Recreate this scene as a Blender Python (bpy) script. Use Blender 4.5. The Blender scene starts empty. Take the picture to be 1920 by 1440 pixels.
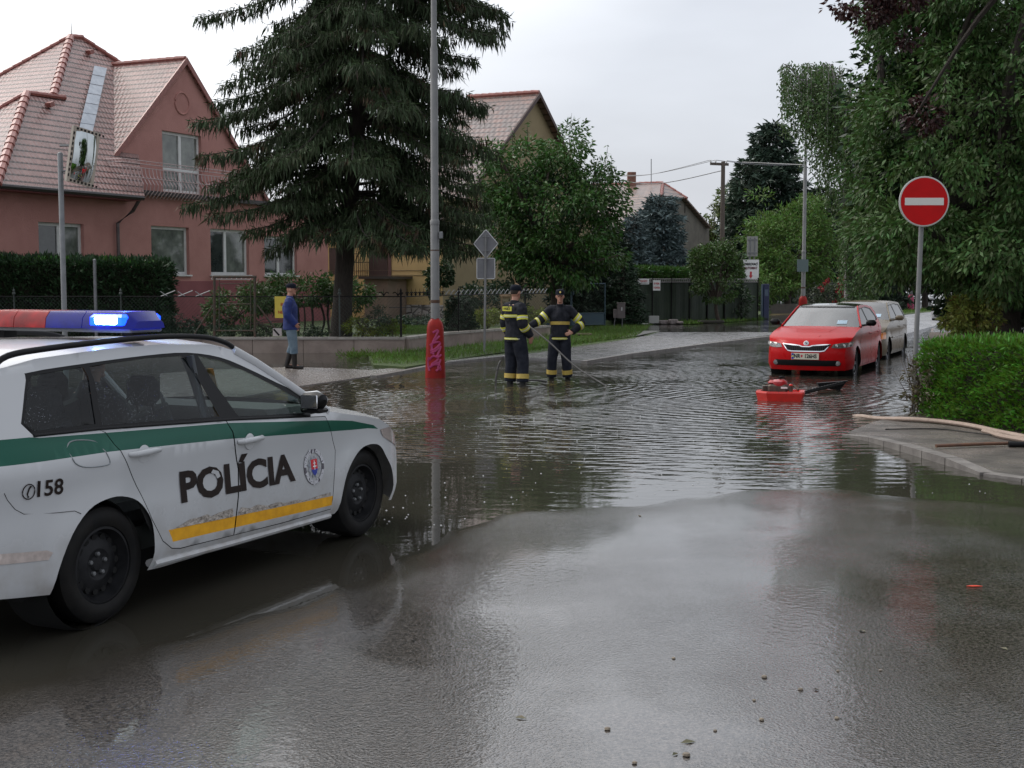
import bpy, bmesh, math, random
import numpy as np
from mathutils import Vector, Matrix, geometry
R = math.radians
random.seed(7)
rng = np.random.default_rng(7)
SC = bpy.context.scene
COL = SC.collection

# ------------------------------------------------------------------ camera
CAM_H, FPX, HORY = 1.83, 2450.0, 527.0
PIT = math.atan((720 - HORY) / FPX)
cam_d = bpy.data.cameras.new('Camera')
cam = bpy.data.objects.new('Camera', cam_d)
COL.objects.link(cam)
cam.location = (0, 0, CAM_H)
cam.rotation_euler = (math.pi / 2 - PIT, 0, 0)
cam_d.sensor_width = 36
cam_d.lens = 36 * FPX / 1920
cam_d.clip_start = 0.1
cam_d.clip_end = 2000
SC.camera = cam

# ------------------------------------------------------------------ sky and sun
SUN_EL, SUN_AZ = R(48), R(-55)          # azimuth from +Y towards +X
w = bpy.data.worlds.new('World')
SC.world = w
w.use_nodes = True
nt = w.node_tree
nt.nodes.clear()
N = nt.nodes.new
out = N('ShaderNodeOutputWorld'); bg = N('ShaderNodeBackground')
sky = N('ShaderNodeTexSky'); sky.sky_type = 'NISHITA'; sky.sun_disc = False
sky.sun_elevation = SUN_EL; sky.sun_rotation = SUN_AZ
sky.dust_density = 4; sky.air_density = 1.2
skb = N('ShaderNodeMixRGB'); skb.blend_type = 'MULTIPLY'; skb.inputs[0].default_value = 1
skb.inputs[2].default_value = (0.09, 0.09, 0.09, 1)
tc = N('ShaderNodeTexCoord'); sep = N('ShaderNodeSeparateXYZ')
ns = N('ShaderNodeTexNoise'); ns.inputs['Scale'].default_value = 2.2; ns.inputs['Detail'].default_value = 5
ns.inputs['Roughness'].default_value = 0.5
mp = N('ShaderNodeMapping'); mp.inputs['Scale'].default_value = (1, 1, 3.2)
# cloud brightness: brighter towards the veiled sun on the left
dt = N('ShaderNodeVectorMath'); dt.operation = 'DOT_PRODUCT'
sd = (math.sin(SUN_AZ) * math.cos(SUN_EL), math.cos(SUN_AZ) * math.cos(SUN_EL), math.sin(SUN_EL))
dt.inputs[1].default_value = sd
cr = N('ShaderNodeValToRGB')
cr.color_ramp.elements[0].position = 0.45; cr.color_ramp.elements[0].color = (0.46, 0.48, 0.525, 1)
cr.color_ramp.elements[1].position = 0.80; cr.color_ramp.elements[1].color = (1.12, 1.13, 1.15, 1)
cl = N('ShaderNodeMapRange'); cl.inputs[1].default_value = 0.3; cl.inputs[2].default_value = 0.7
cl.inputs[3].default_value = 0.84; cl.inputs[4].default_value = 1.14
mul = N('ShaderNodeMixRGB'); mul.blend_type = 'MULTIPLY'; mul.inputs[0].default_value = 1
mix = N('ShaderNodeMixRGB'); mix.inputs[0].default_value = 0.88
L = nt.links.new
L(tc.outputs['Generated'], mp.inputs[0]); L(mp.outputs[0], ns.inputs[0]); L(ns.outputs[0], cl.inputs[0])
L(tc.outputs['Generated'], dt.inputs[0]); L(dt.outputs['Value'], cr.inputs[0])
L(cr.outputs[0], mul.inputs[1]); L(cl.outputs[0], mul.inputs[2])
L(sky.outputs[0], skb.inputs[1]); L(skb.outputs[0], mix.inputs[1]); L(mul.outputs[0], mix.inputs[2])
L(mix.outputs[0], bg.inputs[0]); bg.inputs[1].default_value = 1.0
L(bg.outputs[0], out.inputs[0])
sl = bpy.data.lights.new('Sun', 'SUN'); so = bpy.data.objects.new('Sun', sl); COL.objects.link(so)
sl.energy = 0.8; sl.angle = R(25); sl.color = (1, 0.96, 0.9)
so.rotation_euler = Vector(sd).to_track_quat('Z', 'Y').to_euler()
so.location = (-20, 10, 40)
SC.view_settings.view_transform = 'Standard'
SC.view_settings.look = 'None'
SC.view_settings.exposure = 0.75
SC.view_settings.gamma = 1.0
SC.render.engine = 'CYCLES'

# ------------------------------------------------------------------ helpers
COSP, SINP = math.cos(PIT), math.sin(PIT)
def ray(px, py):
    x, z = (px - 960) / FPX, -(py - 720) / FPX
    return np.array([x, COSP + z * SINP, -SINP + z * COSP])
def at(px, py, z=0.0):
    d = ray(px, py); t = (z - CAM_H) / d[2]
    return np.array([d[0] * t, d[1] * t, z])
def aty(px, py, Y):
    d = ray(px, py); t = Y / d[1]
    return np.array([d[0] * t, Y, CAM_H + d[2] * t])
class Plane:
    """vertical plane through (x0,y0) whose horizontal axis runs at angle th from +Y towards +X; n points away from the street"""
    def __init__(s, x0, y0, th):
        s.p = np.array([x0, y0]); s.a = np.array([math.sin(th), math.cos(th)]); s.n = np.array([-math.cos(th), math.sin(th)]); s.th = th
    def uv(s, px, py, w=0.0):
        d = ray(px, py); P = s.p + w * s.n
        t = (s.n @ P) / (s.n @ d[:2]); X = d * t
        return (float((X[:2] - P) @ s.a), float(CAM_H + X[2]))
    def P(s, u, z, w=0.0):
        q = s.p + s.a * u + s.n * w
        return (q[0], q[1], z)
def wloc(o):
    v = Vector((0, 0, 0))
    while o is not None:
        v = v + o.location; o = o.parent
    return v
def link(o, parent=None):
    COL.objects.link(o)
    if parent is not None: o.parent = parent
    return o
def tag(o, label=None, cat=None, group=None, kind=None):
    if label: o['label'] = label
    if cat: o['category'] = cat
    if group: o['group'] = group
    if kind: o['kind'] = kind
    return o
def obj(name, V, F, mats, parent=None, smooth=False, local=False, mi=None, uv=None):
    me = bpy.data.meshes.new(name)
    V = np.asarray(V, dtype=float).reshape(-1, 3)
    if parent is not None and not local:
        V = V - np.array(wloc(parent))
    if isinstance(F, np.ndarray):
        n, k = F.shape
        me.vertices.add(len(V)); me.vertices.foreach_set('co', V.astype(np.float32).ravel())
        me.loops.add(n * k); me.loops.foreach_set('vertex_index', F.astype(np.int32).ravel())
        me.polygons.add(n); me.polygons.foreach_set('loop_start', np.arange(0, n * k, k, dtype=np.int32))
        me.update(calc_edges=True); me.validate()
    else:
        me.from_pydata([tuple(v) for v in V], [], [tuple(f) for f in F])
    if not isinstance(mats, (list, tuple)): mats = [mats]
    for m in mats: me.materials.append(m)
    if mi is not None:
        me.polygons.foreach_set('material_index', np.asarray(mi, dtype=np.int32))
    if uv is not None:
        ul = me.uv_layers.new(name='UVMap')
        li = np.zeros(len(me.loops), dtype=np.int32); me.loops.foreach_get('vertex_index', li)
        ul.data.foreach_set('uv', np.asarray(uv, dtype=np.float32)[li].ravel())
    if smooth:
        me.polygons.foreach_set('use_smooth', np.ones(len(me.polygons), dtype=bool))
    me.update()
    o = bpy.data.objects.new(name, me)
    return link(o, parent)
def thing(name, loc, label, cat, group=None, rz=0.0):
    o = bpy.data.objects.new(name, None); COL.objects.link(o)
    o.location = tuple(float(c) for c in loc); o.rotation_euler = (0, 0, rz); o.empty_display_size = 0.3
    return tag(o, label, cat, group)
def copy_tree(o, parent=None):
    c = o.copy(); COL.objects.link(c); c.parent = parent
    for ch in list(o.children): copy_tree(ch, c)
    return c
def frame(d, up=(0, 0, 1)):
    d = np.asarray(d, float); d = d / (np.linalg.norm(d) + 1e-9)
    u = np.asarray(up, float)
    if abs(d @ u) > 0.97: u = np.array([1.0, 0, 0]) if abs(d[0]) < .9 else np.array([0, 1.0, 0])
    x = np.cross(u, d); x /= np.linalg.norm(x)
    y = np.cross(d, x)
    return x, y, d
class MB:
    def __init__(s): s.V = []; s.F = []; s.M = []
    def add(s, V, F, m=0):
        b = len(s.V); s.V += [tuple(v) for v in V]; s.F += [tuple(i + b for i in f) for f in F]; s.M += [m] * len(F); return s
    def box(s, c, d, rz=0.0, m=0, rx=0.0):
        c = np.array(c, float); h = np.array(d, float) / 2
        M3 = np.array(Matrix.Rotation(rz, 3, 'Z') @ Matrix.Rotation(rx, 3, 'X'))
        vs = [c + M3 @ (h * np.array(q)) for q in ((-1, -1, -1), (1, -1, -1), (1, 1, -1), (-1, 1, -1), (-1, -1, 1), (1, -1, 1), (1, 1, 1), (-1, 1, 1))]
        return s.add(vs, [(0, 3, 2, 1), (4, 5, 6, 7), (0, 1, 5, 4), (1, 2, 6, 5), (2, 3, 7, 6), (3, 0, 4, 7)], m)
    def bbox(s, c, d, bev=0.01, rz=0.0, m=0, axis=2):
        # box with bevelled (chamfered) edges around one axis, and inset caps
        x, y, z = (np.array(d, float) / 2)
        prof = [(-x + bev, -y), (x - bev, -y), (x, -y + bev), (x, y - bev), (x - bev, y), (-x + bev, y), (-x, y - bev), (-x, -y + bev)]
        zs = [(-z, 1 - bev / max(x, y)), (-z + bev, 1), (z - bev, 1), (z, 1 - bev / max(x, y))]
        V = []; F = []
        M3 = np.array(Matrix.Rotation(rz, 3, 'Z'))
        for zz, k in zs:
            for p in prof: V.append(np.array(c) + M3 @ np.array([p[0] * k, p[1] * k, zz]))
        for i in range(3):
            for j in range(8): F.append((i * 8 + j, i * 8 + (j + 1) % 8, (i + 1) * 8 + (j + 1) % 8, (i + 1) * 8 + j))
        F.append(tuple(range(7, -1, -1))); F.append(tuple(range(24, 32)))
        return s.add(V, F, m)
    def tube(s, pts, r, n=8, m=0, cap=True, flat=1.0, up=(0, 0, 1)):
        pts = [np.array(p, float) for p in pts]; k = len(pts)
        rs = [r] * k if (np.isscalar(r) or isinstance(r, tuple)) else list(r)
        V = []; F = []
        for i, p in enumerate(pts):
            d = pts[min(i + 1, k - 1)] - pts[max(i - 1, 0)]
            x, y, _ = frame(d, up)
            rr = rs[i]; rx, ry = (rr, rr * flat) if np.isscalar(rr) else rr
            for j in range(n):
                a = 2 * math.pi * j / n
                V.append(p + x * math.cos(a) * rx + y * math.sin(a) * ry)
        for i in range(k - 1):
            for j in range(n): F.append((i * n + j, i * n + (j + 1) % n, (i + 1) * n + (j + 1) % n, (i + 1) * n + j))
        if cap: F.append(tuple(range(n - 1, -1, -1))); F.append(tuple(range((k - 1) * n, k * n)))
        return s.add(V, F, m)
    def lathe(s, prof, c=(0, 0, 0), axis=(0, 0, 1), n=20, m=0, cap=True):
        x, y, d = frame(axis); c = np.array(c, float); V = []; F = []
        for r, h in prof:
            for j in range(n):
                a = 2 * math.pi * j / n
                V.append(c + d * h + x * math.cos(a) * r + y * math.sin(a) * r)
        for i in range(len(prof) - 1):
            for j in range(n): F.append((i * n + j, i * n + (j + 1) % n, (i + 1) * n + (j + 1) % n, (i + 1) * n + j))
        if cap: F.append(tuple(range(n - 1, -1, -1))); F.append(tuple(range((len(prof) - 1) * n, len(prof) * n)))
        return s.add(V, F, m)
    def prism(s, pts, vec, m=0):
        k = len(pts); vec = np.array(vec, float)
        V = [np.array(p, float) for p in pts] + [np.array(p, float) + vec for p in pts]
        F = [tuple(range(k - 1, -1, -1)), tuple(range(k, 2 * k))] + [(i, (i + 1) % k, k + (i + 1) % k, k + i) for i in range(k)]
        return s.add(V, F, m)
    def poly(s, pts, m=0): return s.add(pts, [tuple(range(len(pts)))], m)
    def build(s, name, mats, parent=None, smooth=False, local=False):
        o = obj(name, s.V, s.F, mats, parent, smooth, local, mi=s.M)
        if smooth:
            bm = bmesh.new(); bm.from_mesh(o.data); bmesh.ops.remove_doubles(bm, verts=bm.verts, dist=1e-5)
            for e in bm.edges:
                if len(e.link_faces) == 2 and e.calc_face_angle(0) > R(38): e.smooth = False
            bm.to_mesh(o.data); bm.free()
        return o
def spline(pts, k=6):
    pts = [np.array(p, float) for p in pts]; o = []
    for i in range(len(pts) - 1):
        p0 = pts[max(i - 1, 0)]; p1 = pts[i]; p2 = pts[i + 1]; p3 = pts[min(i + 2, len(pts) - 1)]
        for j in range(k):
            t = j / k
            o.append(0.5 * ((2 * p1) + (-p0 + p2) * t + (2 * p0 - 5 * p1 + 4 * p2 - p3) * t * t + (-p0 + 3 * p1 - 3 * p2 + p3) * t ** 3))
    o.append(pts[-1]); return o
def inpoly(P, poly):
    x, y = P[:, 0], P[:, 1]; r = np.zeros(len(P), bool); n = len(poly); j = n - 1
    for i in range(n):
        xi, yi = poly[i]; xj, yj = poly[j]
        if yi != yj:
            c = ((yi > y) != (yj > y)) & (x < (xj - xi) * (y - yi) / (yj - yi) + xi)
            r ^= c
        j = i
    return r
def resample(poly, step, closed=True):
    o = []; n = len(poly)
    for i in range(n if closed else n - 1):
        a = np.array(poly[i]); b = np.array(poly[(i + 1) % n]); k = max(1, int(math.ceil(np.linalg.norm(b - a) / step)))
        for j in range(k): o.append(tuple(a + (b - a) * j / k))
    if not closed: o.append(tuple(poly[-1]))
    return o
def cdt(outline, holes=(), regions=(), step=0.08):
    """triangulate a 2D polygon with holes; regions=[(poly,index)] are cut in. returns pts, tris, material index"""
    pts = []; edges = []
    def loop(pl):
        pl = resample(pl, step); b = len(pts); pts.extend(pl)
        edges.extend((b + i, b + (i + 1) % len(pl)) for i in range(len(pl)))
    loop(outline)
    for h in holes: loop(h)
    for rg, _ in regions: loop(rg)
    o = np.array(outline); lo, hi = o.min(0), o.max(0)
    gx = np.arange(lo[0] + step * .5, hi[0], step); gy = np.arange(lo[1] + step * .5, hi[1], step)
    if len(gx) and len(gy):
        G = np.array([(a, b) for a in gx for b in gy]); G = G[inpoly(G, outline)]
        for h in holes: G = G[~inpoly(G, h)] if len(G) else G
        pts.extend([tuple(g) for g in G])
    vo, eo, fo, _, _, _ = geometry.delaunay_2d_cdt([Vector((float(p[0]), float(p[1]))) for p in pts], edges, [], 0, 1e-5)
    Vv = np.array([tuple(v) for v in vo]); T = np.array([tuple(f) for f in fo])
    C = Vv[T].mean(1); keep = inpoly(C, outline)
    for h in holes: keep &= ~inpoly(C, h)
    T = T[keep]; C = C[keep]; mi = np.zeros(len(T), int)
    for rg, k in regions: mi[inpoly(C, rg)] = k
    used = np.unique(T); rm = -np.ones(len(Vv), int); rm[used] = np.arange(len(used))
    return Vv[used], rm[T], mi

# ------------------------------------------------------------------ materials
def mat(name, c1, c2=None, scale=3.0, rough=0.6, metal=0.0, bump=0.0, bscale=40.0, coat=0.0, detail=4, spec=0.5, rough2=None, stretch=None, lo=.35, hi=.65, emis=None, es=0.0):
    m = bpy.data.materials.new(name); m.use_nodes = True; t = m.node_tree; n = t.nodes; b = n['Principled BSDF']; l = t.links.new
    b.inputs['Roughness'].default_value = rough; b.inputs['Metallic'].default_value = metal
    b.inputs['Specular IOR Level'].default_value = spec
    b.inputs['Coat Weight'].default_value = coat; b.inputs['Coat Roughness'].default_value = 0.06
    b.inputs['Base Color'].default_value = (*c1, 1)
    co = n.new('ShaderNodeTexCoord'); mpn = n.new('ShaderNodeMapping'); l(co.outputs['Object'], mpn.inputs[0])
    if stretch: mpn.inputs['Scale'].default_value = stretch
    if c2 is not None or rough2 is not None:
        no = n.new('ShaderNodeTexNoise'); no.inputs['Scale'].default_value = scale; no.inputs['Detail'].default_value = detail; no.inputs['Roughness'].default_value = .6
        l(mpn.outputs[0], no.inputs[0]); mr = n.new('ShaderNodeMapRange'); mr.inputs[1].default_value = lo; mr.inputs[2].default_value = hi
        l(no.outputs[0], mr.inputs[0])
        if c2 is not None:
            mx = n.new('ShaderNodeMixRGB'); mx.inputs[1].default_value = (*c1, 1); mx.inputs[2].default_value = (*c2, 1)
            l(mr.outputs[0], mx.inputs[0]); l(mx.outputs[0], b.inputs['Base Color'])
        if rough2 is not None:
            m2 = n.new('ShaderNodeMapRange'); m2.inputs[3].default_value = rough; m2.inputs[4].default_value = rough2
            l(mr.outputs[0], m2.inputs[0]); l(m2.outputs[0], b.inputs['Roughness'])
    if bump:
        nb = n.new('ShaderNodeTexNoise'); nb.inputs['Scale'].default_value = bscale; nb.inputs['Detail'].default_value = 3
        l(mpn.outputs[0], nb.inputs[0]); bu = n.new('ShaderNodeBump'); bu.inputs['Strength'].default_value = bump; bu.inputs['Distance'].default_value = 0.02
        l(nb.outputs[0], bu.inputs['Height']); l(bu.outputs[0], b.inputs['Normal'])
    if emis: b.inputs['Emission Color'].default_value = (*emis, 1); b.inputs['Emission Strength'].default_value = es
    return m
def leafmat(name, c1, c2, scale=1.2, rough=0.35, trans=0.25, c3=None):
    m = mat(name, c1, c2, scale=scale, rough=rough + .1, spec=.35, lo=.3, hi=.7)
    n = m.node_tree.nodes; l = m.node_tree.links.new; b = n['Principled BSDF']; o = n['Material Output']
    src = [x for x in n if x.type == 'MIX_RGB'][0]
    g = n.new('ShaderNodeNewGeometry'); h = n.new('ShaderNodeHueSaturation'); mr = n.new('ShaderNodeMapRange')
    mr.inputs[3].default_value = .55; mr.inputs[4].default_value = 1.5
    l(g.outputs['Random Per Island'], mr.inputs[0]); l(mr.outputs[0], h.inputs['Value'])
    h2 = n.new('ShaderNodeMapRange'); h2.inputs[3].default_value = .47; h2.inputs[4].default_value = .53
    l(g.outputs['Random Per Island'], h2.inputs[0]); l(h2.outputs[0], h.inputs['Hue'])
    if c3 is not None:
        no = n.new('ShaderNodeTexNoise'); no.inputs['Scale'].default_value = scale * 1.7; cr2 = n.new('ShaderNodeMapRange'); cr2.inputs[1].default_value = .6; cr2.inputs[2].default_value = .68
        co = [x for x in n if x.type == 'TEX_COORD'][0]; l(co.outputs['Object'], no.inputs[0]); l(no.outputs[0], cr2.inputs[0])
        mx = n.new('ShaderNodeMixRGB'); mx.inputs[2].default_value = (*c3, 1); l(cr2.outputs[0], mx.inputs[0]); l(src.outputs[0], mx.inputs[1]); src = mx
    l(src.outputs[0], h.inputs['Color']); l(h.outputs[0], b.inputs['Base Color'])
    tr = n.new('ShaderNodeBsdfTranslucent'); l(h.outputs[0], tr.inputs[0]); ms = n.new('ShaderNodeMixShader'); ms.inputs[0].default_value = trans
    l(b.outputs[0], ms.inputs[1]); l(tr.outputs[0], ms.inputs[2]); l(ms.outputs[0], o.inputs[0])
    return m
def glassmat(name, tint, rough=0.02, drops=0.0, ior=1.5):
    m = bpy.data.materials.new(name); m.use_nodes = True; t = m.node_tree; n = t.nodes; l = t.links.new
    n.clear(); o = n.new('ShaderNodeOutputMaterial'); tr = n.new('ShaderNodeBsdfTransparent'); tr.inputs[0].default_value = (*tint, 1)
    gl = n.new('ShaderNodeBsdfGlossy'); gl.inputs['Roughness'].default_value = rough; ge = n.new('ShaderNodeNewGeometry'); dp = n.new('ShaderNodeVectorMath'); dp.operation = 'DOT_PRODUCT'; l(ge.outputs['Normal'], dp.inputs[0]); l(ge.outputs['Incoming'], dp.inputs[1])
    ab = n.new('ShaderNodeMath'); ab.operation = 'ABSOLUTE'; l(dp.outputs['Value'], ab.inputs[0]); om = n.new('ShaderNodeMath'); om.operation = 'SUBTRACT'; om.inputs[0].default_value = 1; l(ab.outputs[0], om.inputs[1])
    pw = n.new('ShaderNodeMath'); pw.operation = 'POWER'; pw.inputs[1].default_value = 5; l(om.outputs[0], pw.inputs[0]); f0 = ((ior - 1) / (ior + 1)) ** 2; fr = n.new('ShaderNodeMath'); fr.operation = 'MULTIPLY_ADD'; fr.inputs[1].default_value = 1 - f0; fr.inputs[2].default_value = f0; l(pw.outputs[0], fr.inputs[0])
    ms = n.new('ShaderNodeMixShader'); l(fr.outputs[0], ms.inputs[0]); l(tr.outputs[0], ms.inputs[1]); l(gl.outputs[0], ms.inputs[2])
    last = ms
    if drops:
        co = n.new('ShaderNodeTexCoord'); vo = n.new('ShaderNodeTexVoronoi'); vo.inputs['Scale'].default_value = 75; l(co.outputs['Object'], vo.inputs[0])
        nz = n.new('ShaderNodeTexNoise'); nz.inputs['Scale'].default_value = 5; l(co.outputs['Object'], nz.inputs[0])
        mr = n.new('ShaderNodeMapRange'); mr.inputs[1].default_value = .10; mr.inputs[2].default_value = .24; mr.inputs[3].default_value = 1; mr.inputs[4].default_value = 0
        l(vo.outputs['Distance'], mr.inputs[0])
        bu = n.new('ShaderNodeBump'); bu.inputs['Strength'].default_value = .9; bu.inputs['Distance'].default_value = .004; l(mr.outputs[0], bu.inputs['Height'])
        l(bu.outputs[0], gl.inputs['Normal']); 
        df = n.new('ShaderNodeBsdfGlossy'); df.inputs['Roughness'].default_value = .25; df.inputs[0].default_value = (.5, .55, .6, 1); l(bu.outputs[0], df.inputs['Normal'])
        m1 = n.new('ShaderNodeMath'); m1.operation = 'MULTIPLY'; m2 = n.new('ShaderNodeMapRange'); m2.inputs[1].default_value = .42; m2.inputs[2].default_value = .6; m2.inputs[4].default_value = drops
        l(nz.outputs[0], m2.inputs[0]); l(mr.outputs[0], m1.inputs[0]); l(m2.outputs[0], m1.inputs[1])
        m3 = n.new('ShaderNodeMixShader'); l(m1.outputs[0], m3.inputs[0]); l(ms.outputs[0], m3.inputs[1]); l(df.outputs[0], m3.inputs[2]); last = m3
    l(last.outputs[0], o.inputs[0])
    return m
BLACK = mat('black_plastic', (.005, .005, .0055), rough=.45, spec=.22)
RUBBER = mat('rubber', (.007, .007, .0075), (.014, .013, .012), scale=9, rough=.6, spec=.2)
CHROME = mat('chrome', (.7, .7, .72), rough=.12, metal=1)
GALV = mat('galvanised_steel', (.15, .155, .16), (.21, .215, .22), scale=6, rough=.5, metal=.35, rough2=.6)
WHITEP = mat('white_plastic', (.72, .72, .70), (.62, .62, .6), scale=3, rough=.45)
DARK = mat('dark_interior', (.02, .02, .022), rough=.8)
# text ------------------------------------------------------------
def text_mesh(body, size=1.0, bold=0.0, sx=1.0, align='CENTER'):
    """triangulated text in the XY plane as (V, F)"""
    c = bpy.data.curves.new('txt', 'FONT'); c.body = body; c.size = size; c.offset = bold; c.align_x = align; c.align_y = 'CENTER'; c.resolution_u = 3
    o = bpy.data.objects.new('txt', c); COL.objects.link(o)
    dg = bpy.context.evaluated_depsgraph_get(); me = bpy.data.meshes.new_from_object(o.evaluated_get(dg))
    bm = bmesh.new(); bm.from_mesh(me); bmesh.ops.triangulate(bm, faces=bm.faces)
    V = np.array([v.co[:] for v in bm.verts]); F = [tuple(v.index for v in f.verts) for f in bm.faces]
    bm.free(); bpy.data.objects.remove(o); bpy.data.meshes.remove(me); bpy.data.curves.remove(c)
    V[:, 0] *= sx
    return V, F
def text_on(name, body, size, mt, O, X, Yv, parent, bold=0.0, sx=1.0, off=0.003, align='CENTER'):
    """text laid on a flat sign: origin O, x axis X, up axis Yv"""
    V, F = text_mesh(body, size, bold, sx, align); X = np.array(X, float); Yv = np.array(Yv, float); n = np.cross(X, Yv); O = np.array(O, float)
    W = [O + X * v[0] + Yv * v[1] + n * off for v in V]
    return obj(name, W, F, mt, parent)
# ================================================================== GROUND AND WATER
def ground_z(X, Y):
    X = np.asarray(X, float); Y = np.asarray(Y, float)
    y0 = np.interp(X, [-12, -4, -2.2, -1.1, -.4, .2, 1.2, 2.9, 4.5, 8, 14], [4.6, 4.7, 5.8, 7.8, 9.3, 10.5, 11.0, 11.2, 10.6, 10.2, 10])
    n = .004 * np.sin(X * 1.7 + Y * .9) + .003 * np.sin(X * 3.1 - Y * 2.3 + 1) + .002 * np.sin(X * 6.3 + Y * 5.1)
    near = np.clip((y0 - Y) * .016, -.13, .03) + n * .8
    far = np.clip((Y - 41.5) * .012, -.13, .10)
    z = np.maximum(near, far)
    return z
xs = np.concatenate([[-900, -400, -200, -120, -80, -60], np.arange(-44, -8, 1.0), np.arange(-8, 10, .22), np.arange(10, 46, 1.0), [60, 80, 120, 200, 400, 900]])
ys = np.concatenate([[-60, -20, -5], np.arange(0, 15, .22), np.arange(15, 60, 1.0), np.arange(60, 130, 5.0), [160, 240, 400, 700, 1200]])
GX, GY = np.meshgrid(xs, ys); GZ = ground_z(GX, GY)
V = np.stack([GX.ravel(), GY.ravel(), GZ.ravel()], 1)
nx, ny = len(xs), len(ys)
idx = np.arange(nx * ny).reshape(ny, nx)
F = np.stack([idx[:-1, :-1].ravel(), idx[:-1, 1:].ravel(), idx[1:, 1:].ravel(), idx[1:, :-1].ravel()], 1)
def asphalt_mat():
    m = bpy.data.materials.new('wet_asphalt'); m.use_nodes = True; t = m.node_tree; n = t.nodes; l = t.links.new; b = n['Principled BSDF']
    geo = n.new('ShaderNodeNewGeometry'); co = n.new('ShaderNodeTexCoord'); sepz = n.new('ShaderNodeSeparateXYZ'); l(geo.outputs['Position'], sepz.inputs[0])
    # aggregate speckle, contrast raised to paint in the wet sparkle
    n1 = n.new('ShaderNodeTexNoise'); n1.inputs['Scale'].default_value = 62; n1.inputs['Detail'].default_value = 4; n1.inputs['Roughness'].default_value = .7; l(co.outputs['Object'], n1.inputs[0])
    v1 = n.new('ShaderNodeTexVoronoi'); v1.inputs['Scale'].default_value = 80; l(co.outputs['Object'], v1.inputs[0])
    big = n.new('ShaderNodeTexNoise'); big.inputs['Scale'].default_value = .55; big.inputs['Detail'].default_value = 5; l(co.outputs['Object'], big.inputs[0])
    mpb = n.new('ShaderNodeMapping'); mpb.inputs['Rotation'].default_value = (0, 0, R(-25)); mpb.inputs['Scale'].default_value = (1.3, .22, 1); l(co.outputs['Object'], mpb.inputs[0])
    trk = n.new('ShaderNodeTexNoise'); trk.inputs['Scale'].default_value = 1.1; trk.inputs['Detail'].default_value = 3; l(mpb.outputs[0], trk.inputs[0])
    c1 = n.new('ShaderNodeMixRGB'); c1.inputs[1].default_value = (.012, .011, .010, 1); c1.inputs[2].default_value = (.14, .122, .108, 1)
    r1 = n.new('ShaderNodeMapRange'); r1.inputs[1].default_value = .38; r1.inputs[2].default_value = .72; l(n1.outputs[0], r1.inputs[0]); l(r1.outputs[0], c1.inputs[0])
    c2 = n.new('ShaderNodeMixRGB'); c2.blend_type = 'MULTIPLY'; c2.inputs[0].default_value = .8
    r2 = n.new('ShaderNodeMapRange'); r2.inputs[1].default_value = .3; r2.inputs[2].default_value = .7; r2.inputs[3].default_value = .55; r2.inputs[4].default_value = 1.2; l(big.outputs[0], r2.inputs[0])
    l(c1.outputs[0], c2.inputs[1]); l(r2.outputs[0], c2.inputs[2])
    # film of water: full near the water line, patchy elsewhere
    wz = n.new('ShaderNodeMapRange'); wz.inputs[1].default_value = .021; wz.inputs[2].default_value = .001; wz.inputs[3].default_value = 0; wz.inputs[4].default_value = 1; l(sepz.outputs['Z'], wz.inputs[0])
    md = n.new('ShaderNodeMath'); md.operation = 'MULTIPLY_ADD'; md.inputs[1].default_value = .45; l(trk.outputs[0], md.inputs[0]); l(big.outputs[0], md.inputs[2])
    pw = n.new('ShaderNodeMapRange'); pw.inputs[1].default_value = .56; pw.inputs[2].default_value = .80; pw.inputs[4].default_value = .80; l(md.outputs[0], pw.inputs[0])
    c7 = n.new('ShaderNodeMixRGB'); c7.inputs[2].default_value = (.040, .036, .028, 1); l(wz.outputs[0], c7.inputs[0]); l(c2.outputs[0], c7.inputs[1]); l(c7.outputs[0], b.inputs['Base Color'])
    c8 = n.new('ShaderNodeMapRange'); c8.inputs[3].default_value = .6; c8.inputs[4].default_value = 0; l(wz.outputs[0], c8.inputs[0]); l(c8.outputs[0], b.inputs['Coat Weight'])
    mx = n.new('ShaderNodeMath'); mx.operation = 'MAXIMUM'; l(wz.outputs[0], mx.inputs[0]); l(pw.outputs[0], mx.inputs[1])
    ro = n.new('ShaderNodeMapRange'); ro.inputs[3].default_value = .12; ro.inputs[4].default_value = .025; l(mx.outputs[0], ro.inputs[0]); l(ro.outputs[0], b.inputs['Roughness'])
    bs = n.new('ShaderNodeMapRange'); bs.inputs[3].default_value = .50; bs.inputs[4].default_value = .05; l(mx.outputs[0], bs.inputs[0])
    n9 = n.new('ShaderNodeTexNoise'); n9.inputs['Scale'].default_value = 24; n9.inputs['Detail'].default_value = 2; l(co.outputs['Object'], n9.inputs[0]); s9 = n.new('ShaderNodeMath'); s9.operation = 'MULTIPLY_ADD'; s9.inputs[1].default_value = .45; l(n9.outputs[0], s9.inputs[0]); l(n1.outputs[0], s9.inputs[2])
    sm = n.new('ShaderNodeMath'); sm.operation = 'ADD'; l(s9.outputs[0], sm.inputs[0]); l(v1.outputs['Distance'], sm.inputs[1])
    bu = n.new('ShaderNodeBump'); bu.inputs['Distance'].default_value = .008; l(bs.outputs[0], bu.inputs['Strength']); l(sm.outputs[0], bu.inputs['Height']); l(bu.outputs[0], b.inputs['Normal'])
    b2 = n.new('ShaderNodeBump'); b2.inputs['Distance'].default_value = .0045; l(bs.outputs[0], b2.inputs['Strength']); l(n9.outputs[0], b2.inputs['Height']); l(b2.outputs[0], b.inputs['Coat Normal'])
    b.inputs['Specular IOR Level'].default_value = .5
    b.inputs['IOR'].default_value = 1.62; b.inputs['Coat Roughness'].default_value = .045; b.inputs['Coat IOR'].default_value = 1.4
    return m
ASPH = asphalt_mat()
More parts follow.
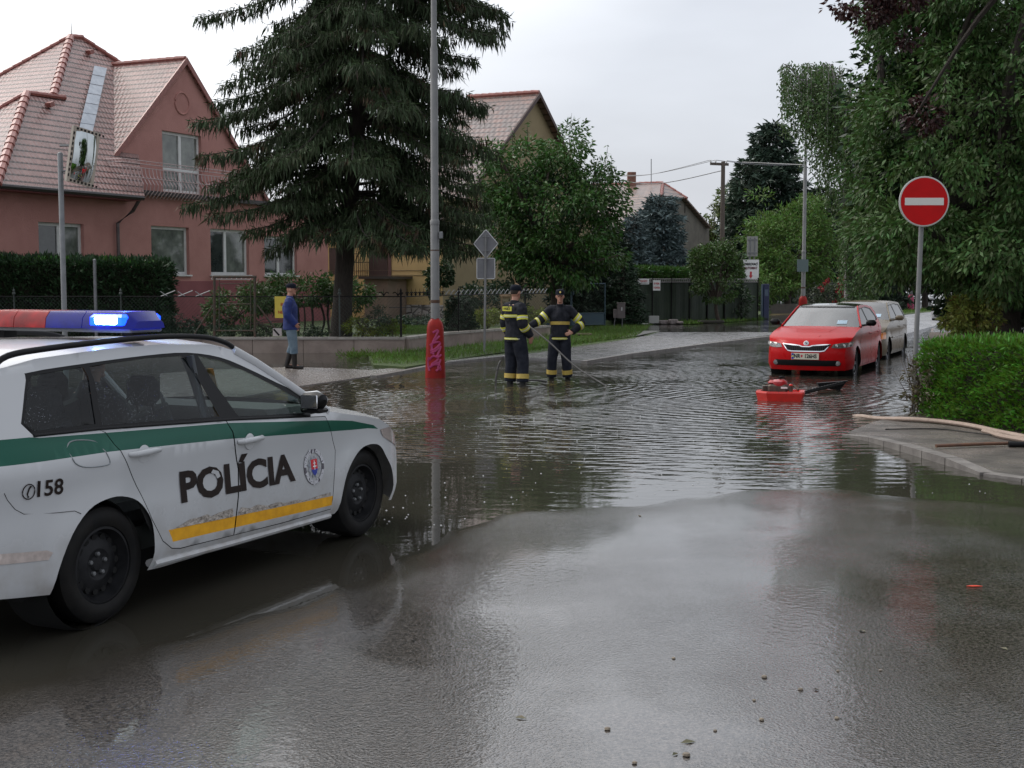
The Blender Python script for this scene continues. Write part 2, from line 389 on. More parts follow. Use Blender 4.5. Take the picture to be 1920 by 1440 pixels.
g = obj('road', V, F, ASPH, smooth=True); tag(g, kind='structure')

def water_mat():
    m = bpy.data.materials.new('flood_water'); m.use_nodes = True; t = m.node_tree; n = t.nodes; l = t.links.new; b = n['Principled BSDF']
    b.inputs['Roughness'].default_value = .025; b.inputs['IOR'].default_value = 1.65
    co = n.new('ShaderNodeTexCoord'); ob = co.outputs['Object']
    c = n.new('ShaderNodeTexNoise'); c.inputs['Scale'].default_value = .5; l(ob, c.inputs[0])
    mc = n.new('ShaderNodeMixRGB'); mc.inputs[1].default_value = (.024, .024, .017, 1); mc.inputs[2].default_value = (.052, .046, .038, 1); l(c.outputs[0], mc.inputs[0]); l(mc.outputs[0], b.inputs['Base Color'])
    def rings(cx, cy, sc, dist):
        mp = n.new('ShaderNodeMapping'); mp.inputs['Location'].default_value = (-cx, -cy, 0); l(ob, mp.inputs[0])
        wv = n.new('ShaderNodeTexWave'); wv.wave_type = 'RINGS'; wv.rings_direction = 'Z'; wv.wave_profile = 'SIN'
        wv.inputs['Scale'].default_value = sc; wv.inputs['Distortion'].default_value = dist; wv.inputs['Detail'].default_value = 2; wv.inputs['Detail Scale'].default_value = .35
        l(mp.outputs[0], wv.inputs[0])
        ln = n.new('ShaderNodeVectorMath'); ln.operation = 'LENGTH'; l(mp.outputs[0], ln.inputs[0])
        fa = n.new('ShaderNodeMapRange'); fa.inputs[1].default_value = .5; fa.inputs[2].default_value = 13; fa.inputs[3].default_value = 1; fa.inputs[4].default_value = .12; l(ln.outputs['Value'], fa.inputs[0])
        mm = n.new('ShaderNodeMath'); mm.operation = 'MULTIPLY'; l(wv.outputs['Fac'], mm.inputs[0]); l(fa.outputs[0], mm.inputs[1]); return mm
    a = rings(4.3, 19.6, 1.05, 9.0); d = rings(.3, 23.0, 1.7, 8.0)
    ws = n.new('ShaderNodeMapping'); ws.inputs['Scale'].default_value = (1.0, 1.6, 1); ws.inputs['Rotation'].default_value = (0, 0, R(8)); l(ob, ws.inputs[0])
    n1 = n.new('ShaderNodeTexNoise'); n1.inputs['Scale'].default_value = 3.2; n1.inputs['Detail'].default_value = 3; n1.inputs['Roughness'].default_value = .5; l(ws.outputs[0], n1.inputs[0])
    n2 = n.new('ShaderNodeTexNoise'); n2.inputs['Scale'].default_value = 11; n2.inputs['Detail'].default_value = 2; l(ws.outputs[0], n2.inputs[0])
    s1 = n.new('ShaderNodeMath'); s1.operation = 'ADD'; l(a.outputs[0], s1.inputs[0]); l(d.outputs[0], s1.inputs[1])
    s2 = n.new('ShaderNodeMath'); s2.operation = 'MULTIPLY_ADD'; s2.inputs[1].default_value = 2.1; l(n1.outputs[0], s2.inputs[0]); l(s1.outputs[0], s2.inputs[2])
    s3 = n.new('ShaderNodeMath'); s3.operation = 'MULTIPLY_ADD'; s3.inputs[1].default_value = .42; l(n2.outputs[0], s3.inputs[0]); l(s2.outputs[0], s3.inputs[2])
    # calmer towards the near edge and along the left bank
    sp = n.new('ShaderNodeSeparateXYZ'); l(ob, sp.inputs[0])
    k = n.new('ShaderNodeMapRange'); k.inputs[1].default_value = 10.8; k.inputs[2].default_value = 17; k.inputs[3].default_value = .10; k.inputs[4].default_value = 1; l(sp.outputs['Y'], k.inputs[0])
    kx = n.new('ShaderNodeMapRange'); kx.inputs[1].default_value = -2.2; kx.inputs[2].default_value = .8; kx.inputs[3].default_value = .35; kx.inputs[4].default_value = 1; l(sp.outputs['X'], kx.inputs[0])
    kk = n.new('ShaderNodeMath'); kk.operation = 'MULTIPLY'; l(k.outputs[0], kk.inputs[0]); l(kx.outputs[0], kk.inputs[1])
    pn = n.new('ShaderNodeTexNoise'); pn.inputs['Scale'].default_value = .45; pn.inputs['Detail'].default_value = 2; l(ob, pn.inputs[0])
    pm = n.new('ShaderNodeMapRange'); pm.inputs[1].default_value = .35; pm.inputs[2].default_value = .65; pm.inputs[3].default_value = .25; pm.inputs[4].default_value = 1.15; l(pn.outputs[0], pm.inputs[0])
    k2 = n.new('ShaderNodeMath'); k2.operation = 'MULTIPLY'; l(kk.outputs[0], k2.inputs[0]); l(pm.outputs[0], k2.inputs[1])
    kk3 = n.new('ShaderNodeMath'); kk3.operation = 'MULTIPLY'; kk3.inputs[1].default_value = .55; l(k2.outputs[0], kk3.inputs[0])
    bu = n.new('ShaderNodeBump'); bu.inputs['Distance'].default_value = .020; l(kk3.outputs[0], bu.inputs['Strength']); l(s3.outputs[0], bu.inputs['Height']); l(bu.outputs[0], b.inputs['Normal'])
    return m
WATER = water_mat()
g = obj('flood_water', [(-60, 2, 0), (60, 2, 0), (60, 60, 0), (-60, 60, 0)], [(0, 1, 2, 3)], WATER); tag(g, kind='structure')

# ================================================================== PAVEMENTS
PAVE = mat('paving_left', (.14, .12, .11), (.22, .20, .185), scale=4, rough=.30, rough2=.10, bump=.25, bscale=60)
PAVE2 = mat('footway_asphalt', (.13, .125, .125), (.20, .195, .195), scale=2.2, rough=.35, rough2=.15, bump=.3, bscale=90)
KERB = mat('kerb_concrete', (.19, .175, .16), (.12, .108, .10), scale=7, rough=.5, bump=.3, bscale=70)
def slab(name, px, z, m, kind='structure', thick=.2, world=False, parent=None):
    P = [np.array(p) for p in px] if world else [at(a, b, z) for a, b in px]
    P = [(p[0], p[1], z) for p in P]
    mb = MB(); mb.prism([(p[0], p[1], z - thick) for p in P], (0, 0, thick)); o = mb.build(name, m, parent)
    if kind: tag(o, kind=kind)
    return o
slab('pavement', [(300, 775), (430, 748), (560, 724), (700, 704), (800, 688), (836, 680), (836, 674), (800, 682), (700, 694), (620, 690), (540, 688), (380, 694), (300, 700)], .012, PAVE)
slab('pavement', [(836, 679), (943, 668), (1000, 671), (1094, 676), (1180, 662), (1325, 643), (1460, 626), (1500, 610), (1440, 598), (1380, 603), (1300, 608), (1262, 613), (1190, 633), (1100, 646), (1000, 661), (940, 663), (836, 675)], .05, PAVE2)
# kerb line along the left pavement
mb = MB()
kp = [at(*p, .03) for p in ((700, 705), (740, 698), (836, 680), (943, 669))]
for a, b in zip(kp[:-1], kp[1:]):
    n_ = int(max(1, np.linalg.norm(b - a) / 1.0))
    for i in range(n_):
        p = a + (b - a) * (i + .01) / n_; q = a + (b - a) * (i + .99) / n_; d = q - p
        mb.box((p + q) / 2 - np.array([0, 0, .05]), (np.linalg.norm(d), .14, .12), rz=math.atan2(d[1], d[0]))
tag(mb.build('kerb', KERB), kind='structure')
mb = MB(); kp = [at(*p, .06) for p in ((1094, 677), (1180, 663), (1325, 644), (1462, 628), (1508, 610))]
for a, b in zip(kp[:-1], kp[1:]):
    n_ = int(max(1, np.linalg.norm(b - a) / 1.0))
    for i in range(n_):
        p = a + (b - a) * (i + .01) / n_; q = a + (b - a) * (i + .99) / n_; d = q - p
        mb.box((p + q) / 2 - np.array([0, 0, .06]), (np.linalg.norm(d), .14, .13), rz=math.atan2(d[1], d[0]))
tag(mb.build('kerb', KERB), kind='structure')
# right-hand pavement by the hedge
RP = [(1589, 811), (1640, 822), (1700, 839), (1780, 861), (1850, 884), (1920, 893), (2150, 925), (2150, 780), (1920, 768), (1728, 770), (1700, 776), (1640, 790), (1600, 806)]
RPAVE = mat('right_pavement', (.050, .042, .036), (.17, .148, .13), scale=2.2, detail=9, rough=.42, rough2=.16, bump=.6, bscale=110)
o = slab('pavement', RP, .022, RPAVE)
mb = MB(); kp = [at(*p, .03) for p in ((1589, 811), (1640, 823), (1700, 841), (1785, 866), (1852, 886), (1925, 896), (2150, 928))]
KZ = [.012, .05, .075, .075, .03, .03, .04]
for i_, (a, b) in enumerate(zip(kp[:-1], kp[1:])):
    n_ = int(max(1, round(np.linalg.norm(b - a) / .55)))
    for i in range(n_):
        t0, t1 = (i + .015) / n_, (i + .985) / n_
        p = a + (b - a) * t0; q = a + (b - a) * t1; d = q - p; L_ = np.linalg.norm(d); z0 = KZ[i_] + (KZ[i_ + 1] - KZ[i_]) * t0; z1 = KZ[i_] + (KZ[i_ + 1] - KZ[i_]) * t1
        s_ = np.array([-d[1], d[0], 0]) / L_ * .075
        vs = [p - s_, q - s_, q + s_, p + s_]
        mb.add([(v[0], v[1], -.15) for v in vs] + [(vs[0][0], vs[0][1], z0), (vs[1][0], vs[1][1], z1), (vs[2][0], vs[2][1], z1), (vs[3][0], vs[3][1], z0)], [(0, 3, 2, 1), (4, 5, 6, 7), (0, 1, 5, 4), (1, 2, 6, 5), (2, 3, 7, 6), (3, 0, 4, 7)])
tag(mb.build('kerb', KERB), kind='structure')
# earth beneath the hedge and trees on the right, and beyond the street
EARTH = mat('earth', (.05, .036, .024), (.09, .065, .045), scale=6, rough=.8, bump=.8, bscale=30)
LAWN = mat('lawn_ground', (.035, .065, .014), (.06, .09, .02), scale=9, rough=.8, bump=1, bscale=60)
slab('garden_soil', [(1727, 776), (1920, 804), (2400, 870), (2700, 640), (1960, 596), (1748, 606), (1722, 700)], .05, EARTH)
# wet street surface far away is the same road sheet under a paler slab; far verge and grass
slab('grass_verge', [(690, 666), (834, 652), (940, 641), (1215, 629), (1262, 613), (1190, 634), (1100, 647), (1000, 662), (943, 664), (836, 676), (760, 688), (700, 684)], .055, LAWN)
slab('grass_verge', [(1012, 642), (1016, 622), (985, 616), (1136, 612), (1192, 608), (1262, 612), (1190, 634), (1100, 647), (1020, 657)], .05, LAWN)
slab('path', [(1196, 613), (1290, 609.5), (1268, 613), (1235, 621), (1196, 629), (1160, 634), (1190, 622)], .062, mat('broken_path', (.16, .15, .14), (.08, .085, .06), scale=5, rough=.5, bump=1, bscale=8))
slab('grass_verge', [(1228, 609), (1300, 609), (1380, 604), (1442, 598), (1430, 594), (1330, 600), (1228, 605)], .10, LAWN)
slab('road', [(1560, 624), (1700, 626), (1740, 614), (1800, 600), (1754, 583.5), (1700, 590), (1560, 606)], .13, mat('far_road', (.20, .20, .205), (.27, .27, .275), scale=1.5, rough=.22, rough2=.4, bump=.3, bscale=40))  # paler slab over the far street, sky reflection put into its colour
slab('grass_verge', [(1688, 590), (1752, 584), (1752, 579), (1688, 583)], .14, LAWN)

# ================================================================== LOW GARDEN WALL + GARDEN
WALLC = mat('wall_concrete', (.20, .155, .13), (.28, .225, .19), scale=2.5, rough=.7, bump=.4, bscale=40)
CAP = mat('wall_cap', (.32, .29, .26), (.24, .215, .19), scale=5, rough=.4, rough2=.25, bump=.2)
wp = [at(*p, .40) for p in ((-260, 632), (0, 632), (380, 632), (760, 632), (834, 623), (1026, 610))]
wt = thing('garden_wall', (wp[3][0], wp[3][1], 0), 'long low brown concrete garden wall with pale coping behind the man in blue', 'wall')
mb = MB(); mc = MB()
for a, b in zip(wp[:-1], wp[1:]):
    d = b - a; Ln = np.linalg.norm(d); n_ = max(1, int(round(Ln / 1.25)))
    s_ = np.array([-d[1], d[0], 0]) / Ln * .11
    for i in range(n_):
        p = a + d * i / n_; q = a + d * (i + 1) / n_ - d / Ln * .012
        mb.prism([(p - s_)[:2].tolist() + [-.2], (q - s_)[:2].tolist() + [-.2], (q + s_)[:2].tolist() + [-.2], (p + s_)[:2].tolist() + [-.2]], (0, 0, .54))
    s2 = s_ * 1.25
    p, q = a, b
    mc.prism([(p - s2)[:2].tolist() + [.342], (q - s2)[:2].tolist() + [.342], (q + s2)[:2].tolist() + [.342], (p + s2)[:2].tolist() + [.342]], (0, 0, .06))
mb.build('wall', WALLC, wt); mc.build('coping', CAP, wt)
gp = [(p[0] + .05, p[1] + .12) for p in wp] + [(.45, 48.0), (3.6, 50.1), (4.75, 53.3), (11.2, 59.4), (14, 70), (14, 120), (-120, 120), (-120, 34)]
slab('garden_ground', gp, .30, LAWN, world=True)
# expansion joints, puddle debris: small stones and leaves lying on the wet asphalt
STONE = mat('stone', (.22, .18, .13), (.10, .08, .06), scale=30, rough=.6)
LEAFB = mat('fallen_leaf', (.10, .07, .03), (.05, .06, .02), scale=20, rough=.5)
pts = [(872 / 1920 * 1320 + 600, 966)] + [(1433, 1275), (1414, 1318), (1617, 1188), (1341, 1374), (1501, 1298), (1530, 1298), (1571, 1264), (1651, 1262), (1883, 1221), (1200, 966), (1263, 1240), (976, 1352), (1139, 1372), (1428, 1355), (1290, 1395), (1287, 1420), (1190, 1435), (1266, 1418), (1569, 1352)]
for i, (a, b) in enumerate(pts):
    p = at(a, b, .02); p[2] = max(0, float(ground_z(p[0], p[1]))) 
    r = .008 + .010 * random.random()
    mb = MB(); prof = [(r * .5, 0), (r, r * .35), (r * .75, r * .8), (.001, r)]
    mb.lathe(prof, p - np.array([0, 0, .001]), n=7)
    if i % 3: tag(mb.build('pebble', STONE, smooth=True), 'small brown pebble lying on the wet asphalt in the foreground', 'pebble', 'pebbles scattered over the wet road')
    else:
        q = MB(); a_ = random.random() * 6.3; c, s = math.cos(a_) * r * 1.9, math.sin(a_) * r * 1.9
        q.add([p + np.array([c, s, .003]), p + np.array([-s * .5, c * .5, .010]), p + np.array([-c, -s, .003]), p + np.array([s * .5, -c * .5, .006])], [(0, 1, 2, 3)])
        tag(q.build('fallen_leaf', LEAFB), 'small dark fallen leaf stuck to the wet asphalt in the foreground', 'leaf', 'leaves scattered over the wet road')
p = at(1826, 1102, .02); p[2] = float(max(0, ground_z(p[0], p[1]))) + .004
tag(MB().prism([p + np.array(q) for q in ((-.045, 0, 0), (-.01, -.012, 0), (.05, -.003, 0), (.02, .014, 0), (-.02, .012, 0))], (0, 0, .004)).build('red_scrap', mat('red_scrap', (.6, .05, .02), rough=.4)), 'small orange red plastic scrap on the asphalt at the right', 'litter')

# rain splashes and bubbles drifting on the water
n_ = 240; P_ = []; 
while len(P_) < n_:
    a_, b_ = random.uniform(560, 1900), 690 + 300 * random.random() ** .7; p = at(a_, b_, .0)
    if ground_z(p[0], p[1]) < -.004 and not (a_ > 1560 and 775 < b_ < 900): P_.append((p, .004 + .006 * random.random()))
V = []; F = []
for p, r in P_:
    b0 = len(V)
    for k in range(6): a_ = k * math.pi / 3; V.append((p[0] + r * math.cos(a_), p[1] + r * math.sin(a_), .001))
    V.append((p[0], p[1], r * .9)); F += [(b0 + k, b0 + (k + 1) % 6, b0 + 6) for k in range(6)]
tag(obj('rain_splashes', V, F, mat('bubble', (.30, .31, .31), rough=.15), smooth=True), 'small pale rain splashes and bubbles scattered over the flood water', 'splashes', kind='stuff')
# ================================================================== CARS
class Car:
    """local axes: x = rearwards from the front axle, y = to the car's right, z = up"""
    def __init__(s, name, x, y, z, th, W, label, group=None, heading=1, tum=.42, belt=.93, nose=(.2, .68, 2.2, .42), tail=(3.0, .75, 2.4, .22)):
        sx, sy = (-math.sin(th), -math.cos(th)) if heading > 0 else (math.sin(th), math.cos(th))
        s.ax = np.array([sx, sy]); s.ay = np.array([-sy, sx]); s.o = np.array([x, y]); s.W = W
        s.root = thing(name, (x, y, z), label, 'car', group, rz=math.atan2(sy, sx)); s.z0 = z
        s.tum, s.belt, s.nose, s.tail = tum, belt, nose, tail; s.arches = []
    def w(s, u, v):
        r = .015 * max(0, (v - .55)) / .4
        if v < .32: r += .05 * ((.32 - v) / .14) ** 1.3
        r += .010 * math.exp(-((v - .70) / .12) ** 2) - .006 * math.exp(-((v - .86) / .05) ** 2)
        if v > s.belt: r += (v - s.belt) * s.tum + .012 * min(1, (v - s.belt) / .03)
        a, l, p, k = s.nose
        if u < -a: r += k * (min(1.2, (-a - u) / l)) ** p
        b, l, p, k = s.tail
        if u > b: r += k * (min(1.2, (u - b) / l)) ** p
        for cu, cv, R0 in s.arches:
            d = math.hypot(u - cu, v - cv)
            if d < R0 + .10: r -= .014 * (1 - max(0, d - R0) / .10)
        return r
    def S(s, u, v, side=1, off=0.0): return (u, side * (s.W - s.w(u, v) + off), v)
    def px(s, px, py, extra=0.0):
        """pixel -> (u,v) on the near side surface (right side, y>0)"""
        d = ray(px, py); w_ = extra; n = s.ay
        for _ in range(12):
            P = s.o + n * (s.W - w_)
            t = (n @ P) / (n @ d[:2]); X = d * t; u = float((X[:2] - P) @ s.ax); v = float(CAM_H + X[2] - s.z0)
            w_ = .5 * w_ + .5 * (s.w(u, min(max(v, .1), 1.6)) + extra)
        return (u, v)
    def panel(s, name, outline, mats, holes=(), regions=(), side=1, off=0.0, parent=None, step=.07, thick=None, both=False):
        P, T, mi = cdt(outline, holes, regions, step)
        V = [s.S(a, b, side, off) for a, b in P]
        F = [tuple(t) if side > 0 else tuple(t[::-1]) for t in T]
        F = [f[::-1] for f in F]
        o = obj(name, V, F, mats, parent or s.root, smooth=True, local=True, mi=mi)
        return o
    def top(s, name, rows, m, parent=None, nt=14, p=2.6, off=0.0, t0=-1, t1=1, k=3):
        """rows = [(u,v,uc,vc)] side edge and centre line"""
        R_ = [np.array(r, float) for r in rows]; R2 = []
        for a, b in zip(R_[:-1], R_[1:]):
            for j in range(k): R2.append(a + (b - a) * j / k)
        R2.append(R_[-1]); V = []; F = []
        for r in R2:
            W_ = s.W - s.w(r[0], r[1]) + off
            for j in range(nt + 1):
                t = t0 + (t1 - t0) * j / nt; q = 1 - abs(t) ** p
                V.append((r[0] + (r[2] - r[0]) * q, t * W_, r[1] + (r[3] - r[1]) * q + off))
        for i in range(len(R2) - 1):
            for j in range(nt):
                a = i * (nt + 1) + j; F.append((a, a + 1, a + nt + 2, a + nt + 1))
        return obj(name, V, F, m, parent or s.root, smooth=True, local=True)
    def front(s, rows, y, v, p=2.6, off=0.0):
        best = None; prev = None
        for r in rows:
            W_ = s.W - s.w(r[0], r[1]); t = max(-1, min(1, y / W_)); q = 1 - abs(t) ** p
            cur = (r[1] + (r[3] - r[1]) * q, r[0] + (r[2] - r[0]) * q)
            if prev and prev[0] <= v <= cur[0]:
                f = (v - prev[0]) / max(1e-6, cur[0] - prev[0]); u = prev[1] + (cur[1] - prev[1]) * f
                dv = cur[0] - prev[0]; du = cur[1] - prev[1]; L_ = math.hypot(dv, du)
                return (u - off * dv / L_, y, v + off * du / L_)
            prev = cur
        r = rows[-1] if v > rows[-1][3] else rows[0]
        return (prev[1] - off if v > 0.5 else rows[0][2] - off, y, v)
    def fpanel(s, name, rows, outline, mats, holes=(), regions=(), off=.004, parent=None, step=.04, p=2.6, sign=1):
        P, T, mi = cdt(outline, holes, regions, step)
        V = [s.front(rows, a, b, p, off) for a, b in P]
        return obj(name, V, [tuple(t[::-1]) for t in T], mats, parent or s.root, smooth=True, local=True, mi=mi)
    def wheel(s, u, y, r, side, steel=True, inset=.0, rimr=.205, turn=0.0, rimmat=None):
        ax = (0, side, 0)
        c = (u, y, r)
        root = obj('wheel', [(u, y - side * .11, r), (u + .02, y - side * .11, r), (u, y - side * .11, r + .02)], [(0, 1, 2)], RUBBER, s.root, local=True)
        T = MB(); T.lathe([(rimr, -.10), (r - .03, -.10), (r - .005, -.08), (r, -.04), (r, .04), (r - .006, .075), (r - .035, .098), (rimr + .03, .10), (rimr + .005, .088), (rimr, .06), (rimr, -.10)], c, ax, 44, cap=False)
        T.build('tyre', RUBBER, root, smooth=True, local=True)
        Rm = MB()
        rm = rimmat or STEELR
        if steel:
            Rm.lathe([(rimr + .002, .082), (rimr - .012, .084), (rimr - .018, .05), (rimr - .03, .02), (rimr - .045, .022), (rimr - .065, .040), (.085, .052), (.06, .038), (.045, .036), (.032, .048), (.001, .05)], c, ax, 40, cap=False)
            x, y_, d = frame(ax)
            for k in range(15):
                a = 2 * math.pi * k / 15; q = np.array(c) + (x * math.cos(a) + y_ * math.sin(a)) * (rimr - .058) + np.array(ax) * .036
                Rm.lathe([(.019, -.012), (.019, .005), (.001, .005)], q, ax, 10, m=1, cap=False)
            for k in range(5):
                a = 2 * math.pi * k / 5 + .3; q = np.array(c) + (x * math.cos(a) + y_ * math.sin(a)) * .056 + np.array(ax) * .04
                Rm.lathe([(.012, -.01), (.012, .014), (.008, .018), (.001, .018)], q, ax, 8, m=2, cap=False)
            Rm.build('rim', [rm, HOLEM, GALV], root, smooth=True, local=True)
        else:
            Rm.lathe([(rimr + .002, .082), (rimr - .014, .084), (rimr - .02, .05), (rimr - .02, -.02), (.001, -.02)], c, ax, 32, cap=False, m=0)
            Rm.build('rim', HOLEM, root, smooth=True, local=True)
            H = MB(); x, y_, d = frame(ax)
            for k in range(7):
                a = 2 * math.pi * k / 7; e1 = x * math.cos(a) + y_ * math.sin(a); e2 = -x * math.sin(a) + y_ * math.cos(a); n3 = np.array(ax) * 1.0; C3 = np.array(c)
                H.prism([C3 + e1 * .02 + e2 * .025 + n3 * .06, C3 + e1 * .02 - e2 * .025 + n3 * .06, C3 + e1 * (rimr - .012) - e2 * .03 + n3 * .072, C3 + e1 * (rimr - .012) + e2 * .03 + n3 * .072], -n3 * .03)
            H.lathe([(.05, .03), (.05, .07), (.001, .075)], c, ax, 14, cap=False)
            H.lathe([(rimr + .003, .07), (rimr + .003, .086), (rimr - .016, .086), (rimr - .016, .06)], c, ax, 32, cap=False)
            H.build('spokes', rm, root, local=True)
        return root
STEELR = mat('black_steel_rim', (.010, .0105, .012), (.026, .026, .028), scale=7, rough=.5, metal=.2, rough2=.65, spec=.25)
HOLEM = mat('deep_black', (.004, .004, .004), rough=.9)
ALLOY = mat('alloy_grey', (.35, .36, .38), (.22, .22, .23), scale=8, rough=.35, metal=.8)
def paint(name, c, dirt=(.2, .18, .15), **k):
    """car paint with mud spatter low on the body"""
    m = mat(name, c, rough=.30, coat=.35, spec=.4, **k); n = m.node_tree.nodes; l = m.node_tree.links.new; b = n['Principled BSDF']
    co = n.new('ShaderNodeTexCoord'); se = n.new('ShaderNodeSeparateXYZ'); l(co.outputs['Object'], se.inputs[0])
    z = n.new('ShaderNodeMapRange'); z.inputs[1].default_value = .62; z.inputs[2].default_value = .18; z.inputs[3].default_value = 0; z.inputs[4].default_value = .75; l(se.outputs['Z'], z.inputs[0])
    no = n.new('ShaderNodeTexNoise'); no.inputs['Scale'].default_value = 9; no.inputs['Detail'].default_value = 6; l(co.outputs['Object'], no.inputs[0])
    mr = n.new('ShaderNodeMapRange'); mr.inputs[1].default_value = .4; mr.inputs[2].default_value = .75; mr.inputs[3].default_value = .15; l(no.outputs[0], mr.inputs[0])
    mu = n.new('ShaderNodeMath'); mu.operation = 'MULTIPLY'; l(z.outputs[0], mu.inputs[0]); l(mr.outputs[0], mu.inputs[1])
    mx = n.new('ShaderNodeMixRGB'); mx.inputs[1].default_value = (*c, 1); mx.inputs[2].default_value = (*dirt, 1); l(mu.outputs[0], mx.inputs[0]); l(mx.outputs[0], b.inputs['Base Color'])
    ro = n.new('ShaderNodeMapRange'); ro.inputs[3].default_value = .25; ro.inputs[4].default_value = .75; l(mu.outputs[0], ro.inputs[0]); l(ro.outputs[0], b.inputs['Roughness'])
    # rain beads
    vo = n.new('ShaderNodeTexVoronoi'); vo.inputs['Scale'].default_value = 85; l(co.outputs['Object'], vo.inputs[0])
    vr = n.new('ShaderNodeMapRange'); vr.inputs[1].default_value = .08; vr.inputs[2].default_value = .30; vr.inputs[3].default_value = 1; vr.inputs[4].default_value = 0; l(vo.outputs['Distance'], vr.inputs[0])
    bu = n.new('ShaderNodeBump'); bu.inputs['Strength'].default_value = .10; bu.inputs['Distance'].default_value = .003; l(vr.outputs[0], bu.inputs['Height']); l(bu.outputs[0], b.inputs['Coat Normal'])
    return m
TH = R(24.87)
# ------------------------------------------------------------------ police estate
PW = .90
hx, hy = -1.0113578 + math.cos(TH) * 0, 9.25580375
# the fitted point lies on the near side plane at the front axle; the centre line is W further in
pc = Car('police_car', hx - math.cos(TH) * PW, hy + math.sin(TH) * PW, 0.0, TH, PW, 'white police estate car with green stripe, yellow sill stripe and flashing blue light bar', heading=1)
PWHITE = paint('police_white', (.48, .49, .50), dirt=(.26, .22, .18))
PGREEN = mat('stripe_green', (.001, .075, .047), rough=.4, coat=.05, spec=.3)
PYEL = mat('stripe_yellow', (.85, .42, .01), (.70, .33, .01), scale=14, rough=.45)
PEEL = mat('peeled_sticker', (.50, .45, .40), (.24, .21, .18), scale=38, rough=.7, bump=.8, bscale=60)
GLS = glassmat('side_glass', (.66, .78, .74), drops=.8)
GLSR = glassmat('privacy_glass', (.46, .52, .54), drops=.9)
GLSW = glassmat('windscreen_glass', (.70, .78, .76), drops=.5)
def pp(L_, extra=0.0): return [pc.px(a, b, extra) for a, b in L_]
archR = pp([(91, 1115), (107, 1067), (132, 1002), (163, 956), (195, 936), (226, 930), (257, 939), (278, 965), (286, 994), (287, 1035), (272, 1069)])
archF = pp([(630, 957), (638, 930), (648, 887), (662, 857), (678, 838), (697, 832), (712, 837), (722, 857)]) + [(-.30, .45), (-.335, .33), (-.30, .22)]
archR = [archR[0]] + [tuple(q) for q in spline(archR, 3)][1:]; archF = [tuple(q) for q in spline(archF, 3)]
pc.arches = [(2.70, .33, .36), (.06, .33, .35)]
DLO0 = pp([(38, 795), (47, 712), (54, 697), (160, 680), (275, 665), (350, 660), (413, 669), (465, 690), (518, 716), (576, 745), (592, 776), (576, 780), (430, 787), (185, 805), (62, 818)])
DLO = [tuple(q) for q in spline(DLO0[:11] , 3)] + DLO0[11:]
fdoor = pp([(424, 788), (440, 830), (447, 880), (447, 930), (441, 985), (438, 1004), (530, 981), (620, 955), (627, 898), (629, 844), (622, 813), (610, 780)])
rdoor = pp([(186, 806), (198, 812), (215, 835), (240, 875), (265, 930), (285, 975), (305, 1015), (322, 1029), (338, 1029), (438, 1004), (441, 985), (447, 930), (447, 880), (440, 830), (424, 788)])
edge = [(-.42, .20, -.85, .20), (-.46, .33, -.90, .33), (-.47, .50, -.92, .50), (-.45, .62, -.90, .62), (-.40, .70, -.87, .68), (-.30, .775, -.82, .73), (-.15, .835, -.72, .80), (.05, .875, -.45, .87), (.30, .915, -.05, .94), (.50, .95, .32, 1.00)]
scr = [(.50, .95, .32, 1.00), (.66, 1.05, .45, 1.04), (.88, 1.19, .72, 1.20), (1.08, 1.31, 1.0, 1.36), (1.25, 1.395, 1.22, 1.455)]
roof = [(1.25, 1.395, 1.22, 1.455), (1.45, 1.44, 1.45, 1.478), (1.9, 1.462, 1.9, 1.49), (2.4, 1.455, 2.4, 1.488), (2.9, 1.43, 2.9, 1.465), (3.25, 1.38, 3.35, 1.41)]
tailg = [(3.25, 1.38, 3.35, 1.41), (3.38, 1.20, 3.48, 1.2), (3.50, 1.02, 3.6, 1.02), (3.53, .80, 3.66, .80), (3.53, .5, 3.68, .5), (3.50, .28, 3.66, .26)]
up = [(r[0], r[1]) for r in edge + scr[1:] + roof[1:] + tailg[1:]]
bottom_r = [(3.50, .28), pc.px(0, 1124), archR[0]]
sil = up + [bottom_r[1]] + archR + [pc.px(300, 1064), pc.px(440, 1022), pc.px(560, 985), pc.px(627, 963)] + archF
def grow(poly, d):
    c = np.mean(poly, 0); o = []
    P = np.array(poly); n = len(P)
    A = 0.5 * sum(P[i][0] * P[(i + 1) % n][1] - P[(i + 1) % n][0] * P[i][1] for i in range(n)); sg = 1 if A > 0 else -1
    for i in range(n):
        e1 = P[i] - P[i - 1]; e2 = P[(i + 1) % n] - P[i]; n1 = np.array([e1[1], -e1[0]]); n2 = np.array([e2[1], -e2[0]])
        n1 = n1 / (np.linalg.norm(n1) + 1e-9); n2 = n2 / (np.linalg.norm(n2) + 1e-9); m = n1 + n2; m = m / (np.linalg.norm(m) + 1e-9)
        o.append(tuple(P[i] + m * sg * d))
    return o
gtop = pp([(-60, 833), (0, 825), (55, 820), (75, 821), (205, 811), (430, 793), (620, 788), (660, 789), (700, 797)])
gbot = pp([(709, 804), (690, 803), (660, 806), (620, 809), (430, 823), (205, 847), (0, 875), (-60, 885)])
green = gtop + gbot
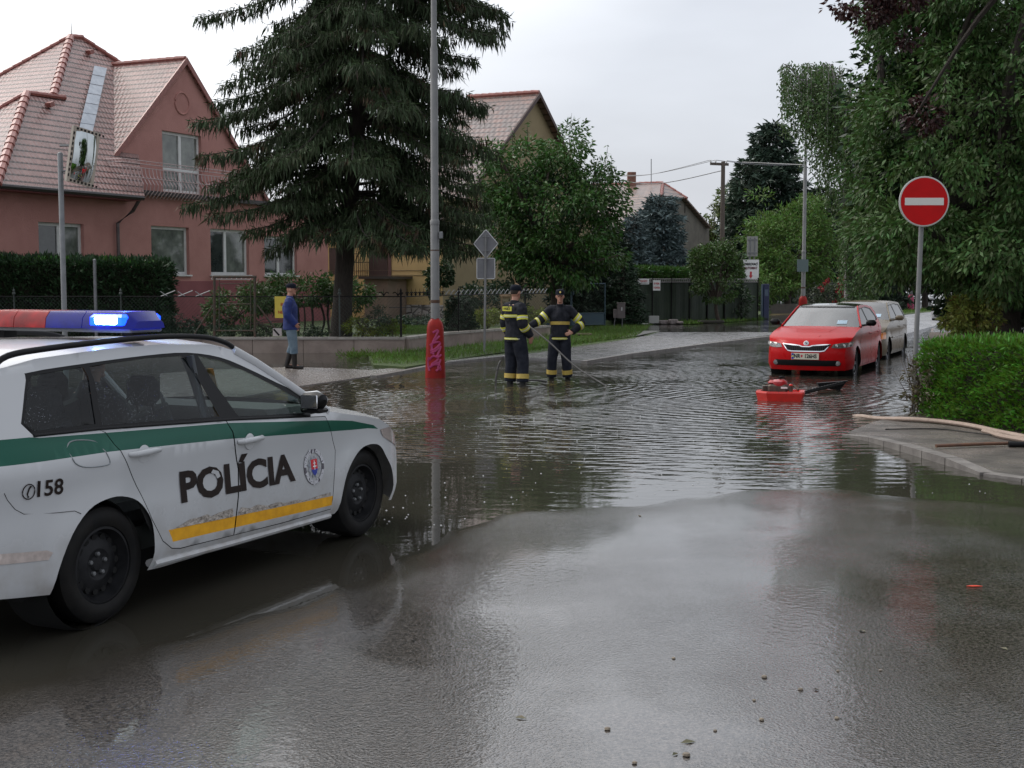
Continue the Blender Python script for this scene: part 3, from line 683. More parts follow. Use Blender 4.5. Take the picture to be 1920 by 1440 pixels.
for side in (1, -1):
    pc.panel('body_side', sil, [PWHITE, PGREEN], holes=[grow(DLO, -.004), fdoor, rdoor], regions=[(green, 1)], side=side)
    yel = pp([(322, 1008), (316, 994), (628, 929), (628, 946), (324, 1016)])
    for nm, dr in (('front_door', fdoor), ('rear_door', rdoor)):
        dd = grow(dr, -.0055)
        o = pc.panel(nm, dd, [PWHITE, PGREEN, PYEL], regions=[(green, 1), (yel, 2)], side=side)
        hc = pc.px(468, 824) if nm == 'front_door' else pc.px(270, 847)
        h = MB(); y_ = side * (PW - pc.w(*hc) + .028)
        h.tube([(hc[0] - .125, y_ - side * .03, hc[1] + .004), (hc[0] - .10, y_ - side * .003, hc[1] + .002), (hc[0], y_ + side * .004, hc[1]), (hc[0] + .09, y_ - side * .002, hc[1] - .002), (hc[0] + .115, y_ - side * .03, hc[1] - .004)], [(.011, .012), (.015, .016), (.016, .019), (.016, .018), (.011, .012)], 10)
        h.build('door_handle', PWHITE, o, smooth=True, local=True)
        q = MB(); q.lathe([(.05, 0), (.045, .0015), (.001, .0018)], (hc[0], side * (PW - pc.w(*hc) + .001), hc[1] - .012), (0, side, 0), 20, cap=False)
        q.build('handle_recess', mat('recess_white', (.55, .56, .57), rough=.4), o, smooth=True, local=True)
    # black backing behind the door gaps, black window surround, panes
    for dd in (fdoor, rdoor): pc.panel('door_seal', grow(dd, .03), HOLEM, holes=[grow(DLO, .01)], side=side, off=-.02)
    g1 = pp([(46, 794), (54, 716), (61, 704), (156, 688), (166, 705), (180, 795), (66, 808)])
    g2 = pp([(168, 687), (278, 671), (338, 667), (352, 676), (412, 781), (192, 797), (180, 720)])
    g3 = pp([(372, 667), (412, 676), (462, 697), (514, 723), (562, 749), (576, 774), (448, 781), (400, 715)])
    pc.panel('window_surround', DLO, BLACK, holes=[g1, g2, g3], side=side, off=-.003)
    for g_, m_ in ((g1, GLSR), (g2, GLSR), (g3, GLS)): pc.panel('side_window', g_, m_, side=side, off=-.008)
    cb = grow(DLO, .003)
    for f in range(4):  # crude loop kept short: trims the window line
        pass
    mb = MB(); lw = [pc.S(a, b, side, .004) for a, b in pp([(62, 817), (185, 804), (430, 786.5), (580, 779)])]
    mb.tube(lw, .008, 6); mb.build('window_trim', BLACK, pc.root, smooth=True, local=True)
    # sill, fuel flap line
    mb = MB(); mb.tube([pc.S(a, b, side, -.022) for a, b in ((2.31, .262), (1.6, .246), (.50, .236))], [(.040, .026)] * 3, 10); mb.build('sill', PWHITE, pc.root, smooth=True, local=True)
    # rails
    rl = [(3.18, 1.40), (3.08, 1.455), (2.8, 1.480), (2.2, 1.504), (1.8, 1.504), (1.5, 1.486), (1.32, 1.448), (1.24, 1.415)]
    mb = MB(); mb.tube([(a, side * (PW - .235 - .02), b) for a, b in spline(rl, 4)], (.014, .017), 10)
    mb.build('roof_rail', BLACK, pc.root, smooth=True, local=True)
    mb = MB(); mb.tube([(.76, side * (PW - .06), .985), (.76, side * (PW + .03), 1.0)], .022, 8, m=1)
    mb.tube([(.77, side * (PW - .05), 1.03), (.77, side * (PW - .02), 1.045), (.77, side * (PW + .06), 1.05), (.78, side * (PW + .11), 1.045), (.785, side * (PW + .125), 1.04)], [(.045, .035), (.055, .05), (.058, .060), (.048, .048), (.02, .025)], 16, m=1, up=(1, 0, 0)); mb.tube([(.755, side * (PW - .03), 1.055), (.75, side * (PW + .05), 1.062), (.765, side * (PW + .118), 1.05)], [(.048, .036), (.052, .046), (.03, .03)], 14, m=0, up=(1, 0, 0))
    mb.bbox((.828, side * (PW + .04), 1.045), (.012, .13, .088), .005, m=2)
    mb.bbox((.77, side * (PW + .05), .985), (.11, .14, .03), .01, m=1)
    mb.build('door_mirror', [PWHITE, BLACK, CHROME], pc.root, smooth=True, local=True)
    for u, arch in ((0, 0), (2.635, 1)):
        pc.wheel(u, side * (PW - .16), .316, side, steel=True)
        mb = MB(); mb.lathe([(.345 if arch else .315, .03), (.36 if arch else .32, .12), (.36 if arch else .32, .30), (.001, .32)], (u + .06 * arch + .04, side * (PW - .03), .345), (0, -side, 0), 28, cap=False)
        mb.build('wheel_well', HOLEM, pc.root, smooth=True, local=True)
pc.top('front_bumper', edge[:5], PWHITE)
pc.top('bonnet', edge[4:], PWHITE, k=2)
pc.top('windscreen', [scr[0]] + scr[1:], GLSW)
for sd_ in (1, -1):
    mb = MB(); mb.tube([pc.S(r[0], r[1], sd_, .0) for r in scr], [(.022, .03)] * len(scr), 8); mb.build('windscreen_pillar', PWHITE, pc.root, smooth=True, local=True)
pc.top('roof', roof, PWHITE)
pc.top('tailgate', tailg[2:], PWHITE)
pc.top('rear_window', tailg[:3], GLSR)
for sd_ in (1, -1):
    hl = [(-.46, .60), (-.20, .70), (-.16, .76), (-.31, .765), (-.42, .69)]
    pc.panel('headlight', hl, mat('headlight_glass', (.35, .30, .28), rough=.1, coat=1), side=sd_, off=.006)
# floor tub, engine block blocker
mb = MB(); mb.box((1.5, 0, .27), (3.3, 1.5, .10)); mb.box((0.1, 0, .55), (.7, 1.0, .45)); mb.build('underbody', HOLEM, pc.root, local=True)
# fuel flap: a thin raised line
mb = MB(); fl = pp([(124, 842), (131, 829), (150, 825), (178, 828), (192, 842), (206, 864), (200, 872), (162, 876), (140, 867)])
fp = [pc.S(a, b, 1, .0005) for a, b in spline(fl + fl[:1], 4)]
mb.tube(fp, .0035, 5, cap=False); mb.build('fuel_flap', mat('gap_grey', (.22, .24, .25), rough=.5), pc.root, local=True)
mb = MB(); sp_l = [pc.S(a, b, 1, .0005) for a, b in pp([(8, 925), (14, 938), (28, 955), (45, 964), (100, 962), (140, 958), (152, 963)])]
mb.tube(sp_l, .0022, 4); mb.build('bumper_joint', mat('gap_grey2', (.10, .10, .10), rough=.5), pc.root, local=True)
# sticker residue and decals
pc.panel('peeled_sticker', pp([(312, 1000), (355, 974), (372, 970), (388, 964), (395, 968), (410, 961), (436, 953), (437, 962), (436, 969), (326, 991)]), PEEL, off=.003, step=.03)
pc.panel('peeled_sticker', pp([(446, 961), (452, 951), (468, 953), (482, 946), (500, 948), (522, 941), (534, 943), (556, 937), (572, 938), (600, 928), (620, 923), (619, 929), (446, 966)]), PEEL, off=.003, step=.03)
pc.panel('peeled_sticker', pp([(-30, 1042), (10, 1038), (40, 1036), (88, 1032), (99, 1036), (90, 1050), (60, 1053), (0, 1059), (-30, 1062)]), mat('peeled_pink', (.55, .47, .43), (.40, .34, .31), scale=20, rough=.6), off=.003, step=.03)
DECAL = mat('decal_brown_black', (.013, .008, .007), (.024, .015, .012), scale=10, rough=.5, spec=.2)
def decal_text(body, size, bold, sxx, pA, pB, hA, m, name):
    """text whose baseline-centre runs from pixel pA to pixel pB (both at mid height), mapped on the side surface"""
    a = np.array(pc.px(*pA)); b = np.array(pc.px(*pB))
    V, F = text_mesh(body, 1.0, bold, 1.0, 'LEFT')
    x0, x1 = V[:, 0].min(), V[:, 0].max(); y0, y1 = V[:, 1].min(), V[:, 1].max()
    d = (b - a); Ln = np.linalg.norm(d); d = d / Ln; n = np.array([0, 1.0])
    capm = V[:, 1].max() if 'Í' not in body else y1
    W = []
    for v in V:
        q = a + d * Ln * (v[0] - x0) / (x1 - x0) + n * ((v[1] - y0) / (y1 - y0) - .5) * hA
        W.append(pc.S(q[0], q[1], 1, .004))
    return obj(name, W, F, m, pc.root, local=True)
# POLÍCIA: letter band heights from the photograph
decal_text('POLÍCIA', 1, .040, 1, (336, 907), (551, 869), .228, DECAL, 'police_lettering')
decal_text('158', 1, .020, 1, (69, 917), (118, 911), .083, DECAL, 'emergency_number')
c = np.array(pc.px(53, 922)); mb = MB()
mb.tube([pc.S(c[0] + math.cos(a) * .036, c[1] + math.sin(a) * .037, 1, .004) for a in np.linspace(0, 2 * math.pi, 25)], .0028, 5, cap=False)
mb.tube([pc.S(c[0] - .012, c[1] + .026, 1, .004), pc.S(c[0] - .002, c[1] + .016, 1, .004), pc.S(c[0] + .008, c[1] - .012, 1, .004), pc.S(c[0] + .002, c[1] - .028, 1, .004)], [.005, .004, .004, .006], 5)
mb.build('phone_symbol', DECAL, pc.root, local=True)
# missing paint flake on the O
pc.panel('peeled_sticker', pp([(398, 880), (408, 883), (412, 893), (406, 897), (402, 889), (394, 887)]), PWHITE, off=.006, step=.03)
# round police emblem
ec = np.array(pc.px(588, 875)); EM = MB()
def ering(r0, r1, m, off, n=28, star=0.0):
    for k in range(n):
        a0, a1 = 2 * math.pi * k / n, 2 * math.pi * (k + 1) / n
        f0 = 1 + star * (k % 2); f1 = 1 + star * ((k + 1) % 2)
        q = [pc.S(ec[0] + math.cos(a) * r, ec[1] + math.sin(a) * r, 1, off) for a, r in ((a0, r0 * 1), (a0, r1 * f0), (a1, r1 * f1), (a1, r0 * 1))]
        EM.add(q, [(0, 1, 2, 3)], m)
ering(.092, .118, 0, .004, 36); ering(.0, .058, 1, .005, 24, .35)
def epoly(pts_, m, off): EM.add([pc.S(ec[0] + a, ec[1] + b, 1, off) for a, b in pts_], [tuple(range(len(pts_)))], m)
epoly([(-.036, .05), (.036, .05), (.036, -.015), (-.036, -.015)], 2, .007); epoly([(-.036, -.015), (.036, -.015), (.024, -.042), (0, -.06), (-.024, -.042)], 3, .007)
epoly([(-.004, .042), (.004, .042), (.004, -.02), (-.004, -.02)], 4, .009); epoly([(-.014, .028), (.014, .028), (.014, .021), (-.014, .021)], 4, .009); epoly([(-.02, .008), (.02, .008), (.02, .0), (-.02, .0)], 4, .009)
EMG = mat('emblem_grey', (.10, .09, .11), rough=.4)
EM.build('police_emblem', [EMG, mat('emblem_silver', (.42, .43, .46), (.2, .22, .26), scale=60, rough=.4), mat('emblem_red', (.62, .03, .04), rough=.35), mat('emblem_blue', (.03, .05, .32), rough=.35), mat('emblem_white', (.8, .8, .8), rough=.35)], pc.root, local=True)
def arc_text(body, r, a0, a1, sz, flip=1):
    n = len(body)
    for k, chh in enumerate(body):
        if chh == ' ': continue
        a = a0 + (a1 - a0) * k / (n - 1); V, F = text_mesh(chh, sz, .004, 1)
        rot = a - math.pi / 2 if flip > 0 else a + math.pi / 2; W = []
        for v in V:
            x_ = math.cos(a) * r + (v[0] * math.cos(rot) - v[1] * math.sin(rot)); z_ = math.sin(a) * r + (v[0] * math.sin(rot) + v[1] * math.cos(rot))
            W.append(pc.S(ec[0] - x_, ec[1] + z_, 1, .0065))
        AT.add(W, F)
AT = MB(); arc_text('POMÁHAŤ A CHRÁNIŤ', .104, math.pi * .95, math.pi * .05, .028); arc_text('POLICAJNÝ ZBOR', .104, math.pi * 1.12, math.pi * 1.88, .028, -1)
AT.build('emblem_text', mat('emblem_text_white', (.55, .55, .58), rough=.4), pc.root, local=True)
# light bar -----------------------------------------------------
bu_ = 1.98; LB = MB()
REDL = mat('red_lens', (.34, .004, .006), (.12, .002, .003), scale=9, rough=.2, spec=.35, emis=(1, .01, .005), es=.03); BLUL = mat('blue_lens', (.002, .004, .12), (.001, .002, .05), scale=9, rough=.2, spec=.35, emis=(0, .02, 1), es=.05)
lb = obj('light_bar', [(bu_, 0, 1.53), (bu_ + .05, 0, 1.53), (bu_, .05, 1.53)], [(0, 1, 2)], BLACK, pc.root, local=True)
def lens(y0, y1, nm, m, taper0=0, taper1=0):
    mb = MB(); prof = [(-.165, 0), (-.155, .06), (-.12, .098), (.12, .098), (.155, .06), (.165, 0)]
    V = []; F = []; ss = [(y0, 1 - taper0), (y0 + (y1 - y0) * .18, 1), (y0 + (y1 - y0) * .82, 1), (y1, 1 - taper1)]
    for y_, k in ss:
        for a, b in prof: V.append((bu_ + a * (.6 + .4 * k), y_, 1.556 + b * k))
    for i in range(3):
        for j in range(5): F.append((i * 6 + j, i * 6 + j + 1, i * 6 + j + 7, i * 6 + j + 6))
    F.append((0, 1, 2, 3, 4, 5)); F.append(tuple(range(23, 17, -1))); mb.add(V, F); mb.build(nm, m, lb, smooth=True, local=True)
lens(.26, .62, 'blue_lens', BLUL, 0, .55); lens(-.02, .255, 'blue_lens', BLUL); lens(-.27, -.025, 'red_lens', REDL); lens(-.62, -.275, 'red_lens', REDL, .55, 0)
mb = MB(); mb.bbox((bu_, 0, 1.545), (.27, 1.20, .022), .008); mb.build('base_rail', GALV, lb, local=True)
mb = MB()
for y_ in (-.5, .5): mb.box((bu_, y_, 1.515), (.10, .07, .06))
mb.build('mount', BLACK, lb, local=True)
mb = MB()
LEDM = mat('lit_blue_led', (.3, .5, 1), rough=.3, emis=(.35, .62, 1.0), es=30)
GLOW = mat('lit_blue_module', (.02, .05, .5), rough=.2, emis=(.0, .03, 1.0), es=4.5)
mb.bbox((bu_ + .0, .44, 1.605), (.352, .17, .050), .012, m=0); mb.build('lit_led_module', LEDM, lb, local=True)
mb = MB(); mb.bbox((bu_, .44, 1.600), (.330, .27, .080), .018, m=0); mb.build('lit_lens_section', GLOW, lb, local=True)
pl = bpy.data.lights.new('blue_beacon', 'POINT'); pl.energy = 6; pl.color = (.02, .10, 1); pl.shadow_soft_size = .05
plo = bpy.data.objects.new('beacon_light', pl); COL.objects.link(plo); plo.parent = lb; plo.location = (bu_ + .0, .44, 1.72)
# antenna
mb = MB(); mb.lathe([(.022, 0), (.016, .02), (.006, .04), (.003, .17), (.001, .175)], (2.95, .12, 1.462), (0, 0, 1), 8); mb.build('roof_antenna', BLACK, pc.root, smooth=True, local=True)
# interior -----------------------------------------------------
SEAT = mat('seat_cloth', (.018, .018, .02), (.03, .03, .033), scale=40, rough=.85)
def seat(u, y, wd=.50, h=.62, rear=False):
    mb = MB(); mb.bbox((u, y, .50), (.50, wd, .16), .05)
    V = []
    mb.tube([(u + .22, y, .50), (u + .30, y, .78), (u + .36, y, 1.04)], [(wd / 2, .07), (wd / 2 * .96, .065), (wd / 2 * .72, .05)], 14, up=(0, 1, 0))
    o = mb.build('seat', SEAT, pc.root, smooth=True, local=True)
    mb = MB(); mb.bbox((u + .40, y, 1.17), (.10, .25, .18), .045); mb.tube([(u + .37, y - .06, 1.0), (u + .40, y - .06, 1.12)], .006, 6); mb.tube([(u + .37, y + .06, 1.0), (u + .40, y + .06, 1.12)], .006, 6)
    mb.build('headrest', SEAT, o, smooth=True, local=True)
seat(1.35, .36); seat(1.35, -.36)
for y_ in (-.45, 0, .45): seat(2.25, y_, .42)
mb = MB(); mb.bbox((.62, 0, .88), (.45, 1.4, .20), .06); mb.build('dashboard', DARK, pc.root, smooth=True, local=True)
mb = MB(); ctr = np.array([.93, -.36, .93]); ax_ = np.array([.9, 0, .42]); x_, y2, d_ = frame(ax_)
mb.tube([ctr + x_ * math.cos(a) * .18 + y2 * math.sin(a) * .18 for a in np.linspace(0, 6.283, 25)], .014, 6, cap=False); mb.tube([ctr - x_ * .18, ctr + x_ * .18], .012, 6); mb.lathe([(.05, -.02), (.05, .02)], ctr, ax_, 12)
mb.build('steering_wheel', DARK, pc.root, smooth=True, local=True)
mb = MB(); mb.bbox((2.95, 0, .78), (.9, 1.3, .06), .02); mb.build('parcel_shelf', DARK, pc.root, local=True)
for sd_ in (1, -1):
    mb = MB(); mb.tube([(1.62, sd_ * .80, .55), (1.64, sd_ * .76, .95), (1.70, sd_ * .66, 1.38)], [(.035, .05), (.03, .04), (.03, .04)], 8); mb.build('door_pillar', mat('pillar_trim', (.10, .11, .12), rough=.7), pc.root, smooth=True, local=True)
mb = MB(); mb.tube([(1.55, .70, 1.30), (1.42, .66, 1.05), (1.30, .60, .70)], [(.028, .003)] * 3, 6); mb.build('seat_belt', mat('tan_belt', (.28, .16, .05), rough=.6), pc.root, local=True)
# ------------------------------------------------------------------ parked hatchbacks
WSC = glassmat('windscreen_reflective', (.30, .34, .35), drops=.0, ior=2.9, rough=.06)
SGL = glassmat('dark_side_glass', (.10, .12, .12), ior=1.6)
LENS = mat('headlamp_lens', (.20, .19, .18), (.07, .06, .055), scale=25, rough=.12, coat=1)
AMBER = mat('amber_lens', (.65, .22, .05), rough=.2, coat=1)
STICK = mat('sticker_pale_blue', (.45, .60, .72), rough=.5)
def parked(name, x, y, z, W, label, pm, roofm, group, kind):
    c = Car(name, x, y, z, TH, W, label, group, heading=-1, tum=.45, belt=.98, nose=(.30, .50, 2.2, .22), tail=(2.75, .7, 2.4, .20))
    wb = 2.60 if kind == 'red' else 2.47
    k = wb / 2.60
    c.arches = [(0, .31, .35), (wb, .31, .35)]
    if kind == 'red':
        edge = [(-.62, .20, -.80, .20), (-.67, .36, -.85, .34), (-.67, .54, -.86, .52), (-.62, .66, -.85, .62), (-.56, .72, -.82, .69), (-.40, .83, -.72, .79), (-.05, .92, -.42, .89), (.30, .97, .0, .975), (.55, 1.0, .32, 1.02)]
        scr = [(.55, 1.0, .32, 1.02), (.80, 1.16, .60, 1.17), (1.05, 1.32, .90, 1.33), (1.22, 1.395, 1.15, 1.43)]
        roof = [(1.22, 1.395, 1.15, 1.43), (1.6, 1.43, 1.6, 1.46), (2.2, 1.42, 2.2, 1.455), (2.8, 1.37, 2.85, 1.41)]
        tail = [(2.8, 1.37, 2.85, 1.41), (3.1, 1.18, 3.2, 1.2), (3.25, .95, 3.35, .95), (3.3, .6, 3.42, .6), (3.28, .25, 3.4, .25)]
        dlo = [(.66, 1.03), (.95, 1.22), (1.28, 1.36), (2.0, 1.39), (2.55, 1.345), (2.78, 1.18), (2.80, 1.10), (2.0, 1.04)]
    else:
        edge = [(-.60, .22, -.76, .22), (-.66, .36, -.80, .36), (-.66, .52, -.80, .52), (-.62, .66, -.78, .66), (-.55, .78, -.74, .76), (-.36, .88, -.60, .87), (-.05, .95, -.3, .95), (.25, 1.0, .05, 1.02), (.40, 1.03, .22, 1.06)]
        scr = [(.40, 1.03, .22, 1.06), (.66, 1.2, .50, 1.21), (.9, 1.36, .8, 1.38), (1.02, 1.42, .98, 1.455)]
        roof = [(1.02, 1.42, .98, 1.455), (1.4, 1.455, 1.4, 1.48), (2.2, 1.455, 2.2, 1.48), (2.85, 1.42, 2.9, 1.45)]
        tail = [(2.85, 1.42, 2.9, 1.45), (3.05, 1.2, 3.12, 1.2), (3.13, .98, 3.2, .98), (3.16, .6, 3.24, .6), (3.14, .25, 3.22, .25)]
        dlo = [(.50, 1.05), (.78, 1.24), (1.06, 1.38), (2.0, 1.41), (2.7, 1.38), (2.85, 1.12), (2.80, 1.05), (2.0, 1.04)]
    rows = edge + scr[1:] + roof[1:] + tail[1:]
    def arch(cu): return [(cu + .35 * math.cos(a), .31 + .35 * math.sin(a)) for a in np.linspace(math.pi + .25, -.25, 13)]
    sil = [(r[0], r[1]) for r in rows] + arch(wb)[::-1] + arch(0)[::-1]
    for side in (1, -1):
        dF = [(.42, .26), (.40, .60), (.52, 1.0), (1.62, 1.03), (1.60, .26)]; dR = [(1.62, .26), (1.64, 1.03), (2.62, 1.05), (2.55, .78), (2.26, .55), (2.18, .26)]
        c.panel('body_side', sil, [pm], holes=[grow(dlo, -.004), dF, dR], side=side)
        c.panel('front_door', grow(dF, -.006), [pm], side=side); c.panel('rear_door', grow(dR, -.006), [pm], side=side)
        for dd in (dF, dR): c.panel('door_seal', grow(dd, .03), HOLEM, holes=[grow(dlo, .01)], side=side, off=-.02)
        mid = 1.62
        ga = grow([p for p in dlo if p[0] < 1.4] + [(1.56, 1.37), (1.58, 1.035)], -.02); gb = grow([(1.68, 1.04), (1.66, 1.375)] + [p for p in dlo if 1.8 < p[0] and p[1] > 1.06], -.02)
        ga = [(.72, 1.045), (.98, 1.21), (1.28, 1.335), (1.57, 1.355), (1.58, 1.05)] if kind == 'red' else [(.56, 1.07), (.82, 1.23), (1.08, 1.35), (1.52, 1.385), (1.54, 1.06)]
        gb = [(1.66, 1.055), (1.65, 1.36), (2.0, 1.37), (2.5, 1.33), (2.72, 1.16), (2.6, 1.09)] if kind == 'red' else [(1.62, 1.06), (1.60, 1.385), (2.1, 1.39), (2.62, 1.36), (2.76, 1.13), (2.7, 1.07)]
        c.panel('window_surround', dlo, BLACK, holes=[ga, gb], side=side, off=-.003, step=.1)
        c.panel('side_window', ga, SGL, side=side, off=-.008, step=.1); c.panel('side_window', gb, SGL, side=side, off=-.008, step=.1)
        for u in (0, wb): 
            c.wheel(u, side * (W - .13), .31, side, steel=False, rimmat=ALLOY)
            mb = MB(); mb.lathe([(.36, -.02), (.37, .10), (.37, .26), (.001, .28)], (u, side * (W - .05), .33), (0, -side, 0), 24, cap=False); mb.build('wheel_well', HOLEM, c.root, smooth=True, local=True)
        mb = MB(); mx_ = .70 if kind == 'red' else .58
        mb.tube([(mx_, side * (W - .06), 1.03), (mx_, side * (W + .08), 1.05)], .02, 8); mb.bbox((mx_, side * (W + .14), 1.085), (.12, .20, .12), .04)
        mb.build('door_mirror', BLACK if kind == 'red' else pm, c.root, smooth=True, local=True)
        for hu in (1.45, 2.42):
            mb = MB(); mb.tube([(hu - .09, side * (W - .012), .86), (hu, side * (W + .018), .86), (hu + .09, side * (W - .012), .86)], [.012, .016, .012], 8); mb.build('door_handle', pm, c.root, smooth=True, local=True)
        mb = MB(); mb.tube([c.S(r[0], r[1], side, 0) for r in scr], [(.02, .028)] * len(scr), 8); mb.build('windscreen_pillar', pm, c.root, smooth=True, local=True)
        if kind == 'red':
            c.panel('headlight', [(-.66, .645), (-.42, .665), (-.28, .735), (-.30, .75), (-.50, .755), (-.62, .70)], LENS, side=side, off=.004, step=.04)
        else:
            c.panel('headlight', [(-.62, .60), (-.40, .62), (-.38, .74), (-.45, .77), (-.62, .76)], AMBER, side=side, off=.004, step=.04)
    c.top('front_bumper', edge[:5], pm); c.top('bonnet', edge[4:], pm); c.top('windscreen', scr, WSC); c.top('roof', roof, roofm)
    c.top('rear_window', tail[:3], SGL); c.top('tailgate', tail[2:], pm)
    mb = MB(); mb.box((1.2, 0, .28), (3.2, W * 1.7, .14)); mb.box((.1, 0, .6), (.9, 1.1, .5)); mb.build('underbody', HOLEM, c.root, local=True)
    mb = MB()
    for u_, y_ in ((1.25, .36), (1.25, -.36), (2.1, .36), (2.1, -.36)):
        mb.tube([(u_ + .2, y_, .5), (u_ + .33, y_, 1.05)], [(.24, .06), (.17, .05)], 10, up=(0, 1, 0)); mb.bbox((u_ + .36, y_, 1.15), (.1, .24, .16), .04)
    mb.build('seats', SEAT, c.root, smooth=True, local=True)
    c.rows = rows
    f = lambda nm, poly, m, **kk: c.fpanel(nm, rows, poly, m, **kk)
    mir = lambda poly: [(-a, b) for a, b in poly]
    if kind == 'red':
        gr = [(-.47, .705), (-.30, .70), (-.12, .685), (-.07, .665), (.07, .665), (.12, .685), (.30, .70), (.47, .705), (.36, .575), (.28, .560), (-.28, .560), (-.36, .575)]
        gi = grow(gr, -.020)
        f('grille_surround', gr, CHROME, holes=[gi], off=.012); G = f('grille', grow(gr, -.012), BLACK, off=.006)
        mb = MB()
        for q in np.arange(-.36, .361, .036):
            t_ = .675 if abs(q) > .12 else .65
            mb.tube([c.front(rows, q, .585, off=.010), c.front(rows, q, t_, off=.012)], .006, 4)
        mb.build('grille_bars', mat('bar_black', (.03, .03, .032), rough=.3), G, local=True)
        for hd in ([(.50, .70), (.50, .685), (.47, .64), (.60, .63), (.74, .64), (.80, .70), (.80, .735), (.65, .725)],):
            f('headlight', hd, LENS, off=.010); f('headlight', mir(hd), LENS, off=.010)
            mb = MB()
            for sy in (1, -1):
                for yy in (.56, .69):
                    p = c.front(rows, sy * yy, .68, off=.012); mb.lathe([(.035, 0), (.034, .006), (.022, .003), (.001, .006)], p, (-1, 0, 0), 14, cap=False)
            mb.build('headlight_reflectors', mat('reflector', (.5, .48, .46), rough=.15, metal=.8), c.root, local=True)
        f('lower_grille', [(-.60, .40), (.60, .40), (.66, .34), (.62, .29), (-.62, .29), (-.66, .34)], BLACK, off=.008)
        for s_ in (1, -1):
            mb = MB(); mb.lathe([(.05, 0), (.045, .012), (.001, .016)], c.front(rows, s_ * .60, .345, off=.012), (-1, 0, 0), 14, cap=False); mb.build('fog_lamp', LENS, c.root, smooth=True, local=True)
        # badge
        p = np.array(c.front(rows, 0, .715, off=.012)); mb = MB(); mb.lathe([(.050, -.01), (.050, .004), (.043, .006)], p, (-1, 0, .35), 20, cap=False); mb.lathe([(.043, .004), (.001, .008)], p, (-1, 0, .35), 20, cap=False, m=1)
        mb.tube([p + np.array([-.012, .02, .024]), p + np.array([-.012, -.01, .0]), p + np.array([-.012, -.022, -.022])], [.004, .009, .003], 5, m=2)
        mb.build('badge', [CHROME, mat('badge_silver', (.55, .57, .6), rough=.25), mat('badge_dark', (.03, .06, .08), rough=.3)], c.root, local=True)
        # bonnet creases
        mb = MB()
        for s_ in (1, -1): mb.tube([c.front(rows, s_ * yy, vv, off=.001) for yy, vv in ((.10, .735), (.20, .85), (.33, .94), (.40, .985))], .005, 5)
        mb.build('bonnet_crease', pm, c.root, smooth=True, local=True)
        # number plate
        pl_ = np.array(c.front(rows, 0, .475, off=.022)); PX = pl_[0] - .004
        mb = MB(); mb.bbox((PX, 0, .475), (.012, .53, .122), .004, m=0); mb.box((PX - .0075, .24, .475), (.002, .042, .108), m=1)
        P_ = mb.build('number_plate', [mat('plate_white', (.66, .62, .50), rough=.4), mat('plate_blue', (.02, .05, .35), rough=.4)], c.root, local=True)
        BLK = mat('plate_black', (.01, .01, .01), rough=.4)
        def ptext(body, yc, size, m, sxx=.85, bold=.004):
            V, F = text_mesh(body, size, bold, sxx); obj('plate_lettering', [(PX - .009, yc - v[0], .475 + v[1]) for v in V], F, m, P_, local=True)
        ptext('NR', .155, .105, BLK); ptext('126HS', -.105, .105, BLK)
        mb = MB(); mb.add([(PX - .009, .065 - a, .475 + b) for a, b in ((-.018, .026), (.018, .026), (.018, -.004), (0, -.028), (-.018, -.004))], [(0, 1, 2, 3, 4)]); mb.build('plate_shield', mat('shield_red', (.5, .02, .05), rough=.4), P_, local=True)
        ptext('SK', .24, .03, mat('plate_sk', (.7, .7, .1), rough=.4))
        f('windscreen_sticker', [(-.52, 1.06), (-.34, 1.06), (-.34, 1.13), (-.52, 1.13)], STICK, off=.006)
        f('sunshade_band', [(-.56, 1.375), (.56, 1.375), (.56, 1.40), (-.56, 1.40)], BLACK, off=.004)
    else:
        hd = [(.46, .60), (.74, .61), (.76, .74), (.50, .75), (.46, .70)]
        for q in (hd, mir(hd)):
            f('headlight', q, LENS, off=.010)
        mb = MB()
        for s_ in (1, -1):
            for yy in (.54, .66):
                mb.lathe([(.055, 0), (.052, .008), (.03, .004), (.001, .01)], c.front(rows, s_ * yy, .675, off=.012), (-1, 0, 0), 16, cap=False)
        mb.build('headlight_reflectors', mat('reflector2', (.6, .6, .6), rough=.15, metal=.8), c.root, local=True)
        for s_ in (1, -1): f('indicator', [(s_ * a, b) for a, b in ((.71, .62), (.77, .62), (.77, .73), (.71, .73))], AMBER, off=.016)
        f('grille', [(-.40, .74), (.40, .74), (.32, .60), (-.32, .60)], BLACK, off=.010)
        f('bumper_strip', [(-.72, .50), (.72, .50), (.72, .455), (-.72, .455)], BLACK, off=.012)
        f('lower_grille', [(-.40, .40), (.40, .40), (.40, .28), (-.40, .28)], BLACK, off=.010)
        for s_ in (1, -1):
            f('fog_lamp_recess', [(s_ * a, b) for a, b in ((.46, .42), (.70, .42), (.68, .29), (.46, .29))], BLACK, off=.010)
            mb = MB(); mb.lathe([(.05, 0), (.045, .01), (.001, .014)], c.front(rows, s_ * .56, .36, off=.016), (-1, 0, 0), 14, cap=False); mb.build('fog_lamp', LENS, c.root, smooth=True, local=True)
        if kind == 'silver': f('windscreen_sticker', [(-.54, 1.10), (-.36, 1.10), (-.36, 1.17), (-.54, 1.17)], STICK, off=.006)
        mb = MB(); mb.lathe([(.012, 0), (.003, .03), (.001, .26)], (1.5, 0, 1.48), (.3, 0, 1), 6); mb.build('roof_antenna', BLACK, c.root, local=True)
        mb = MB()
        for s_ in (1, -1): mb.tube([c.S(u_, v_, s_, .008) for u_, v_ in ((.46, .62), (1.4, .63), (2.1, .63))], .018, 6)
        mb.build('side_moulding', pm, c.root, smooth=True, local=True)
    return c
RED = paint('red_paint', (.50, .006, .008), dirt=(.26, .015, .015))
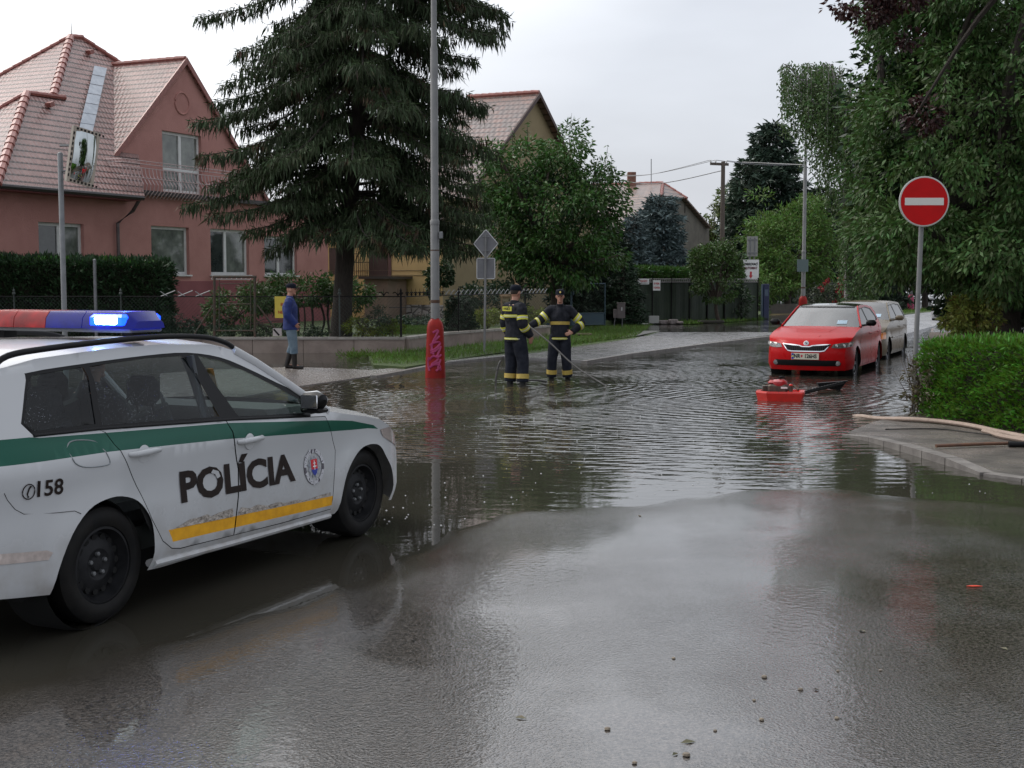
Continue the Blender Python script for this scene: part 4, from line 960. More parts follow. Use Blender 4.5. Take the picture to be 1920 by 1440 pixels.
for m_ in (RED,): m_.node_tree.nodes['Principled BSDF'].inputs['Coat Weight'].default_value = .03; m_.node_tree.nodes['Principled BSDF'].inputs['Specular IOR Level'].default_value = .14
CHAMP = paint('champagne_paint', (.135, .108, .07), dirt=(.09, .08, .06)); CHAMP.node_tree.nodes['Principled BSDF'].inputs['Coat Weight'].default_value = .06; CHAMP.node_tree.nodes['Principled BSDF'].inputs['Specular IOR Level'].default_value = .25
SILV = paint('silver_paint', (.42, .43, .44), dirt=(.2, .2, .2))
ROOFB = mat('black_roof', (.010, .010, .011), rough=.12, coat=1)
parked('parked_car', 6.02, 25.95, -.09, .83, 'red hatchback with black roof parked nose first in the flood water', RED, ROOFB, 'cars parked along the right kerb', 'red')
parked('parked_car', 8.20, 31.3, -.135, .82, 'champagne coloured hatchback parked behind the red hatchback', CHAMP, CHAMP, 'cars parked along the right kerb', 'silver')
parked('parked_car', 19.2, 57.0, .0, .85, 'pale silver car far up the street half hidden by the variegated bush', SILV, SILV, 'cars parked along the right kerb', 'far')

# ------------------------------------------------------------------ floating pump
pz = at(1463, 750, 0); FP = thing('floating_pump', (pz[0], pz[1], 0), 'small red floating pump with petrol engine drifting on the flood water', 'pump', rz=R(-14))
FR = mat('pump_red_plastic', (.62, .02, .012), (.50, .02, .012), scale=8, rough=.32, coat=.3)
mb = MB(); hull = [(-.37, -.10), (-.20, -.26), (.34, -.26), (.37, -.20), (.37, .20), (.34, .26), (-.20, .26), (-.37, .10)]
V = []; F = []
for k, (zz, s_) in enumerate(((-.06, .88), (.04, .94), (.12, 1.0), (.145, .97), (.145, .80), (.115, .78))):
    for a, b in hull: V.append((a * s_, b * s_, zz))
for i in range(5):
    for j in range(8): F.append((i * 8 + j, i * 8 + (j + 1) % 8, (i + 1) * 8 + (j + 1) % 8, (i + 1) * 8 + j))
F.append(tuple(range(7, -1, -1))); F.append(tuple(range(40, 48))); mb.add(V, F); mb.build('float_hull', FR, FP, local=True)
mb = MB(); mb.bbox((-.04, 0, .18), (.30, .24, .14), .03); mb.bbox((-.20, .02, .17), (.12, .16, .10), .02)
for k in range(5): mb.box((-.20, .02, .135 + k * .02), (.15, .19, .006))
mb.lathe([(.03, 0), (.03, .09)], (.16, -.1, .14)); mb.tube([(.10, .05, .15), (.2, .1, .22), (.27, .02, .16)], .02, 6)
eng = mb.build('engine', mat('engine_dark', (.05, .04, .035), (.10, .07, .05), scale=18, rough=.5, metal=.4), FP, local=True)
mb = MB(); mb.lathe([(.115, 0), (.125, .03), (.12, .075), (.08, .10), (.001, .105)], (-.02, 0, .215), (0, 0, 1), 20); mb.bbox((-.10, 0, .27), (.18, .18, .07), .03)
mb.build('engine_cover', mat('pump_dark_red', (.35, .01, .015), rough=.3, coat=.4), FP, smooth=True, local=True)
mb = MB(); mb.tube([(.0, 0, .31), (.0, 0, .345), (.07, 0, .355)], .012, 6); mb.lathe([(.03, 0), (.03, .02), (.001, .022)], (.0, 0, .345), (0, 0, 1), 10); mb.build('fuel_cap', BLACK, eng, local=True)
mb = MB(); mb.lathe([(.028, 0), (.03, .02), (.02, .03), (.001, .03)], (.16, -.1, .225), (0, 0, 1), 12); mb.tube([(.17, .1, .15), (.17, .1, .21)], .008, 6, m=0); mb.build('red_knob', FR, FP, smooth=True, local=True)
mb = MB(); mb.bbox((.06, -.122, .20), (.10, .006, .03), .002); mb.build('type_plate', WHITEP, FP, local=True)
# dark suction pipe / box behind the pump
a = at(1500, 738, .03); b = at(1575, 727, .03); b[1] = a[1] + 1.0
d = b - a
t = thing('suction_hose', (a[0], a[1], 0), 'black ribbed suction hose end floating just behind the red pump', 'hose')
mb = MB(); pts_ = [a + d * k for k in np.linspace(0, 1, 30)]
mb.tube([p + np.array([0, 0, .0 + .09 * (i / 29.)]) for i, p in enumerate(pts_)], [.028 + .005 * (i % 2) for i in range(30)], 10); mb.build('hose', BLACK, t, smooth=True)
mb = MB(); e = pts_[-1] + np.array([0, 0, .09]); mb.prism([e + np.array(q) for q in ((-.42, 0, .0), (.10, .0, .04), (.05, 0, 0), (-.04, .0, -.12), (-.38, 0, -.08))], (0, .10, 0)); mb.build('strainer', BLACK, t)
# ================================================================== PEOPLE
SKIN = mat('skin', (.42, .22, .15), (.36, .17, .12), scale=12, rough=.5)
def apply_mods(o):
    dg = bpy.context.evaluated_depsgraph_get(); me = bpy.data.meshes.new_from_object(o.evaluated_get(dg))
    old = o.data; o.modifiers.clear(); o.data = me; bpy.data.meshes.remove(old)
    me.polygons.foreach_set('use_smooth', np.ones(len(me.polygons), dtype=bool)); return o
def fuse(name, chains, m, parent, vox=.012, sm=4):
    """union of tapered sweeps and ellipsoids as ONE continuous surface"""
    mb = MB()
    for c in chains:
        if c[0] == 'e':
            _, ctr, rr, rot = c; ctr = np.array(ctr, float); M3 = np.array(rot.to_matrix()) if rot is not None else np.eye(3)
            V = []; F = []; nu, nv = 14, 10
            for i in range(nv + 1):
                a = math.pi * i / nv
                for j in range(nu): b = 2 * math.pi * j / nu; V.append(ctr + M3 @ np.array([rr[0] * math.sin(a) * math.cos(b), rr[1] * math.sin(a) * math.sin(b), rr[2] * math.cos(a)]))
            for i in range(nv):
                for j in range(nu): F.append((i * nu + j, (i + 1) * nu + j, (i + 1) * nu + (j + 1) % nu, i * nu + (j + 1) % nu))
            mb.add(V, F)
        else:
            pts, rs = c[0], c[1]; up = c[2] if len(c) > 2 else (0, 1, 0)
            mb.tube(spline(pts, 3) if len(pts) > 2 else pts, [tuple(x) for x in spline([(r, r) if np.isscalar(r) else r for r in rs], 3)] if len(pts) > 2 else [(r, r) if np.isscalar(r) else r for r in rs], 14, up=up)
    o = mb.build(name, m, parent, local=True)
    r = o.modifiers.new('r', 'REMESH'); r.mode = 'VOXEL'; r.voxel_size = vox
    s = o.modifiers.new('s', 'SMOOTH'); s.iterations = sm; s.factor = .5
    return apply_mods(o)
def band(name, pts, rs, t0, t1, m, parent, grow_=.008, up=(0, 1, 0)):
    """short ring around a limb or the torso between parameters t0..t1 of the spline"""
    P = spline(pts, 8); Rr = spline([(r, r) if np.isscalar(r) else r for r in rs], 8); n = len(P) - 1
    def ev(L_, t): x = t * n; i = min(int(x), n - 1); return L_[i] + (L_[i + 1] - L_[i]) * (x - i)
    mb = MB(); ts = np.linspace(t0, t1, 4); mb.tube([ev(P, t) for t in ts], [tuple(ev(Rr, t) + grow_) for t in ts], 20, up=up, cap=True)
    return mb.build(name, m, parent, smooth=True, local=True)
def hand_chains(wr, d, palm_n, curl=.5, s=1.0, side=1):
    """wrist, direction of the fingers, palm normal"""
    wr = np.array(wr, float); d = np.array(d, float); d /= np.linalg.norm(d); n = np.array(palm_n, float); n -= d * (n @ d); n /= np.linalg.norm(n); x = np.cross(d, n) * side
    ch = [([wr - d * .02, wr + d * .045 * s, wr + d * .085 * s], [(.030, .019), (.042, .017), (.040, .014)], n)]
    for k, (off, L_) in enumerate(((-.030, .070), (-.010, .078), (.010, .073), (.029, .058))):
        b = wr + d * .085 * s + x * off * s; a = curl * (1 + .12 * k)
        p1 = b + (d * math.cos(a * .6) + n * math.sin(a * .6)) * L_ * .45 * s; p2 = p1 + (d * math.cos(a * 1.5) + n * math.sin(a * 1.5)) * L_ * .32 * s; p3 = p2 + (d * math.cos(a * 2.3) + n * math.sin(a * 2.3)) * L_ * .25 * s
        ch.append(([b - d * .02, p1, p2, p3], [.0095, .009, .0085, .007]))
    b = wr + d * .03 * s - x * .035 * s
    ch.append(([b, b + (d * .6 - x * .7 + n * .3) * .035 * s, b + (d * .95 - x * .75 + n * .5) * .058 * s], [.013, .011, .008]))
    return ch
def person(name, loc, rz, label, J, fit, cat='person', group=None):
    """J: joints in metres, figure faces -Y locally"""
    root = thing(name, loc, label, cat, group, rz=rz)
    H = J['head']; tilt = J.get('look', 0.0); rot = Matrix.Rotation(tilt, 4, 'Z')
    q = rot.to_quaternion(); Hc = np.array(H, float); M3 = np.array(rot.to_3x3())
    def h(x, y, z): return Hc + M3 @ np.array([x, y, z])
    ch = []
    tor = [J['pelvis'], J['waist'], J['chest'], J['collar']]
    ch.append((tor, [(.155, .105), (.140, .10), (.165, .11), (.12, .075)]))
    ch.append(([J['collar'], J['neck'], H], [(.07, .065), (.056, .058), (.055, .06)]))
    ch.append(('e', h(0, 0, .02), (.074, .094, .112), q)); ch.append(('e', h(0, -.035, -.045), (.050, .055, .062), q))
    ch.append(('e', h(0, -.096, -.004), (.013, .022, .024), q)); ch.append(('e', h(0, -.082, -.088), (.024, .020, .018), q))
    ch.append(('e', h(0, -.082, .030), (.045, .014, .012), q)); ch.append(('e', h(0, -.090, -.050), (.024, .010, .009), q))
    for s_ in (1, -1):
        ch.append(('e', h(s_ * .076, .008, -.002), (.011, .022, .034), q))
        k = 'R' if s_ > 0 else 'L'
        sh, el, wr = J['sh' + k], J['el' + k], J['wr' + k]; hp, kn, an, to = J['hp' + k], J['kn' + k], J['an' + k], J['to' + k]
        ch.append(([np.array(J['chest']) + np.array([0, 0, .08]), sh, el, wr], [.06, .056, .043, .028]))
        ch.append(([hp, kn, an], [(.088, .09), .058, .042])); ch.append(([np.array(an) + np.array([0, .03, 0]), np.array(to) * np.array([1, .88, 1])], [(.028, .030), (.030, .018)], (0, 0, 1)))
        ch += hand_chains(wr, J['hd' + k], J['hn' + k], J.get('curl' + k, .5), 1.0, s_)
    body = fuse('body', ch, SKIN, root, vox=.0085, sm=3)
    mb = MB()
    for s_ in (1, -1): mb.lathe([(.001, -.006), (.008, -.004), (.009, 0), (.006, .004), (.001, .005)], h(s_ * .030, -.088, .008), M3 @ np.array([0, -1, 0]), 8)
    mb.build('eyes', mat('eye_dark', (.02, .015, .012), rough=.2), root, smooth=True, local=True)
    mb = MB(); mb.tube([h(-.022, -.094, -.052), h(0, -.101, -.052), h(.022, -.094, -.052)], .003, 5); mb.build('mouth', mat('lip', (.25, .08, .07), rough=.5), root, local=True)
    # clothing
    jf = fit['jacket']; g_ = jf.get('g', .02)
    hem = jf.get('hem', -.12); P = np.array(J['pelvis']); 
    torj = [P + np.array([0, 0, hem]), P + np.array([0, 0, hem * .3]), J['waist'], J['chest'], np.array(J['chest']) + np.array([0, .0, .10]), J['collar']]
    rj = [(.175 + g_, .125 + g_), (.165 + g_, .118 + g_), (.150 + g_, .108 + g_), (.175 + g_, .120 + g_), (.150 + g_ * .6, .10 + g_ * .6), (.085, .078)]
    cj = [(torj, rj), ([J['collar'], np.array(J['neck']) + np.array([0, 0, -.005])], [(.082, .080), (.070, .072)])]
    arms = {}
    for s_, k in ((1, 'R'), (-1, 'L')):
        sh, el, wr = np.array(J['sh' + k], float), np.array(J['el' + k], float), np.array(J['wr' + k], float)
        pts = [np.array(J['chest']) + np.array([s_ * .06, 0, .10]), sh, (sh + el) / 2, el, (el + wr) / 2, wr + (wr - el) * .03]; rs = [.075 + g_ * .5, .070 + g_ * .6, .062 + g_ * .7, .054 + g_ * .8, .048 + g_ * .8, .042 + g_ * .6]
        cj.append((pts, rs)); arms[k] = (pts, rs)
    jk = fuse(jf['name'], cj, jf['m'], root, vox=.011, sm=2)
    ct = []; legs = {}
    tf = fit['trousers']; gt = tf.get('g', .02)
    ct.append(([P + np.array([0, 0, .08]), P, P + np.array([0, 0, -.10])], [(.155 + gt * .5, .11 + gt * .5), (.165 + gt * .6, .118 + gt * .6), (.13, .10)]))
    for k in 'RL':
        hp, kn, an = np.array(J['hp' + k], float), np.array(J['kn' + k], float), np.array(J['an' + k], float)
        e = kn + (an - kn) * tf.get('end', .95)
        pts = [hp + np.array([0, 0, .02]), (hp + kn) / 2, kn, (kn + e) / 2, e]; rs = [.098 + gt * .7, .084 + gt, .066 + gt, .062 + gt, .060 + gt * 1.1]
        ct.append((pts, rs)); legs[k] = (pts, rs)
    tr = fuse('trousers', ct, tf['m'], root, vox=.012, sm=2)
    for k in 'RL':
        kn, an, to = np.array(J['kn' + k], float), np.array(J['an' + k], float), np.array(J['to' + k], float)
        top = an + (kn - an) * fit['boots'].get('h', .3)
        fuse('boot', [([top, (top + an) / 2, an, an + np.array([0, .005, -.05])], [.066, .058, .052, .050]), ([an + np.array([0, .035, -.045]), (an + to) / 2 + np.array([0, 0, -.03]), to], [(.044, .048), (.048, .042), (.044, .030)], (0, 0, 1))], fit['boots']['m'], root, vox=.010, sm=2)
    # cap with peak
    cm = fit['cap']; mb = MB()
    V = []; F = []; prof = [(.090, .107, .045), (.091, .108, .075), (.086, .102, .105), (.066, .078, .130), (.03, .036, .140), (.002, .002, .141)]; n = 20
    for a, b, z_ in prof:
        for j in range(n): t = 2 * math.pi * j / n; V.append(h(a * math.cos(t), b * math.sin(t) + .002, z_))
    for i in range(len(prof) - 1):
        for j in range(n): F.append((i * n + j, i * n + (j + 1) % n, (i + 1) * n + (j + 1) % n, (i + 1) * n + j))
    mb.add(V, F); V = []; F = []
    for j in range(9):
        t = math.pi + math.pi * j / 8; c_, s_ = math.cos(t), math.sin(t)
        V += [h(.088 * c_, .105 * s_, .052), h(.080 * c_, .108 * s_ + .070 * s_ * 1.0, .040 - .004 * 0), h(.080 * c_, .108 * s_ + .070 * s_, .034), h(.088 * c_, .105 * s_, .044)]
    for j in range(8):
        for a in range(4): F.append((j * 4 + a, j * 4 + (a + 1) % 4, j * 4 + 4 + (a + 1) % 4, j * 4 + 4 + a))
    mb.add(V, F); cp = mb.build('cap', cm, root, smooth=True, local=True)
    if fit.get('badge'):
        mb = MB(); mb.lathe([(.020, 0), (.018, .004), (.001, .005)], h(0, -.104, .085), M3 @ np.array([0, -1, .25]), 10, cap=False); mb.build('cap_badge', fit['badge'], cp, local=True)
    if fit.get('hair'):
        fuse('hair', [('e', h(0, .018, .028), (.078, .088, .080), q)], fit['hair'], root, vox=.010, sm=1)
    return root, (torj, rj), arms, legs, jk, tr, h
BUNK = mat('turnout_cloth', (.010, .011, .015), (.026, .027, .034), scale=9, rough=.8, bump=1.0, bscale=13, spec=.15)
BUNKT = mat('turnout_trouser_cloth', (.009, .011, .017), (.024, .026, .036), scale=7, rough=.8, bump=1.0, bscale=9, spec=.15)
HIVIS = mat('hivis_yellow', (.60, .58, .03), (.48, .46, .05), scale=20, rough=.5)
REFL = mat('reflective_silver', (.55, .55, .42), rough=.35)
HIVD = mat('hivis_gold', (.50, .36, .08), (.42, .30, .06), scale=18, rough=.5)
CAPN = mat('cap_navy', (.006, .008, .015), rough=.8, spec=.15)
BOOT = mat('boot_black', (.007, .007, .007), (.015, .014, .012), scale=12, rough=.45, spec=.3)
HAIRD = mat('hair_dark', (.03, .02, .015), rough=.8)
GOLD = mat('gold_badge', (.6, .45, .12), rough=.35)
def base_J(): 
    return dict(pelvis=(0, 0, .94), waist=(0, 0, 1.09), chest=(0, .01, 1.27), collar=(0, .015, 1.45), neck=(0, .005, 1.52), head=(0, -.012, 1.64),
        shR=(.18, .015, 1.40), shL=(-.18, .015, 1.40), elR=(.235, .02, 1.11), elL=(-.235, .02, 1.11), wrR=(.24, -.05, .86), wrL=(-.24, -.05, .86),
        hdR=(0, -.15, -1), hdL=(0, -.15, -1), hnR=(-1, 0, 0), hnL=(1, 0, 0),
        hpR=(.09, 0, .90), hpL=(-.09, 0, .90), knR=(.11, -.015, .49), knL=(-.11, -.015, .49), anR=(.12, .01, .09), anL=(-.12, .01, .09), toR=(.13, -.15, .03), toL=(-.13, -.15, .03))
def bands_fire(root, tors, arms, legs, jk, tr, gold=False, spec='L'):
    T, Rr = tors; m = HIVIS
    for (a, b) in spec: band('reflective_band', T, Rr, a, b, m, jk, .006); band('silver_stripe', T, Rr, (a + b) / 2 - .008, (a + b) / 2 + .008, REFL, jk, .009)
    for k in 'RL':
        for a, b in ((.40, .50), (.66, .76)):
            band('reflective_band', arms[k][0], arms[k][1], a, b, m, jk, .006); band('silver_stripe', arms[k][0], arms[k][1], (a + b) / 2 - .015, (a + b) / 2 + .015, REFL, jk, .009)
        band('reflective_band', legs[k][0], legs[k][1], .80, .90, HIVD, tr, .008)
# left firefighter: turned to the right, seen from behind the shoulder
pA = at(966, 722, 0)
J = base_J(); J['look'] = R(14); J['elR'] = (.24, .03, 1.12); J['wrR'] = (.22, -.08, .87); J['elL'] = (-.23, .02, 1.12); J['wrL'] = (-.22, -.14, .92)
J['anR'] = (.10, .03, .09); J['toR'] = (.12, -.13, .03); J['knR'] = (.10, .0, .49); J['anL'] = (-.17, -.02, .09); J['toL'] = (-.20, -.18, .03); J['knL'] = (-.14, -.05, .49)
fitF = dict(jacket=dict(name='turnout_coat', m=BUNK, g=.035, hem=-.12), trousers=dict(m=BUNKT, g=.035, end=.86), boots=dict(m=BOOT, h=.5), cap=CAPN, badge=GOLD, hair=HAIRD)
rtA, tA, aA, lA, jA, trA, hA_ = person('person', (pA[0], pA[1] + .12, -.10), R(128), 'firefighter in dark gear with yellow bands turned away, left of the pair in the water', J, fitF, group='firefighters standing in the flood water')
bands_fire(rtA, tA, aA, lA, jA, trA, spec=((.12, .18), (.56, .62)))
rtA.scale = (1.08, 1.08, 1.05)
mb = MB(); mb.bbox((0, .168, 1.375), (.24, .012, .075), .004); pt = mb.build('back_patch', HIVIS, jA, local=True)
V, F = text_mesh('HASIČI', .058, .002, .95)
obj('patch_lettering', [(-v[0], .1765, 1.375 + v[1]) for v in V], F, BOOT, jA, local=True)
# right firefighter: faces the camera, right arm out, left hand on the hip
pB = at(1050, 712, 0)
J = base_J(); J['look'] = R(-6)
J['elR'] = (.40, -.08, 1.20); J['wrR'] = (.58, -.20, 1.10); J['hdR'] = (1, -.3, -.15); J['hnR'] = (0, 0, -1); J['curlR'] = .9
J['elL'] = (-.43, .05, 1.15); J['wrL'] = (-.26, -.15, .99); J['hdL'] = (1, -.35, -.35); J['hnL'] = (0, .9, -.2); J['curlL'] = .35
J['anR'] = (.17, .0, .09); J['toR'] = (.20, -.15, .03); J['knR'] = (.15, -.03, .49); J['anL'] = (-.16, .02, .09); J['toL'] = (-.20, -.13, .03); J['knL'] = (-.13, -.03, .49)
rtB, tB, aB, lB, jB, trB, hB_ = person('person', (pB[0], pB[1] + .1, -.10), R(-6), 'firefighter facing the camera with hand on hip, right of the pair in the water', J, fitF, group='firefighters standing in the flood water')
# the figure faces -Y: his right side (+x locally) is mirrored for the viewer
for o in [rtB]: o.scale = (-.93, 1.0, 1.0)
bands_fire(rtB, tB, aB, lB, jB, trB, spec=((.10, .17),))
band('belt_band', tB[0], tB[1], .43, .49, HIVD, jB, .008)
# the long grey line / hose held between the two men
a = np.array([pB[0] - .60, pB[1] - .12, 1.02]); e = at(1142, 724, .0)
HOSE = mat('grey_line', (.05, .048, .045), (.09, .085, .08), scale=10, rough=.5)
mb = MB(); mb.tube(spline([a, a + (e - a) * .28 + np.array([0, 0, -.02]), a + (e - a) * .6 + np.array([0, 0, -.10]), e + np.array([0, 0, -.03])], 8), .014, 8)
mb.tube(spline([a + np.array([-.06, 0, .03]), a, a + np.array([.02, 0, -.10])], 4), .022, 8)
tag(mb.build('rescue_rod', HOSE, smooth=True), 'long thin grey hose line from the firefighters hand down into the water', 'hose')
bq = at(938, 716, 0)
mb = MB(); mb.tube(spline([bq + np.array([.01, .1, .38]), bq + np.array([-.03, .08, .30]), bq + np.array([-.07, .06, .12]), bq + np.array([-.07, .05, -.02]), bq + np.array([.1, .03, -.05]), bq + np.array([.55, -.0, .03]), bq + np.array([.85, -.05, .01])], 6), .020, 8)
tag(mb.build('rescue_hose', HOSE, smooth=True), 'dark hose curving out of the water beside the left firefighters leg', 'hose')
# man in blue on the pavement, seen from his right side, facing right
pM = at(546, 691, .012)
JACK = mat('jacket_blue', (.004, .022, .15), (.004, .014, .09), scale=5, rough=.7, bump=.7, bscale=12)
JEAN = mat('jeans', (.075, .12, .16), (.13, .18, .22), scale=6, rough=.8, bump=.5, bscale=12)
WELLY = mat('rubber_boot', (.010, .008, .007), rough=.35, spec=.35)
J = base_J(); J['look'] = R(0); J['elL'] = (-.22, .05, 1.12); J['wrL'] = (-.16, -.10, .93); J['elR'] = (.22, .05, 1.12); J['wrR'] = (.18, -.10, .90); J['hdR'] = (-.2, -.2, -.9); J['hdL'] = (.4, -.6, -.6)
J['knR'] = (.10, -.03, .49); J['anR'] = (.10, .09, .09); J['toR'] = (.11, -.09, .03); J['knL'] = (-.10, -.06, .49); J['anL'] = (-.10, -.08, .09); J['toL'] = (-.11, -.26, .03); J['head'] = (0, -.02, 1.635)
person('person', (pM[0], pM[1], .012), R(96), 'man in blue jacket, jeans, dark cap and rubber boots standing on the wet pavement', J, dict(jacket=dict(name='jacket', m=JACK, g=.042, hem=-.13), trousers=dict(m=JEAN, g=.022, end=.45), boots=dict(m=WELLY, h=.72), cap=CAPN, hair=None))
# driver in the police car (heading of the car = local -x)
J = base_J(); J.update(pelvis=(0, .05, .10), waist=(0, .08, .25), chest=(0, .06, .43), collar=(0, .05, .61), neck=(0, .03, .68), head=(0, .01, .80),
    shR=(.18, .05, .56), shL=(-.18, .05, .56), elR=(.24, -.10, .33), elL=(-.24, -.10, .33), wrR=(.14, -.30, .40), wrL=(-.14, -.30, .40), hdR=(0, -1, .1), hdL=(0, -1, .1), hnR=(0, 0, -1), hnL=(0, 0, -1), curlR=.9, curlL=.9,
    hpR=(.09, 0, .08), hpL=(-.09, 0, .08), knR=(.12, -.42, .14), knL=(-.12, -.42, .14), anR=(.12, -.62, -.14), anL=(-.12, -.62, -.14), toR=(.12, -.80, -.16), toL=(-.12, -.80, -.16))
w3 = pc.o + pc.ax * 1.38 + pc.ay * (-.36)
UNI = mat('uniform_dark', (.012, .014, .02), rough=.8)
person('person', (w3[0], w3[1], .50), math.atan2(pc.ax[1], pc.ax[0]) - math.pi / 2, 'police officer in dark cap sitting at the wheel of the police car', J, dict(jacket=dict(name='jacket', m=UNI, g=.012, hem=-.02), trousers=dict(m=UNI, g=.01), boots=dict(m=BOOT, h=.4), cap=CAPN, hair=HAIRD))
# ================================================================== BUILDINGS
def stucco(name, c1, c2, sc=1.2):
    return mat(name, c1, c2, scale=sc, rough=.85, bump=.5, bscale=28, detail=7)
def tilemat(name, c1, c2, c3, cw=.19, chh=.30):
    m = bpy.data.materials.new(name); m.use_nodes = True; t = m.node_tree; n = t.nodes; l = t.links.new; b = n['Principled BSDF']
    uv = n.new('ShaderNodeUVMap'); uv.uv_map = 'UVMap'; sp = n.new('ShaderNodeSeparateXYZ'); l(uv.outputs[0], sp.inputs[0])
    # row saw-tooth along the slope
    dv = n.new('ShaderNodeMath'); dv.operation = 'DIVIDE'; dv.inputs[1].default_value = chh; l(sp.outputs[1], dv.inputs[0])
    fr = n.new('ShaderNodeMath'); fr.operation = 'FRACT'; l(dv.outputs[0], fr.inputs[0])
    fl = n.new('ShaderNodeMath'); fl.operation = 'FLOOR'; l(dv.outputs[0], fl.inputs[0])
    # columns, every second row shifted; rounded tile tails
    du = n.new('ShaderNodeMath'); du.operation = 'DIVIDE'; du.inputs[1].default_value = cw; l(sp.outputs[0], du.inputs[0])
    sh = n.new('ShaderNodeMath'); sh.operation = 'MULTIPLY_ADD'; sh.inputs[1].default_value = .5; l(fl.outputs[0], sh.inputs[0]); l(du.outputs[0], sh.inputs[2])
    fu = n.new('ShaderNodeMath'); fu.operation = 'FRACT'; l(sh.outputs[0], fu.inputs[0])
    pg = n.new('ShaderNodeMath'); pg.operation = 'PINGPONG'; pg.inputs[1].default_value = .5; l(fu.outputs[0], pg.inputs[0])
    cb = n.new('ShaderNodeCombineXYZ'); f2 = n.new('ShaderNodeMath'); f2.operation = 'FLOOR'; l(sh.outputs[0], f2.inputs[0]); l(f2.outputs[0], cb.inputs[0]); l(fl.outputs[0], cb.inputs[1])
    wn = n.new('ShaderNodeTexWhiteNoise'); l(cb.outputs[0], wn.inputs[0])
    mx = n.new('ShaderNodeMixRGB'); mx.inputs[1].default_value = (*c1, 1); mx.inputs[2].default_value = (*c2, 1); l(wn.outputs['Value'], mx.inputs[0])
    no = n.new('ShaderNodeTexNoise'); no.inputs['Scale'].default_value = 1.3; no.inputs['Detail'].default_value = 6; mr = n.new('ShaderNodeMapRange'); mr.inputs[1].default_value = .5; mr.inputs[2].default_value = .75; mr.inputs[4].default_value = .8
    co = n.new('ShaderNodeTexCoord'); l(co.outputs['Object'], no.inputs[0]); l(no.outputs[0], mr.inputs[0])
    m2 = n.new('ShaderNodeMixRGB'); m2.inputs[2].default_value = (*c3, 1); l(mr.outputs[0], m2.inputs[0]); l(mx.outputs[0], m2.inputs[1])
    # dark open joint under each tile tail
    j = n.new('ShaderNodeMath'); j.operation = 'MULTIPLY_ADD'; j.inputs[1].default_value = .16; l(pg.outputs[0], j.inputs[0])
    inv = n.new('ShaderNodeMath'); inv.operation = 'SUBTRACT'; inv.inputs[0].default_value = 1; l(fr.outputs[0], inv.inputs[1]); l(inv.outputs[0], j.inputs[2])
    jr = n.new('ShaderNodeMapRange'); jr.inputs[1].default_value = .72; jr.inputs[2].default_value = .82; jr.inputs[3].default_value = 0; jr.inputs[4].default_value = 1; l(j.outputs[0], jr.inputs[0])
    m3 = n.new('ShaderNodeMixRGB'); m3.inputs[2].default_value = (.035, .016, .012, 1); l(jr.outputs[0], m3.inputs[0]); l(m2.outputs[0], m3.inputs[1]); l(m3.outputs[0], b.inputs['Base Color'])
    h = n.new('ShaderNodeMath'); h.operation = 'MULTIPLY_ADD'; h.inputs[1].default_value = -1.0; l(fr.outputs[0], h.inputs[0]); l(pg.outputs[0], h.inputs[2])
    bu = n.new('ShaderNodeBump'); bu.inputs['Strength'].default_value = .8; bu.inputs['Distance'].default_value = .045; l(h.outputs[0], bu.inputs['Height']); l(bu.outputs[0], b.inputs['Normal'])
    b.inputs['Roughness'].default_value = .36; b.inputs['Specular IOR Level'].default_value = .5
    return m
def roofpoly(name, pts, m, parent, thick=.10):
    """a planar tiled roof face with thickness; UV in metres, v up the slope"""
    P = [np.array(p, float) for p in pts]; n = np.zeros(3)
    for i in range(len(P)): n += np.cross(P[i] - P[0], P[(i + 1) % len(P)] - P[0])
    n /= np.linalg.norm(n)
    if n[2] < 0: n = -n; P = P[::-1]
    e = np.cross(np.array([0, 0, 1.0]), n); e /= np.linalg.norm(e); s = np.cross(n, e); k = len(P)
    V = P + [p - n * thick for p in P]; F = [tuple(range(k)), tuple(range(2 * k - 1, k - 1, -1))] + [(i, k + i, k + (i + 1) % k, (i + 1) % k) for i in range(k)]
    uv = [(v @ e, v @ s) for v in V]
    return obj(name, V, F, m, parent, uv=uv)
FRAMEW = mat('window_frame_white', (.74, .74, .72), (.64, .64, .62), scale=6, rough=.4)
PANE = mat('window_pane', (.020, .026, .026), (.05, .06, .055), scale=1.6, rough=.04, spec=.9)
PANEL_ = mat('window_pane_light', (.20, .22, .19), (.09, .10, .09), scale=2.2, rough=.05, spec=.9)
CURT = mat('curtain', (.35, .36, .33), (.22, .23, .21), scale=9, rough=.8, stretch=(6, 6, .4))
